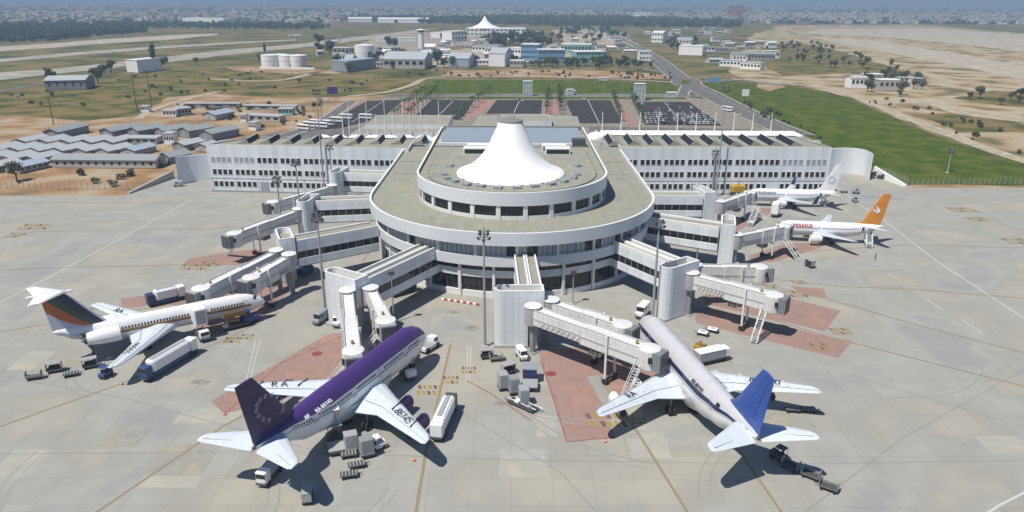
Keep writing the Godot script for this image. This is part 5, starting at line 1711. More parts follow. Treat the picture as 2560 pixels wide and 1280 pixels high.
func vehicles():
	tanker("long white fuel truck parked beyond the striped fin airliner's wing tip", Vector3(-84.1,0.0,-147.3), Vector3(-78.8,0.0,-163.0), "blue_truck", 16.5)
	tanker("white fuel truck under the purple airliner's outer wing", Vector3(-12.7,0.0,-137.5), Vector3(-14.9,0.0,-123.4), "dark_metal", 13.5)
	tanker("small white tanker beyond the striped fin airliner, under the sloping bridges", Vector3(-103.5,0.0,-190.8), Vector3(-96.0,0.0,-197.4), "navy", 10.5)
	kit("catering_truck", "small lift truck with a white box top at the purple airliner's forward right door", "catering truck", Vector3(-25.1,0.0,-152.1), Vector3(-23.4,0.0,-149.3), [
		["chassis", "dark_metal", v3(-1.2, 0.5, -2.8), v3(1.2, 1.0, 2.8)], ["cab", "paint_white", v3(-1.2, 0.6, 1.4), v3(1.2, 2.0, 2.8), 0.15], ["lift_box", "mid_grey", v3(-1.3, 2.6, -2.6), v3(1.3, 4.6, 1.2), 0.1], ["box_roof", "paint_white", v3(-1.35, 4.6, -2.65), v3(1.35, 4.75, 1.25), 0.05], ["scissor_arm", "grey_metal", v3(-0.9, 1.0, -0.4), v3(-0.7, 2.6, 0.0), 0.03], ["scissor_arm", "grey_metal", v3(0.7, 1.0, -1.6), v3(0.9, 2.6, -1.2), 0.03]], [[1.05, -1.8, 0.45], [1.05, 1.8, 0.45]])
	kit("catering_truck", "white high lift catering box raised to the striped fin airliner's open door", "catering truck", Vector3(-83.3,0.0,-175.0), Vector3(-77.2,0.0,-167.0), [
		["chassis", "dark_metal", v3(-1.2, 0.5, -3.6), v3(1.2, 1.0, 3.6)], ["cab", "paint_white", v3(-1.2, 0.6, 2.0), v3(1.2, 2.2, 3.6), 0.15], ["windscreen", "car_glass", v3(-1.0, 1.4, 3.5), v3(1.0, 2.0, 3.63), 0.04],
		["lift_box", "paint_white", v3(-1.5, 3.0, -3.4), v3(1.5, 6.0, 2.0), 0.1], ["scissor_arm", "grey_metal", v3(-0.9, 1.0, -0.4), v3(-0.7, 3.0, 0.0), 0.03], ["scissor_arm", "grey_metal", v3(0.7, 1.0, -1.6), v3(0.9, 3.0, -1.2), 0.03], ["door", "mid_grey", v3(-1.2, 3.2, 1.98), v3(1.2, 5.7, 2.05), 0.02]], [[1.05, -2.4, 0.48], [1.05, 2.4, 0.48]])
	kit("cargo_loader", "ochre brown cargo loader under the striped fin airliner's nose", "cargo loader", Vector3(-76.3,0.0,-175.6), Vector3(-71.4,0.0,-179.2), [
		["frame", "dark_metal", v3(-1.4, 0.5, -3.4), v3(1.4, 0.9, 3.4)], ["platform", "brown_load", v3(-1.6, 2.6, -3.2), v3(1.6, 2.85, 2.6), 0.05], ["side_rail", "brown_load", v3(-1.65, 2.85, -3.2), v3(-1.5, 3.5, 2.6), 0.04], ["side_rail", "brown_load", v3(1.5, 2.85, -3.2), v3(1.65, 3.5, 2.6), 0.04], ["lift_leg", "grey_metal", v3(-1.3, 0.8, -2.6), v3(-1.0, 2.6, -2.3), 0.03], ["lift_leg", "grey_metal", v3(1.0, 0.8, 1.6), v3(1.3, 2.6, 1.9), 0.03], ["low_platform", "yellow_truck", v3(1.6, 0.9, -2.4), v3(3.0, 1.1, 2.2), 0.05]], [[1.2, -2.6, 0.4], [1.2, 2.6, 0.4]])
	kit("tractor", "dark blue tow tractor in front of the ochre loader", "tow tractor", Vector3(-69.9,0.0,-181.8), Vector3(-72.1,0.0,-179.2), [
		["body", "blue_truck", v3(-1.3, 0.5, -2.4), v3(1.3, 1.6, 2.4), 0.2], ["cab", "blue_truck", v3(-1.1, 1.6, 0.2), v3(1.1, 2.9, 2.0), 0.15], ["window", "car_glass", v3(-1.14, 1.9, 0.4), v3(1.14, 2.6, 1.8), 0.05], ["bumper", "dark_metal", v3(-1.3, 0.5, -2.6), v3(1.3, 0.9, -2.4), 0.04]], [[1.1, -1.5, 0.55], [1.1, 1.5, 0.55]])
	cart("leftmost open baggage cart with a tall end rail, left of the striped fin airliner's tail", Vector3(-110.1,0.0,-149.0), -70, 0)
	cart("covered baggage cart with a sagging load in the row left of the fuel truck", Vector3(-107.4,0.0,-152.4), -65, 1)
	cart("low flat cart between the covered cart and the dark one", Vector3(-102.5,0.0,-150.5), -65, 2)
	cart("dark covered cart in the shadow below the striped fin airliner's engines", Vector3(-100.2,0.0,-154.5), -60, 1)
	tug("blue tug with a canopy at the head of the left hand cart row", Vector3(-94.2,0.0,-150.2), -10, "blue_truck")
	# around the purple airliner's tail
	kit("container_loader", "cargo lift raising a white topped container to the purple airliner's rear hold", "container loader", Vector3(-36.2,0.0,-127.4), Vector3(-33.0,0.0,-118.2), [
		["frame", "dark_metal", v3(-1.5, 0.4, -3.6), v3(1.5, 0.8, 3.8)], ["platform", "mid_grey", v3(-1.6, 3.0, -3.4), v3(1.6, 3.2, 0.2), 0.05], ["container", "mid_grey", v3(-1.3, 3.2, -3.0), v3(1.3, 5.3, -0.2), 0.12], ["lid", "paint_white", v3(-1.35, 5.3, -3.05), v3(1.35, 5.5, -0.15), 0.05], ["scissor_arm", "grey_metal", v3(-1.2, 0.8, -1.8), v3(-1.0, 3.0, -1.4), 0.03], ["scissor_arm", "grey_metal", v3(1.0, 0.8, -1.8), v3(1.2, 3.0, -1.4), 0.03], ["low_platform", "galvanised", v3(-1.6, 0.8, 0.4), v3(1.6, 1.0, 3.8), 0.05], ["cab", "paint_white", v3(1.6, 0.8, 0.2), v3(2.6, 2.2, 1.4), 0.12]], [[1.2, -2.6, 0.35], [1.2, 2.6, 0.35]])
	cart("flat grey roller deck between the cargo lift and the grey containers", Vector3(-31.2,0.0,-119.2), -75, 2)
	container("grey cargo container nearest the cargo lift at the purple tail", Vector3(-31.0,0.0,-121.1), -70, "mid_grey", 1.25)
	container("grey cargo container behind the white tug at the purple tail", Vector3(-27.7,0.0,-119.5), -65, "grey_metal", 1.25)
	tug("white tug pulling the grey containers by the purple tail", Vector3(-26.1,0.0,-121.9), -55, "paint_white")
	cart("small dark dolly below the grey containers, upper of two", Vector3(-29.0,0.0,-115.9), -70, 2)
	cart("small dark dolly below the grey containers, lower of two", Vector3(-29.8,0.0,-112.9), -75, 2)
	kit("toilet_truck", "white service truck half under the purple airliner's tail", "service truck", Vector3(-44.6,0.0,-110.6), Vector3(-43.8,0.0,-114.6), [
		["chassis", "dark_metal", v3(-1.0, 0.5, -3.2), v3(1.0, 0.9, 3.2)], ["cab", "paint_white", v3(-1.05, 0.6, -3.2), v3(1.05, 2.3, -1.3), 0.2], ["windscreen", "car_glass", v3(-0.9, 1.4, -3.24), v3(0.9, 2.05, -3.0), 0.05], ["tank", "mid_grey", v3(-1.05, 0.9, -1.1), v3(1.05, 2.2, 3.2), 0.25], ["bumper", "dark_metal", v3(-1.05, 0.45, -3.3), v3(1.05, 0.7, -3.18), 0.03]], [[0.95, -2.2, 0.42], [0.95, 2.0, 0.42]])
	cart("cart standing inside the purple airliner's tail shadow", Vector3(-35.6,0.0,-106.2), 10, 1)
	# by the noses and piers
	kit("pushback_tractor", "low white pushback tractor with big black wheels at the purple nose", "pushback tractor", Vector3(-21.7,0.0,-163.5), Vector3(-20.0,0.0,-166.2), [
		["body", "paint_white", v3(-1.4, 0.5, -3.0), v3(1.4, 1.3, 3.0), 0.15], ["cab", "paint_white", v3(-1.1, 1.3, 0.8), v3(1.1, 2.2, 2.6), 0.15], ["window", "car_glass", v3(-1.13, 1.5, 1.0), v3(1.13, 2.0, 2.4), 0.04], ["deck", "mid_grey", v3(-1.2, 1.3, -2.6), v3(1.2, 1.38, 0.6), 0.02]], [[1.35, -1.9, 0.6], [1.35, 1.9, 0.6]])
	van("white van parked between the piers, in front of the white airliner's nose", Vector3(36.4,0.0,-186.0), 150, "paint_white", 1.25)
	van("blue and white van with dark windows beside the left mast", Vector3(-51.9,0.0,-180.9), 160, "bluegrey", 1.1)
	van("silver van under the leftmost front pier tower", Vector3(-46.6,0.0,-179.4), 175, "jetway", 1.1)
	van("white van on the service road behind the low wall at far left", Vector3(-155.3,0.0,-340.4), 125, "paint_white", 1.2)
	van("pale blue pickup van in front of the white van at far left", Vector3(-156.3,0.0,-332.5), 110, "shed_roof_blue", 0.9)
	kit("box_truck", "dark blue box truck beneath the striped walkway of the pier", "box truck", Vector3(-34.9,0.0,-199.2), Vector3(-30.1,0.0,-203.7), [
		["chassis", "dark_metal", v3(-1.2, 0.5, -4.2), v3(1.2, 0.95, 4.2)], ["cargo_box", "blue_truck", v3(-1.35, 0.95, -2.2), v3(1.35, 3.3, 4.2), 0.1], ["cab", "mid_grey", v3(-1.2, 0.6, -4.2), v3(1.2, 2.5, -2.4), 0.2], ["windscreen", "car_glass", v3(-1.0, 1.6, -4.24), v3(1.0, 2.3, -4.0), 0.05]], [[1.1, -3.2, 0.48], [1.1, 2.6, 0.48]])
	kit("tractor", "dark tow tractor in the shade by the sloping bridges' pier", "tow tractor", Vector3(-67.1,0.0,-216.1), Vector3(-65.1,0.0,-219.7), [
		["body", "blue_truck", v3(-1.4, 0.5, -2.6), v3(1.4, 1.7, 2.6), 0.2], ["cab", "dark_metal", v3(-1.2, 1.7, 0.2), v3(1.2, 3.1, 2.2), 0.15], ["window", "car_glass", v3(-1.24, 2.0, 0.4), v3(1.24, 2.8, 2.0), 0.05]], [[1.2, -1.6, 0.6], [1.2, 1.6, 0.6]])
	# the cluster of containers beside the central stand
	van("white rounded service vehicle with a dark side opening, above the container cluster", Vector3(2.5,0.0,-160.3), 200, "paint_white", 0.95)
	cart("open dark cart, left of a pair above the container cluster", Vector3(-6.1,0.0,-160.2), -80, 1)
	cart("open dark cart, right of a pair above the container cluster", Vector3(-3.8,0.0,-159.0), -78, 0)
	cart("dark cart loaded with brown bags beside the container cluster", Vector3(-0.8,0.0,-152.5), -60, 1)
	container("pale blue grey container at the left of the central cluster", Vector3(-1.9,0.0,-145.4), 15, "mid_grey", 1.25)
	container("mauve grey container in the middle of the central cluster", Vector3(0.5,0.0,-143.5), 15, "grey_metal", 1.25)
	container("grey container standing lowest in the central cluster", Vector3(2.7,0.0,-138.9), 10, "mid_grey", 1.25)
	kit("container_loader", "dark cargo lift with a flat grey top in the central cluster", "container loader", Vector3(4.4,0.0,-152.4), Vector3(3.9,0.0,-143.2), [
		["frame", "dark_metal", v3(-1.5, 0.4, -3.6), v3(1.5, 0.9, 3.8)], ["platform", "bluegrey", v3(-1.7, 2.4, -3.4), v3(1.7, 2.7, 0.2), 0.05], ["side_plate", "navy", v3(-1.6, 0.9, -3.2), v3(1.6, 2.4, 0.0), 0.05], ["low_platform", "mid_grey", v3(-1.9, 0.9, 0.5), v3(1.9, 1.1, 4.4), 0.05], ["post", "yellow_paint", v3(-1.8, 0.9, -3.4), v3(-1.65, 3.6, -3.2), 0.02]], [[1.2, -2.6, 0.35], [1.2, 2.6, 0.35]])
	var tb := kit("tow_bar_rack", "rack of black and white aircraft tow bars below the container cluster", "tow bar rack", Vector3(-0.9,0.0,-140.5), Vector3(5.7,0.0,-135.0), [
		["bed", "dark_metal", v3(-1.2, 0.35, -3.6), v3(1.2, 0.5, 3.6)], ["locker", "paint_white", v3(-1.0, 0.5, -1.6), v3(0.2, 1.1, -0.4), 0.08], ["locker", "mid_grey", v3(-0.9, 0.5, 1.6), v3(0.0, 0.9, 2.6), 0.08]], [[0.9, -2.4, 0.3], [0.9, 2.4, 0.3]])
	for k in 4:
		var st := S()
		tube(st, Vector3(-1.0 + 0.65 * k, 0.95, -4.2 + 0.5 * k), Vector3(-1.0 + 0.65 * k, 0.95, 3.6 + 0.4 * k), 0.12, 0.12, 6)
		obj("tow_bar", st, "paint_white" if k % 2 else "dark_metal", tb)
	cart("white ring dolly, lower left of two beside the white airliner's fuselage", Vector3(50.2,0.0,-173.8), 60, 3)
	cart("white ring dolly, upper right of two beside the white airliner's fuselage", Vector3(53.3,0.0,-175.8), 60, 3)
	cart("pallet dolly, left of two at the white airliner's right wing shadow", Vector3(60.2,0.0,-136.2), 85, 2)
	cart("pallet dolly, right of two at the white airliner's right wing shadow", Vector3(63.5,0.0,-136.2), 85, 2)
	kit("ground_power_unit", "yellow ground power unit beside the white airliner's forward fuselage", "power unit", Vector3(45.8,0.0,-163.2), Vector3(48.5,0.0,-165.5), [
		["body", "yellow_truck", v3(-1.0, 0.4, -1.5), v3(1.0, 1.5, 1.5), 0.15], ["grille", "dark_metal", v3(-1.03, 0.7, -1.0), v3(1.03, 1.2, 0.2), 0.02], ["exhaust", "dark_metal", v3(0.3, 1.5, 0.6), v3(0.5, 1.9, 0.8), 0.03], ["canopy", "brown_load", v3(-0.8, 1.5, -1.3), v3(0.8, 1.7, 0.2), 0.08]], [[0.9, -0.9, 0.35], [0.9, 0.9, 0.35]])
	kit("catering_truck", "long white topped catering truck behind the white airliner's right wing root", "catering truck", Vector3(45.1,0.0,-157.3), Vector3(52.0,0.0,-160.3), [
		["chassis", "dark_metal", v3(-1.3, 0.5, -4.4), v3(1.3, 1.0, 4.4)], ["cargo_box", "mid_grey", v3(-1.4, 0.9, -4.4), v3(1.4, 2.4, 3.0), 0.08], ["box_roof", "paint_white", v3(-1.45, 2.4, -4.45), v3(1.45, 2.52, 3.05), 0.05], ["cab", "paint_white", v3(-1.25, 0.7, 3.1), v3(1.25, 2.4, 4.6), 0.15]], [[1.15, -3.0, 0.48], [1.15, 2.8, 0.48]])
	tug("black tug with a canopy at the head of the cart train behind the white airliner", Vector3(51.2,0.0,-119.0), 40, "dark_metal")
	cart("first cart of the train behind the white airliner, deep in shadow", Vector3(52.5,0.0,-116.0), 45, 0)
	cart("second cart of the train behind the white airliner, with pale rails", Vector3(55.2,0.0,-113.2), 50, 0)
	cart("last long grey cart of the train behind the white airliner", Vector3(57.1,0.0,-109.7), 55, 0)
	# right hand stands
	stair_truck("mobile stairs with white rails at the orange tailed jet's rear door", Vector3(125.2,0.0,-239.2), Vector3(132.1,0.0,-261.2), 6.0)
	stair_truck("mobile stairs at the rear door of the jet with the ringed fin", Vector3(129.7,0.0,-291.8), Vector3(138.5,0.0,-318.0), 6.0)
	stair_truck("mobile stairs standing unused between the two twin jets", Vector3(90.8,0.0,-268.8), Vector3(99.7,0.0,-283.7), 4.6)
	kit("catering_truck", "small white topped truck beyond the orange tailed jet's front fuselage", "catering truck", Vector3(105.1,0.0,-282.0), Vector3(110.0,0.0,-291.5), [
		["chassis", "dark_metal", v3(-1.2, 0.5, -3.2), v3(1.2, 1.0, 3.2)], ["cargo_box", "paint_white", v3(-1.4, 1.0, -3.2), v3(1.4, 4.0, 2.0), 0.1], ["cab", "paint_white", v3(-1.2, 0.6, 2.0), v3(1.2, 2.2, 3.4), 0.15]], [[1.0, -2.2, 0.45], [1.0, 2.2, 0.45]])
	kit("tank_trailer", "ochre yellow cylindrical tank in front of the right office wing", "tank trailer", Vector3(97.1,0.0,-318.8), Vector3(106.4,0.0,-320.3), [
		["frame", "dark_metal", v3(-1.2, 0.5, -3.6), v3(1.2, 0.95, 3.6)], ["tank", "yellow_truck", v3(-1.5, 0.95, -3.4), v3(1.5, 3.6, 3.4), 0.7], ["hatch", "brown_load", v3(-0.4, 3.6, -0.4), v3(0.4, 3.8, 0.4), 0.05]], [[1.1, -2.6, 0.45], [1.1, 2.6, 0.45]])
	van("white truck with a dark windscreen by the right wing's rear pier", Vector3(83.9,0.0,-315.7), 100, "paint_white", 1.5)
	cart("dark flat cart lying on the red stand below the orange tailed jet", Vector3(97.0,0.0,-236.4), 95, 2)
	cart("tall grey cage cart below the orange tailed jet", Vector3(98.4,0.0,-226.1), 20, 1)
	cart("dark dolly train beyond the ringed fin, nearer the terminal", Vector3(152.4,0.0,-325.4), 85, 2)
	tug("blue tug beyond the ringed fin's tail", Vector3(157.0,0.0,-324.0), 90, "bluegrey")
	tug("pale tug on the apron right of the ringed fin jet", Vector3(150.2,0.0,-309.2), 0, "bluegrey")
	cart("dark cart at the ramp by the right screen wall, first of two", Vector3(181.7,0.0,-359.8), 70, 1)
	cart("dark cart at the ramp by the right screen wall, second of two", Vector3(182.4,0.0,-353.7), 70, 1)
	cart("grey cart by the fin of the ringed jet, under the screen wall", Vector3(174.7,0.0,-370.6), 80, 1)
	for c in [["orange cone beside the long fuel truck's cab", Vector3(-88.6,0.0,-146.5)], ["orange cone off the purple tail fin, left of it", Vector3(-60.6,0.0,-134.0)], ["orange cone off the purple airliner's right wing tip", Vector3(-18.5,0.0,-118.0)], ["orange cone below the white airliner's left wing tip, by the yellow blocks", Vector3(18.7,0.0,-124.4)], ["orange cone at the corner of the central red zone, above the yellow blocks", Vector3(19.9,0.0,-138.0)], ["orange cone at the end of the white airliner's right wing shadow", Vector3(65.8,0.0,-136.1)], ["orange cone in the stand right of the orange tailed jet's mobile stairs", Vector3(114.4,0.0,-234.1)]]:
		var st := S()
		lathe(st, [Vector2(0.3, 0.08), Vector2(0.06, 1.15), Vector2(0.01, 1.16)], 12)
		box(st, Vector3(-0.38, 0, -0.38), Vector3(0.38, 0.09, 0.38))
		var t := thing("traffic_cone", c[0], "traffic cone", c[1], 0, "traffic cones round the stands")
		obj("cone", st, "orange_cone", t)
		t.scale = Vector3.ONE * 0.85
		st = S()
		lathe(st, [Vector2(0.22, 0.5), Vector2(0.165, 0.75)], 12)
		obj("reflective_band", st, "paint_white", t)
	person("person in dark clothes walking at the foot of the orange tailed jet's mobile stairs", Vector3(123.5,0.0,-233.4), 200)
	# red and white barrier in front of the terminal
	var br := thing("safety_barrier", "row of red and white barrier boards in front of the terminal's glass", "barrier", Vector3(-15.0,0.0,-194.9), 0.0)
	br.rotation.y = atan2(-(Vector3(-8.8,0.0,-192.3).z - Vector3(-21.2,0.0,-196.9).z), Vector3(-8.8,0.0,-192.3).x - Vector3(-21.2,0.0,-196.9).x)
	for k in 12:
		var st := S()
		box(st, Vector3(-6.0 + k, 0.05, -0.2), Vector3(-5.05 + k, 0.65, 0.2), Transform3D(), 0.06)
		obj("barrier_board", st, "letter_red" if k % 2 else "paint_white", br)

# one continuous figure: legs, trunk, arms and head joined by a smooth field
func person(label: String, at: Vector3, deg: float):
	var J := [[Vector3(-0.10, 0.92, 0), Vector3(-0.12, 0.5, -0.12), 0.095, 0.07], [Vector3(-0.12, 0.5, -0.12), Vector3(-0.12, 0.08, 0.02), 0.07, 0.05], [Vector3(-0.12, 0.06, 0.02), Vector3(-0.13, 0.05, -0.16), 0.05, 0.04],
		[Vector3(0.10, 0.92, 0), Vector3(0.12, 0.5, 0.08), 0.095, 0.07], [Vector3(0.12, 0.5, 0.08), Vector3(0.12, 0.1, 0.3), 0.07, 0.05], [Vector3(0.12, 0.08, 0.3), Vector3(0.13, 0.04, 0.16), 0.05, 0.04],
		[Vector3(0, 0.95, 0), Vector3(0, 1.35, 0), 0.145, 0.165], [Vector3(-0.17, 1.4, 0), Vector3(0.17, 1.4, 0), 0.075, 0.075], [Vector3(0, 1.42, 0), Vector3(0, 1.56, -0.01), 0.06, 0.055], [Vector3(0, 1.62, -0.01), Vector3(0, 1.68, -0.01), 0.095, 0.1],
		[Vector3(-0.2, 1.38, 0), Vector3(-0.25, 1.1, 0.08), 0.055, 0.045], [Vector3(-0.25, 1.1, 0.08), Vector3(-0.24, 0.84, -0.02), 0.045, 0.035], [Vector3(0.2, 1.38, 0), Vector3(0.25, 1.1, -0.06), 0.055, 0.045], [Vector3(0.25, 1.1, -0.06), Vector3(0.24, 0.86, -0.2), 0.045, 0.035]]
	var c := 0.035
	var N := Vector3i(24, 54, 24)
	var o := Vector3(-0.42, -0.04, -0.42)
	var f := PackedFloat32Array()
	f.resize(N.x * N.y * N.z)
	for z in N.z:
		for y in N.y:
			for x in N.x:
				var p := o + Vector3(x, y, z) * c
				var acc := 0.0
				for b in J:
					var ab: Vector3 = b[1] - b[0]
					var tt := clampf((p - b[0]).dot(ab) / ab.length_squared(), 0, 1)
					acc += exp(-(p.distance_to(b[0] + ab * tt) - lerpf(b[2], b[3], tt)) * 45.0)
				f[x + N.x * (y + N.y * z)] = -log(maxf(acc, 1e-9)) / 45.0
	var idx := func(x: int, y: int, z: int) -> int: return x + N.x * (y + N.y * z)
	var vert := {}
	for z in N.z - 1:
		for y in N.y - 1:
			for x in N.x - 1:
				var sum := Vector3.ZERO
				var n := 0
				for e in [[0,0,0,1,0,0],[0,1,0,1,1,0],[0,0,1,1,0,1],[0,1,1,1,1,1],[0,0,0,0,1,0],[1,0,0,1,1,0],[0,0,1,0,1,1],[1,0,1,1,1,1],[0,0,0,0,0,1],[1,0,0,1,0,1],[0,1,0,0,1,1],[1,1,0,1,1,1]]:
					var a := f[idx.call(x + e[0], y + e[1], z + e[2])]
					var b := f[idx.call(x + e[3], y + e[4], z + e[5])]
					if (a < 0) != (b < 0):
						sum += Vector3(x + e[0], y + e[1], z + e[2]).lerp(Vector3(x + e[3], y + e[4], z + e[5]), a / (a - b))
						n += 1
				if n: vert[Vector3i(x, y, z)] = o + sum / n * c
	var body := S()
	for z in range(1, N.z - 1):
		for y in range(1, N.y - 1):
			for x in range(1, N.x - 1):
				for ax in 3:
					var d := Vector3i.ZERO
					d[ax] = 1
					var a := f[idx.call(x, y, z)]
					var b := f[idx.call(x + d.x, y + d.y, z + d.z)]
					if (a < 0) == (b < 0): continue
					var u := Vector3i.ZERO
					var w := Vector3i.ZERO
					u[(ax + 1) % 3] = 1
					w[(ax + 2) % 3] = 1
					var q := Vector3i(x, y, z)
					var V4 := [q - u - w, q - w, q, q - u]
					if V4.any(func(k): return not vert.has(k)): continue
					var P := V4.map(func(k): return Vector3(vert[k].x, vert[k].y * V, vert[k].z))
					if a < 0: quad(body, P[0], P[3], P[2], P[1])
					else: quad(body, P[0], P[1], P[2], P[3])
	var t := thing("person", label, "person", at, deg_to_rad(deg))
	obj("body", body, "cloth_dark", t)
	var st := S()
	lathe(st, [Vector2(0.02, 1.53 * V), Vector2(0.085, 1.58 * V), Vector2(0.1, 1.66 * V), Vector2(0.05, 1.71 * V)], 12, Vector3(0, 0, -0.03))
	obj("face", st, "skin", t)

# ---------------------------------------------------------------- floodlight masts
func mast(label: String, base: Vector3, h: float, big := true):
	var t := thing("floodlight_mast", label, "floodlight mast", base, 0, "floodlight masts on the apron")
	var st := S()
	tube(st, Vector3.ZERO, Vector3(0, h, 0), 0.42 if big else 0.22, 0.2 if big else 0.12, 10)
	obj("pole", st, "galvanised", t)
	st = S()
	lathe(st, [Vector2(0.9, 0), Vector2(0.9, 0.4), Vector2(0.02, 0.5)], 12)
	obj("footing", st, "kerb_stone", t)
	if big:
		st = S()
		for lev in [0.0, 1.5]:
			for k in 12: 
				var a := TAU * k / 12
				var b := TAU * (k + 1) / 12
				tube(st, Vector3(cos(a), 0, sin(a)) * 1.15 + Vector3(0, h - 2.2 + lev, 0), Vector3(cos(b), 0, sin(b)) * 1.15 + Vector3(0, h - 2.2 + lev, 0), 0.07, 0.07, 4)
		for k in 4: tube(st, Vector3(cos(k * PI / 2), 0, sin(k * PI / 2)) * 1.15 + Vector3(0, h - 2.2, 0), Vector3(0, h - 0.3, 0), 0.06, 0.06, 4)
		tube(st, Vector3(0, h, 0), Vector3(0, h + 1.6, 0), 0.05, 0.03, 4)
		obj("head_frame", st, "dark_metal", t)
		for k in 8:
			var a := TAU * k / 8
			st = S()
			box(st, Vector3(-0.34, -0.4, -0.2), Vector3(0.34, 0.4, 0.25), Transform3D(Basis(Vector3.UP, a) * Basis(Vector3.RIGHT, 0.6), Vector3(sin(a), 0, cos(a)) * 1.35 + Vector3(0, h - 2.2 + (k % 2) * 1.4, 0)), 0.05)
			obj("floodlight", st, "dark_metal", t)
	else:
		st = S()
		box(st, Vector3(-0.8, h - 0.6, -0.5), Vector3(0.8, h + 0.5, 0.5), Transform3D(), 0.1)
		obj("floodlight", st, "dark_metal", t)

func masts():
	mast("tall grey floodlight mast left of the central pier tower", Vector3(-6.8,0.0,-166.8), 31.0)
	mast("floodlight mast left of the pier by the purple airliner", Vector3(-51.7,0.0,-185.2), 30.0)
	mast("short lamp post with a dark head under the striped walkway", Vector3(-32.1,0.0,-181.1), 14.5, false)
	mast("floodlight mast by the grey rounded pier tower, left of it", Vector3(-76.4,0.0,-252.7), 30.0)
	mast("floodlight mast in front of the long boarding bridge with a dark mouth", Vector3(-83.6,0.0,-252.6), 24.0)
	mast("tallest thin mast before the left office wing", Vector3(-84.2,0.0,-317.3), 47.0)
	mast("mast rising beside the rearmost pier's rounded tower", Vector3(-78.0,0.0,-307.7), 25.0)
	mast("thin tall mast before the right office wing", Vector3(91.3,0.0,-317.2), 49.0)
	mast("lattice headed mast left of the tall one before the right office wing", Vector3(90.2,0.0,-320.1), 21.0)
	mast("mast behind the ochre tank before the right office wing", Vector3(101.1,0.0,-329.0), 16.5)
	mast("slim mast rising past the right front pier's near edge", Vector3(38.7,0.0,-183.4), 29.0)
	mast("short lamp post with a single dark head between the right hand piers", Vector3(61.6,0.0,-228.7), 10.0, false)
	mast("short lamp post with a dark head before the terminal's right glass", Vector3(17.6,0.0,-194.3), 10.0, false)
	mast("mast standing on the green lawn right of the terminal", Vector3(223.7,0.0,-367.7), 13.0)
	mast("mast at the left kerb of the car park", Vector3(-130.7,0.0,-501.4), 20.0)

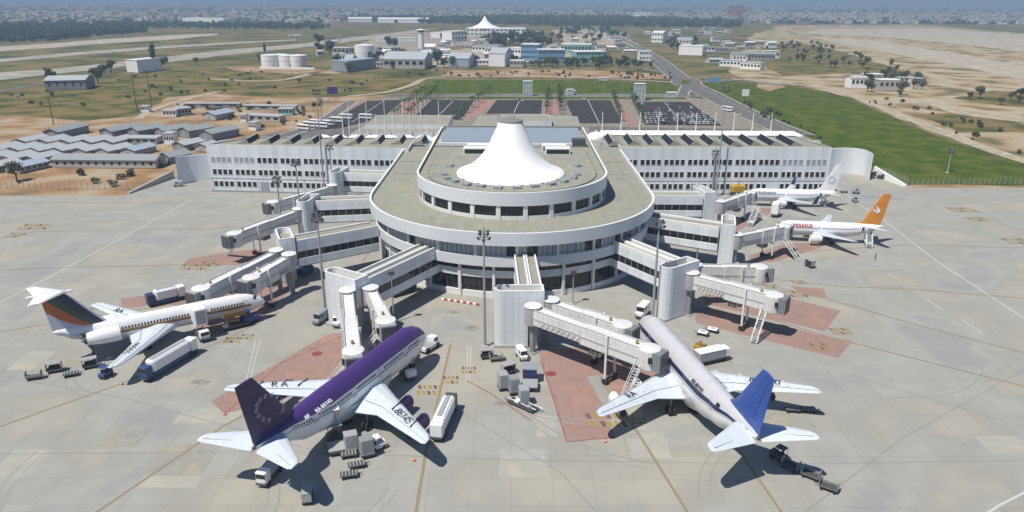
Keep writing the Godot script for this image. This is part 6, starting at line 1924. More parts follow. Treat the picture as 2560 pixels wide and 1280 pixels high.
# ---------------------------------------------------------------- car park and roads
func landside_ground():
	struct_sheet("forecourt", [Vector2(-173.9,-463.2), Vector2(-143.4,-481.8), Vector2(-139.3,-640.1), Vector2(-99.1,-674.9), Vector2(157.5,-680.2), Vector2(179.0,-649.9), Vector2(172.5,-508.8), Vector2(191.2,-480.4), Vector2(190.9,-443.8), Vector2(50.8,-418.5), Vector2(-41.8,-416.6)], -0.10, "forecourt", self, false)
	struct_sheet("grass_verge", [Vector2(-100.1,-669.0), Vector2(156.5,-675.8), Vector2(155.2,-660.1), Vector2(-99.8,-654.9)], -0.07, "lawn", self, false)
	struct_sheet("forecourt_road", [Vector2(-164.7,-466.3), Vector2(-140.6,-501.2), Vector2(-46.7,-496.8), Vector2(-44.7,-475.0), Vector2(-122.4,-461.5)], -0.06, "road", self, false)
	struct_sheet("forecourt_road", [Vector2(52.7,-509.3), Vector2(164.8,-501.9), Vector2(178.1,-484.7), Vector2(52.2,-477.2)], -0.06, "road", self, false)
	for q in [[Vector2(-126.2,-640.5), Vector2(-95.5,-649.5), Vector2(-96.7,-547.6), Vector2(-117.6,-496.8), Vector2(-140.2,-489.8), Vector2(-131.6,-533.2)], [Vector2(-71.0,-650.3), Vector2(-33.9,-648.7), Vector2(-36.4,-559.2), Vector2(-39.9,-535.6), Vector2(-73.5,-558.2)], [Vector2(-13.9,-649.4), Vector2(26.2,-650.6), Vector2(22.2,-569.1), Vector2(-20.6,-567.9)], [Vector2(46.0,-651.2), Vector2(86.7,-652.5), Vector2(78.7,-523.9), Vector2(45.4,-523.1)], [Vector2(108.1,-642.4), Vector2(153.6,-643.8), Vector2(148.0,-515.0), Vector2(93.6,-517.2)]]:
		struct_sheet("parking_lot", q, -0.05, "asphalt", self, false)
	for q in [[Vector2(-91.7,-647.0), Vector2(-77.0,-647.4), Vector2(-81.7,-556.0), Vector2(-89.9,-555.8)], [Vector2(-30.4,-648.8), Vector2(-15.3,-649.3), Vector2(-24.0,-567.8), Vector2(-35.3,-532.0), Vector2(-35.1,-567.5)], [Vector2(29.1,-650.7), Vector2(43.2,-651.1), Vector2(39.0,-569.6), Vector2(25.0,-569.2)], [Vector2(88.5,-660.8), Vector2(95.4,-666.6), Vector2(87.4,-517.0), Vector2(80.6,-516.8)], [Vector2(-138.2,-634.9), Vector2(-129.7,-635.1), Vector2(-132.4,-501.4), Vector2(-142.4,-497.8)]]:
		struct_sheet("paved_walk", q, -0.045, "pink_paving", self, false)
	for L in [[Vector2(-112.1,-643.6), Vector2(-115.2,-524.4)], [Vector2(-51.5,-648.2), Vector2(-56.4,-554.6)], [Vector2(6.1,-650.0), Vector2(0.8,-568.5)], [Vector2(66.5,-651.8), Vector2(62.1,-523.5)], [Vector2(131.4,-640.4), Vector2(122.1,-517.9)]]:
		strip("bay_line", L, 0.5, -0.03, "white_line")
	var roads := [[[Vector2(-115.8,-665.7), Vector2(-29.9,-677.1), Vector2(80.4,-680.7), Vector2(161.9,-683.3), Vector2(184.9,-672.3)], 9.0], [[Vector2(-118.7,-683.2), Vector2(-30.4,-689.1), Vector2(81.7,-692.7), Vector2(157.1,-695.2)], 7.0],
		[[Vector2(191.4,-477.4), Vector2(188.1,-530.3), Vector2(188.2,-609.6), Vector2(190.6,-708.8), Vector2(192.5,-814.3), Vector2(201.3,-922.5), Vector2(218.1,-1098.6), Vector2(239.6,-1425.0), Vector2(249.4,-1836.8), Vector2(255.0,-2230.3), Vector2(264.0,-2573.7)], 13.0],
		[[Vector2(182.6,-471.3), Vector2(180.5,-533.8), Vector2(179.6,-614.1), Vector2(179.8,-708.4), Vector2(181.9,-809.8), Vector2(190.4,-922.0), Vector2(204.2,-1083.3), Vector2(220.7,-1376.1), Vector2(229.5,-1757.5)], 11.0],
		[[Vector2(176.6,-805.5), Vector2(188.4,-839.8), Vector2(199.4,-844.7), Vector2(200.4,-814.6), Vector2(188.5,-778.3), Vector2(176.7,-774.1), Vector2(176.6,-805.5)], 10.0],
		[[Vector2(158.0,-689.1), Vector2(170.3,-734.5), Vector2(182.6,-778.1)], 9.0], [[Vector2(200.4,-814.6), Vector2(228.1,-819.8), Vector2(252.9,-829.3), Vector2(282.5,-774.2)], 8.0], [[Vector2(186.3,-911.4), Vector2(148.4,-1000.3), Vector2(86.2,-1022.7), Vector2(-1.0,-1018.6)], 6.0], [[Vector2(-139.3,-640.1), Vector2(-137.5,-522.1), Vector2(-148.5,-463.8)], 9.0]]
	var y := -0.02
	for r in roads:
		strip("road_kerb", curve(r[0]), r[1] + 3.2, y - 0.014, "kerb_stone")
		strip("road", curve(r[0]), r[1], y, "road")
		y += 0.004
	strip("lane_line", curve(roads[2][0]), 0.5, 0.02, "white_line", self, 6.0, 9.0)
	struct_sheet("green_island", [Vector2(180.1,-797.5), Vector2(187.3,-822.5), Vector2(194.4,-822.8), Vector2(194.1,-806.1), Vector2(186.9,-789.9), Vector2(180.9,-789.7)], 0.03, "lawn", self, false)

func car_mesh(paint: String) -> ArrayMesh:
	var st := S()
	box(st, Vector3(-0.88, 0.35 * V, -2.1), Vector3(0.88, 0.85 * V, 2.1), Transform3D(), 0.2)
	box(st, Vector3(-0.74, 1.28 * V, -0.75), Vector3(0.74, 1.42 * V, 1.35), Transform3D(), 0.1)
	var me := mesh_of(st, paint)
	st = S()
	var g := func(x: float, y: float, z: float) -> Vector3: return Vector3(x, y * V, z)
	for s in [-1, 1]: quad(st, g.call(0.86 * s, 0.85, -1.3), g.call(0.76 * s, 1.3, -0.7), g.call(0.76 * s, 1.3, 1.3), g.call(0.86 * s, 0.85, 1.75))
	quad(st, g.call(-0.86, 0.85, -1.3), g.call(-0.76, 1.3, -0.7), g.call(0.76, 1.3, -0.7), g.call(0.86, 0.85, -1.3))
	quad(st, g.call(-0.86, 0.85, 1.75), g.call(-0.76, 1.3, 1.3), g.call(0.76, 1.3, 1.3), g.call(0.86, 0.85, 1.75))
	for s in [-1, 1]:
		for z in [-1.3, 1.35]: tube(st, Vector3(s * 0.75, 0.32 * V, z), Vector3(s * 0.9, 0.32 * V, z), 0.33, 0.33, 8)
	st.commit(me)
	me.surface_set_material(1, M["car_glass"])
	return me

func landside():
	var names := ["white", "grey", "black", "red", "dark blue", "beige"]
	var meshes := []
	for i in 6: meshes.append(car_mesh("car_%d" % i))
	var r := RandomNumberGenerator.new()
	r.seed = 77
	var pick := func() -> int:
		var u := r.randf()
		return 0 if u < 0.38 else (1 if u < 0.62 else (2 if u < 0.74 else (3 if u < 0.84 else (4 if u < 0.93 else 5))))
	# the crowded lot at the right
	var A: Vector2 = Vector2(94.6,-522.5)
	var B: Vector2 = Vector2(146.6,-520.2)
	var C: Vector2 = Vector2(107.5,-621.8)
	var D: Vector2 = Vector2(150.5,-618.2)
	for row in 11:
		var f := row / 10.0
		var p := A.lerp(C, f)
		var q := B.lerp(D, f)
		var n := int(p.distance_to(q) / 2.9)
		for k in n:
			if r.randf() > (0.93 if row < 5 else [0.55, 0.3, 0.2, 0.12, 0.08, 0.08][row - 5]): continue
			if k % 13 == 6: continue
			var c: int = pick.call()
			var at := p.lerp(q, (k + 0.5) / n)
			var o := inst("parked_car", meshes[c], self, Transform3D(Basis(Vector3.UP, r.randf_range(-0.05, 0.05) + (PI if r.randf() < 0.4 else 0.0)), Vector3(at.x, -0.04, at.y)))
			tag(o, "%s car among the tightly parked rows of the right hand car park" % names[c], "car", "%s cars in the crowded car park" % names[c])
	for c in [[Vector3(-94.8,0.0,-644.2), 0, "lone white car at the far edge of the left dark car park"], [Vector3(-102.5,0.0,-541.6), 5, "beige car near the kerb of the left dark car park"], [Vector3(-57.2,0.0,-645.3), 0, "white car at the far edge of the second dark car park"], [Vector3(-51.4,0.0,-642.8), 1, "grey car at the far edge of the second dark car park"], [Vector3(6.4,0.0,-644.6), 2, "black car at the far edge of the central car park"], [Vector3(8.1,0.0,-639.3), 0, "white car at the far edge of the central car park"], [Vector3(19.4,0.0,-609.5), 4, "dark blue car alone on the central asphalt"], [Vector3(46.3,0.0,-630.1), 1, "grey car at the inner edge of the fourth dark car park"], [Vector3(63.0,0.0,-651.7), 0, "white car at the far edge of the fourth dark car park"], [Vector3(-43.0,0.0,-549.0), 1, "grey car by the canopies at the head of the second car park"], [Vector3(-116.1,0.0,-505.1), 2, "black car by the kerb left of the canopies"], [Vector3(164.3,0.0,-1110.9), 0, "white car on the far road past the blue building"], [Vector3(173.9,0.0,-560.8), 0, "white car on the road along the green lawn"]]:
		tag(inst("parked_car", meshes[c[1]], self, Transform3D(Basis(Vector3.UP, 0.4), c[0] + Vector3(0, -0.03, 0))), c[2], "car")
	# coaches along the left kerb
	var coach := func(label: String, p: Vector3, deg: float, group := "") -> void:
		var q := near(p, deg)
		kit("coach", label, "coach", q[0], q[1], [["body", "paint_white", v3(-1.3, 0.5, -5.8), v3(1.3, 3.2, 5.8), 0.25], ["window", "car_glass", v3(-1.33, 1.7, -5.4), v3(1.33, 2.6, 5.4), 0.05], ["windscreen", "car_glass", v3(-1.15, 1.4, -5.86), v3(1.15, 2.8, -5.6), 0.05]], [[1.15, -3.8, 0.5], [1.15, 3.4, 0.5]], group).scale = Vector3.ONE * 0.85
	var kerb := [Vector3(-140.2,0.0,-489.8), Vector3(-139.2,0.0,-501.2), Vector3(-137.7,0.0,-511.4), Vector3(-130.2,0.0,-498.1), Vector3(-127.9,0.0,-508.2), Vector3(-125.6,0.0,-522.4), Vector3(-122.0,0.0,-537.3), Vector3(-107.6,0.0,-537.6)]
	for i in kerb.size(): coach.call("%s white coach in the coach bays left of the terminal canopies" % ["nearest left", "second", "third", "fourth", "fifth", "sixth", "seventh", "farthest right"][i], kerb[i], 62.0 + i * 2.0, "white coaches left of the canopies")
	coach.call("white coach on the road behind the green strip", Vector3(98.5,0.0,-810.7), 90)
	coach.call("white minibus on the road at the back of the car parks", Vector3(54.0,0.0,-691.8), 90)
	coach.call("white coach on the ramp road beside the green lawn, by the signs", Vector3(171.1,0.0,-586.1), 35)
	# glass pavilions behind the car parks
	for p in [["green glass stair pavilion behind the central car park", Vector3(9.7,0.0,-678.4), Vector3(17.8,0.0,-678.6), 13.0], ["green glass stair pavilion behind the crowded car park", Vector3(107.2,0.0,-650.4), Vector3(116.4,0.0,-650.7), 14.0], ["small glass shelter right of the second green pavilion", Vector3(139.1,0.0,-665.2), Vector3(147.1,0.0,-665.4), 5.0], ["low glass shelter at the back of the car parks", Vector3(50.5,0.0,-685.7), Vector3(56.5,0.0,-685.8), 5.0]]:
		var a: Vector3 = p[1]
		var b: Vector3 = p[2]
		var w := a.distance_to(b)
		var t := thing("glass_pavilion", p[0], "pavilion", (a + b) / 2)
		var st := S()
		box(st, Vector3(-w / 2, 0, -w * 0.6), Vector3(w / 2, p[3], 0), Transform3D(), 0.1)
		obj("glass_wall", st, "glass_pavilion", t)
		st = S()
		for k in 4:
			for z in [0.05, -w * 0.6 - 0.05]: box(st, Vector3(-w / 2 + w * k / 3 - 0.15, 0, z - 0.1), Vector3(-w / 2 + w * k / 3 + 0.15, p[3] + 0.1, z + 0.1))
		for k in 3: box(st, Vector3(-w / 2 - 0.1, p[3] * (k + 1) / 3.0 - 0.15, 0.02), Vector3(w / 2 + 0.1, p[3] * (k + 1) / 3.0 + 0.15, 0.2))
		obj("frame", st, "paint_white", t)
		st = S()
		box(st, Vector3(-w / 2 - 0.4, p[3], -w * 0.6 - 0.4), Vector3(w / 2 + 0.4, p[3] + 0.4, 0.4), Transform3D(), 0.1)
		obj("roof", st, "coping", t)
	# street lamps and boards
	for k in 15:
		var a: Vector3 = Vector3(-81.6,0.0,-681.4)
		var b: Vector3 = Vector3(150.7,0.0,-682.9)
		var t := thing("street_lamp", "slim double armed street lamp along the road behind the car parks", "street lamp", a.lerp(b, k / 14.0), 0, "street lamps behind the car parks")
		var st := S()
		tube(st, Vector3.ZERO, Vector3(0, 15, 0), 0.22, 0.12, 6)
		tube(st, Vector3(-2.2, 15.2, 0), Vector3(2.2, 15.2, 0), 0.1, 0.1, 5)
		obj("pole", st, "galvanised", t)
		for s in [-2.2, 2.2]:
			st = S()
			box(st, Vector3(s - 0.7, 15.0, -0.25), Vector3(s + 0.7, 15.3, 0.25), Transform3D(), 0.06)
			obj("lamp_head", st, "grey_metal", t)
	for s in [["purple advertising board on posts beside the left car park road", Vector3(-153.1,0.0,-629.3), "purple", 9.0, 6.0], ["blank white board on the green lawn by the slip road", Vector3(197.1,0.0,-627.0), "paint_white", 6.0, 5.5], ["blue road sign gantry where the slip roads meet", Vector3(198.7,0.0,-735.4), "blue_wall", 13.0, 5.0]]:
		var t := thing("road_sign", s[0], "road sign", s[1])
		var st := S()
		box(st, Vector3(-s[3] / 2, 7.0, -0.15), Vector3(s[3] / 2, 7.0 + s[4], 0.15), Transform3D(), 0.04)
		obj("board", st, s[2], t)
		for q in [-1, 1]:
			st = S()
			tube(st, Vector3(q * s[3] * 0.35, 0, 0), Vector3(q * s[3] * 0.35, 7.2, 0), 0.25, 0.2, 6)
			obj("post", st, "galvanised", t)
	# fences and low walls at the apron's edge
	fence("wire fence on pale posts between the bare soil and the apron at left", Vector3(-244.5,0.0,-327.9), Vector3(-174.1,0.0,-326.1), 26, 3.2)
	fence("wire fence along the lawn edge above the right apron", Vector3(189.6,0.0,-341.4), Vector3(255.3,0.0,-344.1), 26, 3.2)
	fence("fence on top of the white ramp wall right of the screen wall", Vector3(183.3,0.0,-361.6), Vector3(187.2,0.0,-338.2), 14, 5.2)
	lowwall("pale low wall sloping from the left screen wall to the fence", Vector3(-166.5,0.0,-350.2), Vector3(-172.5,0.0,-318.0), 3.6, 0.8, "shed_wall")
	lowwall("white ramp wall from the right screen wall down to the lawn fence", Vector3(182.9,0.0,-361.6), Vector3(186.8,0.0,-337.4), 4.6, 1.0, "tent")

func fence(label: String, a: Vector3, b: Vector3, n: int, h: float):
	var t := thing("wire_fence", label, "fence", a)
	var d := b - a
	for k in n + 1:
		var st := S()
		var p := d * k / n
		tube(st, p, p + Vector3(0, h, 0), 0.13, 0.11, 6)
		obj("post", st, "galvanised", t)
	var w := S()
	for k in 6: tube(w, Vector3(0, h * (k + 0.6) / 6.0, 0), d + Vector3(0, h * (k + 0.6) / 6.0, 0), 0.03, 0.03, 3)
	obj("wire", w, "galvanised", t)

func lowwall(label: String, a: Vector3, b: Vector3, h0: float, h1: float, m: String):
	var t := thing("low_wall", label, "wall", a)
	var d := b - a
	var s := d.normalized().cross(Vector3.UP) * 0.5
	var st := S()
	var q := [-s, s, d + s, d - s]
	var H := [h0, h0, h1, h1]
	for k in 4:
		var j := (k + 1) % 4
		quad(st, q[k], q[k] + Vector3(0, H[k], 0), q[j] + Vector3(0, H[j], 0), q[j])
	quad(st, q[0] + Vector3(0, h0, 0), q[1] + Vector3(0, h0, 0), q[2] + Vector3(0, h1, 0), q[3] + Vector3(0, h1, 0))
	obj("wall", st, m, t)

# ---------------------------------------------------------------- sheds and far buildings
# a gabled shed between the two ends of its ridge
func shed(called: String, label: String, a: Vector3, b: Vector3, w: float, wall: float, rise: float, roof: String, wm := "shed_wall", windows := 0, group := "gabled sheds of the barracks camp"):
	var f := Vector3(a.x, 0, a.z)
	var d := Vector3(b.x, 0, b.z) - f
	var L := d.length()
	var t := thing(called, label, "shed", f, atan2(-d.x, -d.z), group)
	var st := S()
	box(st, Vector3(-w / 2, 0, -L), Vector3(w / 2, wall, 0))
	for z in [0.0, -L]: tri(st, Vector3(-w / 2, wall, z), Vector3(0, wall + rise, z), Vector3(w / 2, wall, z))
	var wl := obj("wall", st, wm, t)
	st = S()
	for s in [-1, 1]:
		var e := 0.7
		var x: float = s * (w / 2 + e)
		var y: float = wall - rise * e / (w / 2) + 0.12
		quad(st, Vector3(x, y, e), Vector3(0, wall + rise + 0.12, e), Vector3(0, wall + rise + 0.12, -L - e), Vector3(x, y, -L - e))
		quad(st, Vector3(x, y - 0.25, e), Vector3(0, wall + rise - 0.12, e), Vector3(0, wall + rise + 0.12, e), Vector3(x, y, e))
		quad(st, Vector3(x, y - 0.25, e), Vector3(x, y, e), Vector3(x, y, -L - e), Vector3(x, y - 0.25, -L - e))
	obj("roof", st, roof, t)
	for k in windows:
		for s in [-1, 1]:
			st = S()
			var z := -L * (k + 0.6) / (windows + 0.2)
			box(st, Vector3(s * w / 2 - 0.06, wall * 0.36, z - 0.7), Vector3(s * w / 2 + 0.06, wall * 0.72, z + 0.7))
			obj("window", st, "dark_glass", wl)
	st = S()
	box(st, Vector3(-0.9, 0, 0), Vector3(0.9, wall * 0.75, 0.08))
	obj("door", st, "mid_grey", wl)
	return t

# a plain building behind the ground line a..b, with rows of windows when it is big enough
func block(called: String, label: String, cat: String, a: Vector3, b: Vector3, depth: float, h: float, wall: String, roof: String, rows := 0, cols := 0, group := "", pitched := false):
	var d := b - a
	var w := d.length()
	var t := thing(called, label, cat, a, atan2(-d.z, d.x), group)
	var st := S()
	box(st, Vector3(0, 0, -depth), Vector3(w, h, 0))
	var wl := obj("wall", st, wall, t)
	st = S()
	if pitched:
		quad(st, Vector3(-0.5, h - 0.2, 0.5), Vector3(-0.5, h + depth * 0.13, -depth / 2), Vector3(w + 0.5, h + depth * 0.13, -depth / 2), Vector3(w + 0.5, h - 0.2, 0.5))
		quad(st, Vector3(-0.5, h + depth * 0.13, -depth / 2), Vector3(-0.5, h - 0.2, -depth - 0.5), Vector3(w + 0.5, h - 0.2, -depth - 0.5), Vector3(w + 0.5, h + depth * 0.13, -depth / 2))
		for x in [0.0, w]: tri(st, Vector3(x, h, 0), Vector3(x, h + depth * 0.13, -depth / 2), Vector3(x, h, -depth))
	else:
		box(st, Vector3(-0.4, h, -depth - 0.4), Vector3(w + 0.4, h + 0.7, 0.4), Transform3D(), 0.1)
	obj("roof", st, roof, t)
	for i in rows:
		for k in cols:
			st = S()
			var x := w * (k + 0.5) / cols
			var y := h * (i + 0.62) / rows
			box(st, Vector3(x - w * 0.3 / cols, y - h * 0.17 / rows, -0.1), Vector3(x + w * 0.3 / cols, y + h * 0.17 / rows, 0.12))
			obj("window", st, "dark_glass", wl)
	return t

func barracks():
	var R := 6.6
	for s in [["grey barracks shed alone at the back of the camp's left side", Vector3(-287.6,6.6,-453.0), Vector3(-283.8,6.6,-479.9), 10.5, "shed_roof", "shed_wall_grey"],
			["large grey shed, first from the left in the camp's back row", Vector3(-255.5,6.6,-456.7), Vector3(-247.9,6.6,-479.1), 10.5, "shed_roof", "shed_wall_grey"],
			["large grey shed, second from the left in the camp's back row", Vector3(-240.2,6.6,-460.2), Vector3(-231.1,6.6,-477.9), 10.5, "shed_roof", "shed_wall_grey"],
			["large grey shed, third from the left in the camp's back row", Vector3(-223.7,6.6,-460.6), Vector3(-212.6,6.6,-476.7), 10.5, "shed_roof", "shed_wall_grey"],
			["large grey shed, fourth from the left in the camp's back row", Vector3(-208.4,6.6,-460.9), Vector3(-198.9,6.6,-477.1), 10.5, "shed_roof", "shed_wall_grey"],
			["large grey shed at the right end of the camp's back row", Vector3(-190.5,6.6,-450.8), Vector3(-181.0,6.6,-471.0), 11.0, "shed_roof", "shed_wall_grey"]]:
		shed("barracks_shed", s[0], s[1], s[2], s[3], 4.6, 1.9, s[4], s[5])
	var rows := [["back pale roofed row", [[Vector3(-292.3,5.0,-428.4), Vector3(-289.0,5.0,-447.8)], [Vector3(-278.5,5.0,-427.4), Vector3(-275.0,5.0,-446.6)], [Vector3(-265.1,5.0,-426.4), Vector3(-261.4,5.0,-445.5)], [Vector3(-252.4,5.0,-426.7), Vector3(-248.1,5.0,-445.8)], [Vector3(-240.0,5.0,-426.9), Vector3(-235.7,5.0,-446.1)]]],
		["middle pale roofed row", [[Vector3(-291.0,5.0,-403.4), Vector3(-288.6,5.0,-422.0)], [Vector3(-279.7,5.0,-402.5), Vector3(-276.4,5.0,-421.0)], [Vector3(-267.5,5.0,-401.6), Vector3(-262.3,5.0,-420.0)], [Vector3(-254.6,5.0,-401.9), Vector3(-249.5,5.0,-420.3)], [Vector3(-241.2,5.0,-401.0), Vector3(-236.0,5.0,-419.3)], [Vector3(-228.7,5.0,-401.2), Vector3(-222.7,5.0,-419.6)], [Vector3(-215.2,5.0,-402.7), Vector3(-209.9,5.0,-419.9)]]],
		["third pale roofed row", [[Vector3(-279.1,5.0,-380.2), Vector3(-277.7,5.0,-396.8)], [Vector3(-268.4,5.0,-379.4), Vector3(-264.5,5.0,-397.0)], [Vector3(-255.3,5.0,-378.6), Vector3(-251.0,5.0,-396.2)]]],
		["front row by the fence", [[Vector3(-264.2,5.0,-361.4), Vector3(-258.7,5.0,-375.4)], [Vector3(-251.8,5.0,-359.7), Vector3(-245.3,5.0,-376.7)]]]]
	var ord := ["first", "second", "third", "fourth", "fifth", "sixth", "seventh"]
	for r in rows:
		for i in r[1].size():
			var q: Array = r[1][i]
			var blue: bool = (r[0] == "front row by the fence" and i == 1) or (r[0] == "middle pale roofed row" and i == 6)
			shed("barracks_shed", "%s shed from the left in the camp's %s" % ["blue lit " + ord[i] if blue else ord[i], r[0]], q[0], (q[0] as Vector3).lerp(q[1], 0.9), 10.2, 3.2, 1.5, "shed_roof_blue" if blue else "shed_roof_pale", "shed_wall", 5 if r[0] == "front row by the fence" else 0)
	shed("long_hut", "long low grey hut with a row of small windows facing the bare soil", Vector3(-238.4,6.2,-377.2), Vector3(-184.5,6.2,-376.2), 11.0, 4.4, 1.9, "shed_roof", "shed_wall", 13)
	shed("barracks_shed", "blue gabled shed at the right end of the long low hut", Vector3(-186.5,5.5,-385.0), Vector3(-179.8,5.5,-396.2), 10.0, 3.6, 1.9, "shed_roof", "shed_wall_grey")
	shed("barracks_shed", "grey open shed above the blue gabled shed", Vector3(-193.5,5.5,-418.8), Vector3(-187.4,5.5,-431.9), 10.0, 3.6, 1.6, "shed_roof_pale", "shed_wall_grey")
	shed("barracks_shed", "rightmost pale shed near the office wing's end", Vector3(-179.2,5.5,-415.3), Vector3(-176.3,5.5,-425.6), 8.0, 3.4, 1.4, "shed_roof_pale", "shed_wall")
	shed("barracks_shed", "blue roofed building standing alone in the construction yard", Vector3(-220.4,6.0,-531.2), Vector3(-213.4,6.0,-550.0), 12.0, 4.0, 2.0, "shed_roof_blue", "shed_wall")
	for b in [["white hut with dark doorways in the middle of the camp", Vector3(-209.2,0.0,-435.2), Vector3(-203.5,0.0,-435.4), 7.0, 6.5, "city_2"], ["low flat grey roof joining two camp rows", Vector3(-232.9,0.0,-437.3), Vector3(-215.2,0.0,-437.7), 9.0, 3.2, "mid_grey"],
			["white cabin at the yard's left edge by the track", Vector3(-288.2,0.0,-569.1), Vector3(-282.1,0.0,-569.3), 5.0, 4.0, "city_2"], ["pale site hut behind the alone blue roofed building, left of it", Vector3(-260.0,0.0,-545.2), Vector3(-250.6,0.0,-545.5), 9.0, 4.2, "city_0"], ["grey green cabin block left of the blue roofed building", Vector3(-250.6,0.0,-549.5), Vector3(-243.0,0.0,-555.7), 10.0, 4.8, "bluegrey"],
			["long low shed at the right of the construction yard", Vector3(-190.4,0.0,-528.0), Vector3(-165.9,0.0,-521.3), 8.0, 3.8, "shed_wall"], ["green roofed cabin right of the yard's long low shed", Vector3(-177.4,0.0,-555.4), Vector3(-166.6,0.0,-555.7), 8.0, 4.4, "teal_wall"],
			["small white cabin near the yard's dry trees", Vector3(-176.5,0.0,-487.3), Vector3(-171.2,0.0,-485.9), 6.0, 5.0, "city_2"], ["tiny white cabin above the small one by the dry trees", Vector3(-193.6,0.0,-520.6), Vector3(-189.7,0.0,-520.7), 5.0, 5.0, "city_2"], ["row of stacked grey blocks at the back of the yard", Vector3(-212.9,0.0,-584.3), Vector3(-171.3,0.0,-581.0), 6.0, 3.0, "mid_grey"], ["second row of stacked grey blocks in the yard", Vector3(-266.4,0.0,-596.5), Vector3(-221.5,0.0,-597.8), 6.0, 2.6, "bluegrey"]]:
		block("site_hut", b[0], "hut", b[1], b[2], b[3], b[4], b[5], "shed_roof_pale", 1, 4)

func tank(label: String, p: Vector3, r: float, h: float):
	var t := thing("storage_tank", label, "storage tank", p, 0, "white storage tanks")
	var st := S()
	lathe(st, [Vector2(r, 0), Vector2(r, h), Vector2(r * 0.97, h + 0.3), Vector2(0.02, h + r * 0.12)], 40)
	obj("shell", st, "tank_white", t)
	st = S()
	lathe(st, [Vector2(r + 0.12, h - 0.4), Vector2(r + 0.12, h - 0.1)], 40)
	lathe(st, [Vector2(r + 0.08, h * 0.5), Vector2(r + 0.08, h * 0.5 + 0.25)], 40)
	obj("wind_girder", st, "mid_grey", t)
	st = S()
	for k in 16:
		var a := 0.4 + 0.9 * k / 16.0
		box(st, Vector3(-0.5, h * k / 16.0, r), Vector3(0.5, h * k / 16.0 + 0.2, r + 0.9), Transform3D(Basis(Vector3.UP, a), Vector3.ZERO))
	obj("stair", st, "mid_grey", t)

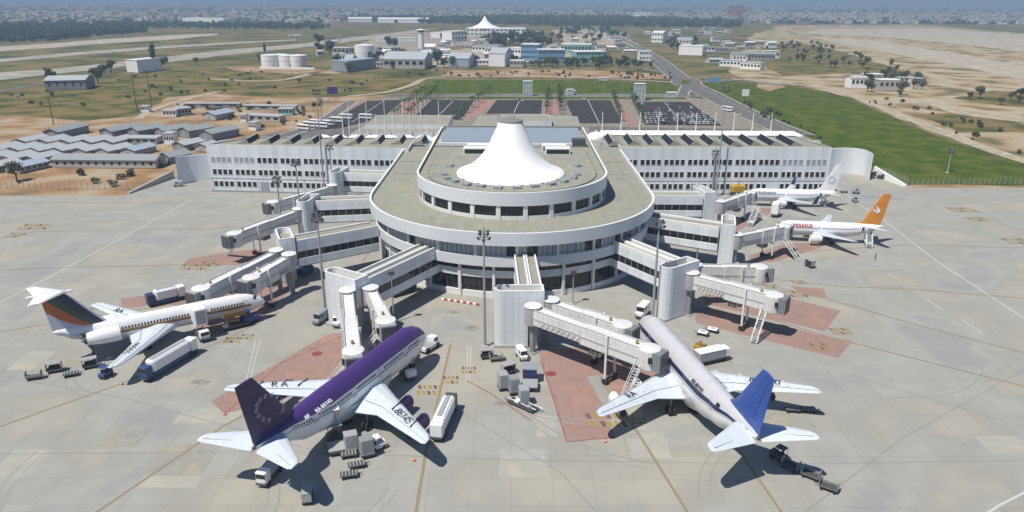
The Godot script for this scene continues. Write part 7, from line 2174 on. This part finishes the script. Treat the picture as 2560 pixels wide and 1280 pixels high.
func midground():
	tank("leftmost white storage tank of the low group", Vector3(-315.5,0.0,-978.7), 12.0, 14.5)
	tank("white storage tank half hidden behind the leftmost one", Vector3(-311.6,0.0,-1003.8), 10.0, 13.5)
	tank("middle white storage tank in the low group", Vector3(-292.6,0.0,-973.7), 10.5, 14.5)
	tank("white storage tank at the right end of the low group", Vector3(-278.8,0.0,-974.4), 11.5, 14.5)
	tank("tallest white storage tank, left of the control tower", Vector3(-209.6,0.0,-1069.7), 14.5, 22.0)
	tank("slim white tank beside the tallest one", Vector3(-202.6,0.0,-1107.2), 6.0, 18.0)
	lowwall("white containment wall under the low tank group", Vector3(-318.5,0.0,-943.4), Vector3(-247.9,0.0,-935.4), 2.6, 2.6, "tent")
	# control tower
	var t := thing("control_tower", "white control tower shaft with a flared cab above the distant sheds", "control tower", Vector3(-156.9,0.0,-1297.9))
	var st := S()
	lathe(st, [Vector2(5.2, 0), Vector2(4.6, 29), Vector2(5.6, 31)], 24)
	obj("shaft", st, "tank_white", t)
	st = S()
	lathe(st, [Vector2(5.6, 31), Vector2(7.0, 34)], 16)
	obj("cab_glass", st, "dark_glass", t)
	st = S()
	lathe(st, [Vector2(7.5, 34), Vector2(7.5, 35), Vector2(0.02, 36)], 16)
	tube(st, Vector3(0, 35, 0), Vector3(0, 42, 0), 0.4, 0.15, 6)
	obj("cab_roof", st, "coping", t)
	# second terminal with its own tent roof
	t = block("distant_terminal", "distant white terminal with a pointed tent roof and recessed storeys", "airport terminal", Vector3(-112.7,0.0,-1826.6), Vector3(28.5,0.0,-1818.3), 70.0, 18.0, "tank_white", "coping", 2, 14)
	st = S()
	lathe(st, [Vector2(42, 18.5), Vector2(30, 21), Vector2(18, 26), Vector2(9, 33), Vector2(4, 40), Vector2(2, 45)], 32, Vector3(42, 0, -40))
	obj("tent_roof", st, "tent", t)
	for b in [["low white wing left of the distant terminal's tent", "building", Vector3(-165.7,0.0,-1725.7), Vector3(-111.9,0.0,-1767.4), 40.0, 12.0, "tank_white", "coping", 1, 10], ["long white wing right of the distant terminal", "building", Vector3(7.2,0.0,-1739.6), Vector3(56.6,0.0,-1707.4), 40.0, 14.0, "city_2", "coping", 1, 8], ["white block in front of the distant terminal's left wing", "building", Vector3(-128.0,0.0,-1593.5), Vector3(-98.0,0.0,-1627.6), 30.0, 20.0, "city_2", "coping", 2, 5], ["long white flat hall left of the control tower's base", "hall", Vector3(-278.9,0.0,-1566.9), Vector3(-203.0,0.0,-1587.9), 18.0, 7.0, "city_2", "coping", 0, 0],
			["grey hangar with a wide light roof, below the control tower", "hangar", Vector3(-164.4,0.0,-950.3), Vector3(-111.3,0.0,-947.0), 60.0, 12.0, "shed_wall", "shed_roof_pale", 1, 6], ["pale blue barrel like hangar in the row of sheds", "hangar", Vector3(-86.0,0.0,-983.3), Vector3(-57.4,0.0,-978.6), 45.0, 11.0, "shed_roof_blue", "shed_roof_pale", 0, 0], ["grey sheds between the hangar and the tanks", "shed", Vector3(-210.8,0.0,-926.0), Vector3(-201.0,0.0,-926.4), 70.0, 8.0, "bluegrey", "shed_roof_pale", 0, 0],
			["pale cube shaped shed right of the barrel hangar", "shed", Vector3(-31.7,0.0,-991.9), Vector3(-10.5,0.0,-986.8), 45.0, 17.0, "city_2", "shed_roof_pale", 0, 0], ["low white shed at the foot of the control tower", "shed", Vector3(-137.4,0.0,-1175.7), Vector3(-121.2,0.0,-1176.6), 30.0, 14.0, "city_0", "coping", 2, 4], ["long grey roofed hall behind the row of hangars", "hall", Vector3(-68.8,0.0,-1272.5), Vector3(-24.8,0.0,-1265.1), 40.0, 10.0, "city_0", "shed_roof", 1, 8],
			["tall blue office block with a white roof edge", "office block", Vector3(11.8,0.0,-1103.0), Vector3(36.8,0.0,-1096.8), 26.0, 22.0, "blue_wall", "coping", 3, 7], ["lower blue office block right of the tall one", "office block", Vector3(36.1,0.0,-1074.9), Vector3(74.6,0.0,-1076.8), 22.0, 16.0, "blue_wall", "coping", 2, 10], ["pale teal block at the right end of the blue offices", "office block", Vector3(89.5,0.0,-1063.3), Vector3(133.1,0.0,-1072.6), 26.0, 14.0, "teal_wall", "coping", 2, 10], ["long white roofed hall behind the teal block", "hall", Vector3(79.7,0.0,-1251.7), Vector3(129.4,0.0,-1245.0), 28.0, 14.0, "teal_wall", "coping", 1, 9], ["small white offices left of the tall blue block", "office block", Vector3(-6.3,0.0,-1182.9), Vector3(12.5,0.0,-1175.4), 20.0, 12.0, "city_2", "coping", 1, 4],
			["white gate house beside the far road", "gate house", Vector3(184.5,0.0,-1096.9), Vector3(202.1,0.0,-1097.8), 14.0, 13.0, "city_2", "coping", 2, 4], ["small white house by the far road with low wings", "house", Vector3(290.9,0.0,-1593.4), Vector3(311.8,0.0,-1579.7), 26.0, 20.0, "city_2", "coping", 2, 4], ["white warehouse right of the far road", "warehouse", Vector3(269.1,0.0,-1225.0), Vector3(303.5,0.0,-1208.8), 26.0, 14.0, "tent", "coping", 0, 0], ["low blue roofed house right of the far road", "house", Vector3(325.2,0.0,-1508.8), Vector3(352.8,0.0,-1497.1), 30.0, 10.0, "city_0", "shed_roof_blue", 1, 5], ["long dark grey barn in the sandy field", "barn", Vector3(349.2,0.0,-1120.4), Vector3(385.2,0.0,-1107.1), 18.0, 9.0, "shed_wall_grey", "shed_roof", 1, 8], ["white hut group in the scrub left of the grey barn", "hut", Vector3(277.0,0.0,-1006.2), Vector3(301.6,0.0,-995.0), 16.0, 8.0, "city_2", "shed_roof_pale", 1, 6], ["white hut group in the scrub right of the first", "hut", Vector3(294.5,0.0,-970.9), Vector3(315.2,0.0,-954.7), 16.0, 8.0, "city_2", "shed_roof_pale", 1, 6],
			["white flat building beside the left cypress", "building", Vector3(-458.7,0.0,-889.1), Vector3(-443.3,0.0,-884.7), 40.0, 14.0, "city_2", "coping", 0, 0], ["grey blue bowed roof hall behind the low tanks", "hall", Vector3(-221.1,0.0,-914.8), Vector3(-200.4,0.0,-905.2), 60.0, 12.0, "bluegrey", "shed_roof_blue", 0, 0], ["beige block lying in the left pine wood", "building", Vector3(-1208.1,0.0,-1976.1), Vector3(-1176.6,0.0,-1979.2), 40.0, 14.0, "city_0", "coping", 1, 6], ["long white warehouse roof beyond the left wood", "warehouse", Vector3(-1187.3,0.0,-2739.6), Vector3(-1010.6,0.0,-2670.0), 60.0, 18.0, "city_2", "coping", 0, 0], ["long white hangar roof beyond the taxiway, centre left", "hangar", Vector3(-629.3,0.0,-2915.4), Vector3(-540.0,0.0,-2927.7), 40.0, 14.0, "city_2", "coping", 0, 0], ["white hangar roofs right of the long one beyond the taxiway", "hangar", Vector3(-510.2,0.0,-2879.9), Vector3(-317.5,0.0,-2855.3), 40.0, 14.0, "city_2", "coping", 0, 0], ["cream building standing in the dark forest belt", "building", Vector3(580.4,0.0,-3758.6), Vector3(640.7,0.0,-3610.4), 60.0, 26.0, "city_2", "coping", 2, 5]]:
		block(String(b[1]).replace(" ", "_"), b[0], b[1], b[2], b[3], b[4], b[5], b[6], b[7], b[8], b[9], "", b[1] in ["hangar", "shed", "barn", "house"])
	var cr := RandomNumberGenerator.new()
	cr.seed = 404
	for z in [["among the hangars and yards near the control tower", [Vector2(-304.9,-1166.5), Vector2(-219.2,-1283.7), Vector2(-106.1,-1160.4), Vector2(4.7,-1102.7), Vector2(4.2,-981.4), Vector2(-92.6,-953.5), Vector2(-106.4,-1039.9), Vector2(-193.6,-949.0), Vector2(-243.8,-946.8)], 44], ["beside the distant terminal's forecourt", [Vector2(-155.4,-1531.4), Vector2(-18.7,-1601.6), Vector2(12.9,-1363.0), Vector2(-52.9,-1215.9), Vector2(-138.0,-1288.6)], 16], ["by the far road's parking places", [Vector2(130.3,-2105.2), Vector2(258.1,-2065.2), Vector2(253.7,-1560.7), Vector2(172.5,-1498.3), Vector2(98.3,-1579.3)], 14], ["in the sandy ground right of the lawn", [Vector2(355.1,-808.1), Vector2(429.8,-836.1), Vector2(443.8,-787.6), Vector2(377.4,-715.0), Vector2(337.3,-747.1)], 10], ["in the dry fields right of the far road", [Vector2(336.5,-1785.0), Vector2(428.6,-1701.4), Vector2(508.5,-1418.1), Vector2(309.8,-937.9), Vector2(257.8,-969.3), Vector2(248.0,-1115.2)], 16], ["between the far road and the forest belt", [Vector2(344.7,-2365.4), Vector2(729.4,-2406.6), Vector2(607.2,-1866.8), Vector2(340.1,-1804.6)], 12], ["beyond the blue offices", [Vector2(13.4,-1410.2), Vector2(103.3,-1416.1), Vector2(199.0,-1352.1), Vector2(178.7,-1210.8), Vector2(11.6,-1219.6)], 10]]:
		for k in z[2]:
			var p := inside(z[1], cr)
			var w := cr.randf_range(8, 24)
			var cm: int = cr.randi() % 4
			var nm: String = ["white", "beige", "grey", "pale"][cm]
			block("outbuilding", "small %s outbuilding %s" % [nm, z[0]], "outbuilding", Vector3(p.x, 0, p.y), Vector3(p.x + w, 0, p.y + cr.randf_range(-4, 4)), cr.randf_range(8, 16), cr.randf_range(5, 11), ["city_2", "city_0", "shed_wall", "city_1"][cm], ["coping", "shed_roof_pale", "shed_roof", "city_roof_grey"][cr.randi() % 4], 1, 4, "small %s outbuildings %s" % [nm, z[0]], cr.randf() < 0.5)
	shed("barn", "large grey barn with a pale roof at the left field's edge", Vector3(-450.2,11.0,-723.5), Vector3(-416.4,11.0,-732.8), 34.0, 9.0, 3.0, "shed_roof_pale", "shed_wall_grey", 5, "")
	for q in [["tall brick apartment tower, left of a pair on the far skyline", Vector3(1076.7,0.0,-3841.8)], ["tall brick apartment tower, right of a pair on the far skyline", Vector3(1087.7,0.0,-3761.3)]]:
		block("apartment_tower", q[0], "apartment tower", q[1], q[1] + Vector3(38, 0, 0), 40.0, 62.0, "brick", "coping", 4, 3)
	# power poles in the left field
	for q in [["wooden power pole with cross arms, left of a pair on the field track", Vector3(-295.1,0.0,-577.6), 30.0], ["wooden power pole with cross arms, right of a pair on the field track", Vector3(-289.9,0.0,-591.2), 30.0], ["short power pole in the orange soil behind the camp", Vector3(-318.8,0.0,-507.0), 18.0]]:
		var p := thing("power_pole", q[0], "power pole", q[1])
		var s := S()
		tube(s, Vector3.ZERO, Vector3(0, q[2], 0), 0.35, 0.22, 6)
		obj("pole", s, "bark", p)
		s = S()
		for k in 3: box(s, Vector3(-2.6, q[2] - 1.2 - k * 2.2, -0.15), Vector3(2.6, q[2] - 0.9 - k * 2.2, 0.15))
		obj("cross_arm", s, "bark", p)

# ---------------------------------------------------------------- vegetation
func crown(r: RandomNumberGenerator, rx: float, ry: float, n: int, leaf: float, lobes := 5) -> SurfaceTool:
	var st := S()
	var L := []
	for k in lobes: L.append([Vector3(r.randf_range(-0.55, 0.55) * rx, r.randf_range(-0.45, 0.5) * ry, r.randf_range(-0.55, 0.55) * rx), r.randf_range(0.4, 0.65)])
	for i in n:
		var q: Array = L[i % lobes]
		var d := Vector3(r.randfn(), r.randfn(), r.randfn()).normalized()
		var p: Vector3 = q[0] + d * Vector3(rx, ry, rx) * q[1] * pow(r.randf(), 0.35)
		var u := (d + Vector3(r.randf_range(-1, 1), r.randf_range(-1, 1), r.randf_range(-1, 1)) * 0.8).normalized()
		var a := u.cross(Vector3(r.randf(), 1, r.randf())).normalized() * leaf * r.randf_range(0.6, 1.2)
		var b := u.cross(a).normalized() * leaf * r.randf_range(0.6, 1.2)
		quad(st, p - a, p + b, p + a, p - b)
	return st

func tree_proto(kind: int, sd: int) -> Node3D:
	var r := RandomNumberGenerator.new()
	r.seed = sd
	var t := Node3D.new()
	t.name = ["broad_tree", "cypress", "palm_tree", "shrub"][kind]
	var st := S()
	if kind == 0:
		tube(st, Vector3.ZERO, Vector3(0.3, 3.4, 0), 0.4, 0.25, 7)
		for k in 4: tube(st, Vector3(0.2, 2.4, 0), Vector3(cos(k * 1.7) * 2.2, 5.5, sin(k * 1.7) * 2.2), 0.2, 0.06, 5)
		obj("trunk", st, "bark", t)
		var c := obj("crown", crown(r, 4.0, 3.2, 420, 0.62, 7), ["leaf_dark", "leaf", "leaf_olive"][sd % 3], t)
		c.position.y = 6.2
	elif kind == 1:
		tube(st, Vector3.ZERO, Vector3(0, 3, 0), 0.35, 0.3, 6)
		obj("trunk", st, "bark", t)
		var c := obj("crown", crown(r, 1.6, 7.0, 320, 0.6, 6), "leaf_dark", t)
		c.position.y = 8.0
	elif kind == 2:
		tube(st, Vector3.ZERO, Vector3(0.15, 6.5, 0.1), 0.3, 0.2, 7)
		obj("trunk", st, "bark", t)
		st = S()
		for k in 16:
			var a := TAU * k / 16 + r.randf_range(-0.2, 0.2)
			var up := r.randf_range(0.2, 1.4)
			var prev := Vector3(0.15, 6.5, 0.1)
			for j in 3:
				var nx := prev + Vector3(cos(a) * 1.0, up - j * 0.95, sin(a) * 1.0)
				var s := Vector3(-sin(a), 0, cos(a)) * (0.5 - 0.12 * j)
				quad(st, prev - s, prev + s, nx + s * 0.8, nx - s * 0.8)
				prev = nx
		obj("fronds", st, "leaf_palm", t)
	else:
		for k in 3: tube(st, Vector3.ZERO, Vector3(cos(k * 2.1) * 0.7, 1.2, sin(k * 2.1) * 0.7), 0.1, 0.04, 4)
		obj("stem", st, "bark", t)
		var c := obj("foliage", crown(r, 1.7, 1.2, 160, 0.36, 5), ["leaf_dark", "leaf_olive", "leaf"][sd % 3], t)
		c.position.y = 1.3
	return t

func plant(proto: Node3D, label: String, cat: String, p: Vector3, s: float, group: String):
	var o: Node3D = proto.duplicate()
	o.name = numbered(String(proto.name))
	add_child(o)
	o.position = p + Vector3(0, -0.1, 0)
	o.rotation.y = rng.randf() * TAU
	o.scale = Vector3(s, s * rng.randf_range(0.9, 1.2), s)
	tag(o, label, cat, group)

func scatter_mm(called: String, meshes: Array, spots: Array) -> void:
	# spots: [position, scale, turn]; one object that nobody could count
	for m in meshes.size():
		var mm := MultiMesh.new()
		mm.transform_format = MultiMesh.TRANSFORM_3D
		mm.mesh = meshes[m]
		var mine := []
		for i in range(m, spots.size(), meshes.size()): mine.append(spots[i])
		mm.instance_count = mine.size()
		for i in mine.size():
			mm.set_instance_transform(i, Transform3D(Basis(Vector3.UP, mine[i][2]).scaled(mine[i][1]), mine[i][0]))
		var o := MultiMeshInstance3D.new()
		o.name = numbered(called)
		o.multimesh = mm
		add_child(o)
		tag(o, "", "", "", "stuff")

func inside(poly: Array, r: RandomNumberGenerator) -> Vector2:
	var pk := PackedVector2Array(poly)
	var lo := pk[0]
	var hi := pk[0]
	for p in pk:
		lo = lo.min(p)
		hi = hi.max(p)
	for i in 200:
		var q := Vector2(r.randf_range(lo.x, hi.x), r.randf_range(lo.y, hi.y))
		if Geometry2D.is_point_in_polygon(q, pk): return q
	return pk[0]

func area_of(poly: Array) -> float:
	var a := 0.0
	for i in poly.size():
		a += (poly[i] as Vector2).cross(poly[(i + 1) % poly.size()])
	return absf(a) / 2

func vegetation():
	var broad := [tree_proto(0, 1), tree_proto(0, 2), tree_proto(0, 3), tree_proto(0, 6)]
	var cyp := tree_proto(1, 5)
	var palm := [tree_proto(2, 7), tree_proto(2, 8), tree_proto(2, 9)]
	var bush := [tree_proto(3, 11), tree_proto(3, 12), tree_proto(3, 13)]
	var lines := [[Vector2(-87.2,-538.2), Vector2(-82.3,-687.4), "left of the second car park"], [Vector2(-41.1,-539.4), Vector2(-21.1,-689.4), "between the second and central car parks"], [Vector2(26.2,-569.2), Vector2(33.4,-691.1), "on the left side of the central walk"], [Vector2(36.8,-569.5), Vector2(43.5,-691.5), "on the right side of the central walk"], [Vector2(78.6,-531.2), Vector2(89.9,-663.6), "left of the pink walk by the crowded car park"], [Vector2(93.8,-531.6), Vector2(106.5,-664.2), "along the crowded car park's left edge"], [Vector2(-76.9,-538.4), Vector2(-70.6,-681.7), "along the second car park's left edge"]]
	for L in lines:
		for k in 11:
			var p: Vector2 = L[0].lerp(L[1], (k + rng.randf_range(-0.2, 0.2)) / 10.0)
			plant(palm[k % 3], "young palm in the row %s" % L[2], "palm tree", Vector3(p.x, 0, p.y), rng.randf_range(0.8, 1.15), "palms %s" % L[2])
	# named trees of the middle distance
	for q in [["dark cypress standing above the left white building", 1, Vector3(-437.5,0.0,-916.1), 2.3], ["dense dark trees right of the cypress, first", 0, Vector3(-444.2,0.0,-915.8), 1.7], ["dense dark trees right of the cypress, second", 0, Vector3(-436.1,0.0,-927.0), 1.8], ["dark tree at the right end of the cypress clump", 0, Vector3(-450.6,0.0,-972.4), 1.3], ["dark tree left of the white building with the cypress", 0, Vector3(-474.8,0.0,-883.3), 1.7], ["second dark tree left of the white building with the cypress", 0, Vector3(-477.1,0.0,-873.3), 1.3], ["dark tree against the large barn's right gable", 0, Vector3(-429.6,0.0,-770.9), 1.9], ["dark tree at the large barn's left corner", 0, Vector3(-481.1,0.0,-776.8), 1.4], ["round dry tree in the soil by the left fence", 0, Vector3(-238.5,0.0,-342.3), 1.0], ["tree left of the low tank group", 0, Vector3(-333.3,0.0,-996.4), 1.5], ["cypress like tree behind the low tank group", 1, Vector3(-366.2,0.0,-1114.1), 1.4], ["lone round tree on the taxiway's grass verge", 0, Vector3(-427.0,0.0,-1011.1), 1.0],
			["large dark tree right of the barrel hangar's left neighbour", 0, Vector3(-101.6,0.0,-1013.8), 1.9], ["dark tree before the grey hall behind the low tanks", 0, Vector3(-192.8,0.0,-885.2), 1.5], ["big tree beside the white hall left of the tower", 0, Vector3(-358.1,0.0,-1398.0), 2.4], ["dark tree in the clump above the bowed hall", 0, Vector3(-283.5,0.0,-1167.6), 2.4], ["second tree in the clump above the bowed hall", 0, Vector3(-307.5,0.0,-1201.5), 2.2], ["tree right of the tallest white tank", 0, Vector3(-220.0,0.0,-1348.3), 2.4], ["second tree right of the tallest white tank", 0, Vector3(-208.8,0.0,-1326.7), 2.0]]:
		plant((cyp if q[1] == 1 else broad[rng.randi() % 4]), q[0], "tree", q[2], q[3], "")
	var zones := [["tree in the park before the distant terminal", [Vector2(-91.6,-1480.1), Vector2(-28.3,-1666.1), Vector2(93.9,-1823.8), Vector2(99.2,-1594.7), Vector2(60.6,-1300.6), Vector2(-29.8,-1337.9)], 60, 1.9], ["tree among the far sheds and yards", [Vector2(-296.3,-1087.2), Vector2(-215.8,-1263.7), Vector2(-94.6,-1097.6), Vector2(-1.1,-1031.7), Vector2(-92.6,-953.5), Vector2(-187.1,-916.3)], 46, 1.2], ["tree along the hedge below the blue offices", [Vector2(-1.1,-1031.7), Vector2(154.0,-1039.1), Vector2(189.2,-989.9), Vector2(182.6,-954.4), Vector2(9.3,-958.1)], 42, 1.1], ["tree by the far road and its parking places", [Vector2(144.8,-2344.0), Vector2(271.5,-2173.9), Vector2(252.6,-1503.8), Vector2(181.9,-1446.2), Vector2(94.7,-1520.6)], 40, 1.5], ["olive tree in the scrub of the sandy field", [Vector2(500.5,-1520.9), Vector2(609.4,-1586.1), Vector2(577.0,-1331.7), Vector2(507.3,-992.3), Vector2(480.8,-855.8), Vector2(412.8,-921.0), Vector2(318.6,-877.1)], 60, 0.95], ["dark tree among the buildings in the sandy field", [Vector2(342.9,-799.6), Vector2(402.4,-835.1), Vector2(459.3,-816.1), Vector2(379.2,-696.3), Vector2(351.1,-677.6), Vector2(336.3,-754.2)], 18, 1.2], ["tree in the far right scrub", [Vector2(397.1,-662.0), Vector2(500.1,-725.6), Vector2(465.9,-632.4), Vector2(424.7,-611.6)], 9, 1.0], ["tree beside the houses right of the far road", [Vector2(319.4,-1692.9), Vector2(389.0,-1541.3), Vector2(330.4,-1201.5), Vector2(262.1,-1180.4)], 22, 1.3]]
	for z in zones:
		for k in z[2]:
			var p := inside(z[1], rng)
			var kk := rng.randi() % 4
			var nm: String = ["green ", "olive ", "dark ", "dense dark "][kk] + String(z[0]).trim_prefix("dark ").trim_prefix("olive ")
			plant(broad[kk], nm, "tree", Vector3(p.x, -0.3, p.y), z[3] * rng.randf_range(0.6, 1.25), nm.replace("tree ", "trees "))
	var bz := [["low shrub in the left grass field", [Vector2(-471.9,-686.8), Vector2(-438.2,-782.3), Vector2(-408.9,-886.1), Vector2(-312.7,-910.9), Vector2(-133.3,-822.9), Vector2(-141.4,-685.4), Vector2(-285.1,-693.0), Vector2(-306.3,-656.8), Vector2(-343.6,-613.5), Vector2(-392.4,-566.2)], 50], ["low shrub in the soil around the camp", [Vector2(-255.0,-361.0), Vector2(-192.1,-391.5), Vector2(-170.8,-353.6), Vector2(-182.1,-329.0), Vector2(-233.5,-328.1)], 9], ["dry bush in the construction yard", [Vector2(-279.0,-610.5), Vector2(-180.4,-613.4), Vector2(-161.2,-644.8), Vector2(-146.0,-511.2), Vector2(-180.1,-481.0), Vector2(-209.5,-531.2)], 46], ["shrub on the strip below the sheds", [Vector2(-90.5,-931.3), Vector2(192.1,-901.4), Vector2(182.0,-830.8), Vector2(-14.6,-854.3), Vector2(-170.1,-830.2)], 60], ["shrub in the sandy ground right of the lawn", [Vector2(312.9,-746.3), Vector2(347.4,-628.9), Vector2(346.3,-493.3), Vector2(288.6,-406.2), Vector2(294.0,-511.7), Vector2(310.7,-638.0)], 22], ["shrub along the lawn's road edge", [Vector2(201.9,-656.0), Vector2(209.7,-624.9), Vector2(200.4,-467.3), Vector2(191.7,-451.8), Vector2(189.3,-561.2)], 24]]
	for z in bz:
		for k in z[2]:
			var p := inside(z[1], rng)
			plant(bush[rng.randi() % 3], z[0], "shrub", Vector3(p.x, -0.3, p.y), rng.randf_range(0.6, 1.7), z[0].replace("shrub", "shrubs").replace("bush", "bushes"))
	# woods that read as one mass
	var ms := []
	for k in 4:
		var c: MeshInstance3D = broad[k].get_node("crown")
		ms.append(c.mesh)
	var r := RandomNumberGenerator.new()
	r.seed = 31
	for w in [["pine_wood", [Vector2(-1547.6,-2162.6), Vector2(-1459.2,-2372.2), Vector2(-1204.0,-2199.4), Vector2(-957.0,-1735.6), Vector2(-957.7,-1547.1), Vector2(-1038.1,-1441.1)], 900, 15.0], ["pine_wood", [Vector2(-1350.2,-2460.4), Vector2(-1164.5,-2406.6), Vector2(-963.6,-1999.7), Vector2(-973.8,-1773.4)], 420, 15.0], ["tree_belt", [Vector2(-1222.7,-2556.5), Vector2(-624.7,-2469.8), Vector2(-546.6,-2302.3), Vector2(-558.8,-2206.4), Vector2(-1089.9,-2275.7)], 330, 13.0], ["forest_belt", [Vector2(-402.6,-3175.6), Vector2(-80.8,-3647.6), Vector2(521.0,-3591.2), Vector2(865.2,-2911.3), Vector2(737.5,-2477.1), Vector2(365.3,-2508.6), Vector2(131.0,-2558.1), Vector2(-3.3,-2708.3), Vector2(-335.5,-2756.9)], 1700, 17.0], ["tree_belt", [Vector2(-779.3,-3530.4), Vector2(-435.7,-3588.1), Vector2(-293.2,-3072.5), Vector2(-420.1,-2841.7), Vector2(-667.3,-3019.0)], 300, 13.0]]:
		var spots := []
		for k in w[2]:
			var p := inside(w[1], r)
			var s: float = w[3] / 8.0 * r.randf_range(0.7, 1.25)
			spots.append([Vector3(p.x, s * 4.2, p.y), Vector3(s, s * r.randf_range(1.0, 1.6), s), r.randf() * TAU])
		scatter_mm(w[0], ms, spots)
	for p in broad + palm + bush + [cyp]: p.free()

# ---------------------------------------------------------------- the hazy city
func far_city():
	var r := RandomNumberGenerator.new()
	r.seed = 99
	var kinds := []
	for k in 10:
		var st := S()
		var w := r.randf_range(11, 22)
		var d := r.randf_range(9, 14)
		var h := r.randf_range(6, 12) if k % 3 else r.randf_range(10, 19)
		if k == 7 or k == 3:
			w = r.randf_range(40, 75)
			h = 8
		box(st, Vector3(-w / 2, 0, -d / 2), Vector3(w / 2, h, d / 2))
		var me := mesh_of(st, "city_%d" % (k % 4))
		st = S()
		if k % 3 == 0:
			box(st, Vector3(-w / 2 - 0.4, h, -d / 2 - 0.4), Vector3(w / 2 + 0.4, h + 0.8, d / 2 + 0.4))
			box(st, Vector3(-2, h + 0.8, -2), Vector3(2, h + 3.4, 2))
		else:
			quad(st, Vector3(-w / 2 - 0.5, h, d / 2 + 0.5), Vector3(-w / 2 - 0.5, h + 3, 0), Vector3(w / 2 + 0.5, h + 3, 0), Vector3(w / 2 + 0.5, h, d / 2 + 0.5))
			quad(st, Vector3(-w / 2 - 0.5, h + 3, 0), Vector3(-w / 2 - 0.5, h, -d / 2 - 0.5), Vector3(w / 2 + 0.5, h, -d / 2 - 0.5), Vector3(w / 2 + 0.5, h + 3, 0))
		st.commit(me)
		me.surface_set_material(1, M["city_roof" if k % 3 else "city_roof_grey"])
		# window bands
		st = S()
		for f in int(h / 3.6):
			for x in int(w / 4.0): box(st, Vector3(-w / 2 + x * 4.0 + 1.2, f * 3.6 + 1.4, d / 2 - 0.1), Vector3(-w / 2 + x * 4.0 + 2.8, f * 3.6 + 2.9, d / 2 + 0.08))
		st.commit(me)
		me.surface_set_material(2, M["car_glass"])
		kinds.append(me)
	var zones := [[[Vector2(-3241.3,-4494.2), Vector2(-2111.3,-4484.6), Vector2(-986.2,-4475.0), Vector2(-622.6,-2814.8), Vector2(-1248.1,-2639.5), Vector2(-1749.3,-2412.2)], "left of the forest belt", 0.30], [[Vector2(-1103.4,-5009.9), Vector2(790.7,-5466.7), Vector2(569.6,-3928.9), Vector2(-813.4,-3686.3)], "behind the forest belt", 0.12], [[Vector2(700.1,-4836.5), Vector2(4112.8,-5568.2), Vector2(2214.5,-2984.4), Vector2(1601.0,-3006.0), Vector2(945.7,-3023.4), Vector2(569.6,-3928.9)], "at the right beyond the sandy runway", 0.58]]
	var near_list := []
	var spots := []
	for z in zones:
		for k in int(2400 * z[2]):
			var p := inside(z[0], r)
			near_list.append([Vector3(p.x, -0.6, p.y), r.randf() * 0.7 - 0.35, z[1]])
	near_list.sort_custom(func(a, b): return a[0].length_squared() < b[0].length_squared())
	for i in near_list.size():
		var q: Array = near_list[i]
		if i < 300:
			var o := inst("city_house", kinds[r.randi() % 10], self, Transform3D(Basis(Vector3.UP, q[1]), q[0]))
			tag(o, "small pale house in the hazy city %s" % q[2], "house", "city houses %s" % q[2])
		else: spots.append([q[0], Vector3.ONE * r.randf_range(0.8, 1.4), q[1]])
	for k in 3600:
		var zz := -r.randf_range(4600, 13000)
		var x := r.randf_range(-0.85, 0.85) * -zz
		spots.append([Vector3(x, -0.6, zz), Vector3(1.5, 0.8, 1.5) * r.randf_range(0.8, 1.8), r.randf() * 0.8])
	scatter_mm("city_houses", kinds, spots)
	var ms := []
	for k in 2: ms.append(mesh_of(crown(r, 4.0, 3.2, 60, 1.5, 5), ["leaf_dark", "leaf"][k]))
	var green := []
	for z in zones:
		for k in int(6500 * z[2]):
			var p := inside(z[0], r)
			green.append([Vector3(p.x, 4, p.y), Vector3(2.2, 1.9, 2.2) * r.randf_range(0.6, 1.6), r.randf() * TAU])
	for k in 8000:
		var zz := -r.randf_range(4600, 13500)
		green.append([Vector3(r.randf_range(-0.85, 0.85) * -zz, 5, zz), Vector3(4.5, 2.4, 4.5) * r.randf_range(0.6, 1.8), r.randf() * TAU])
	scatter_mm("city_trees", ms, green)
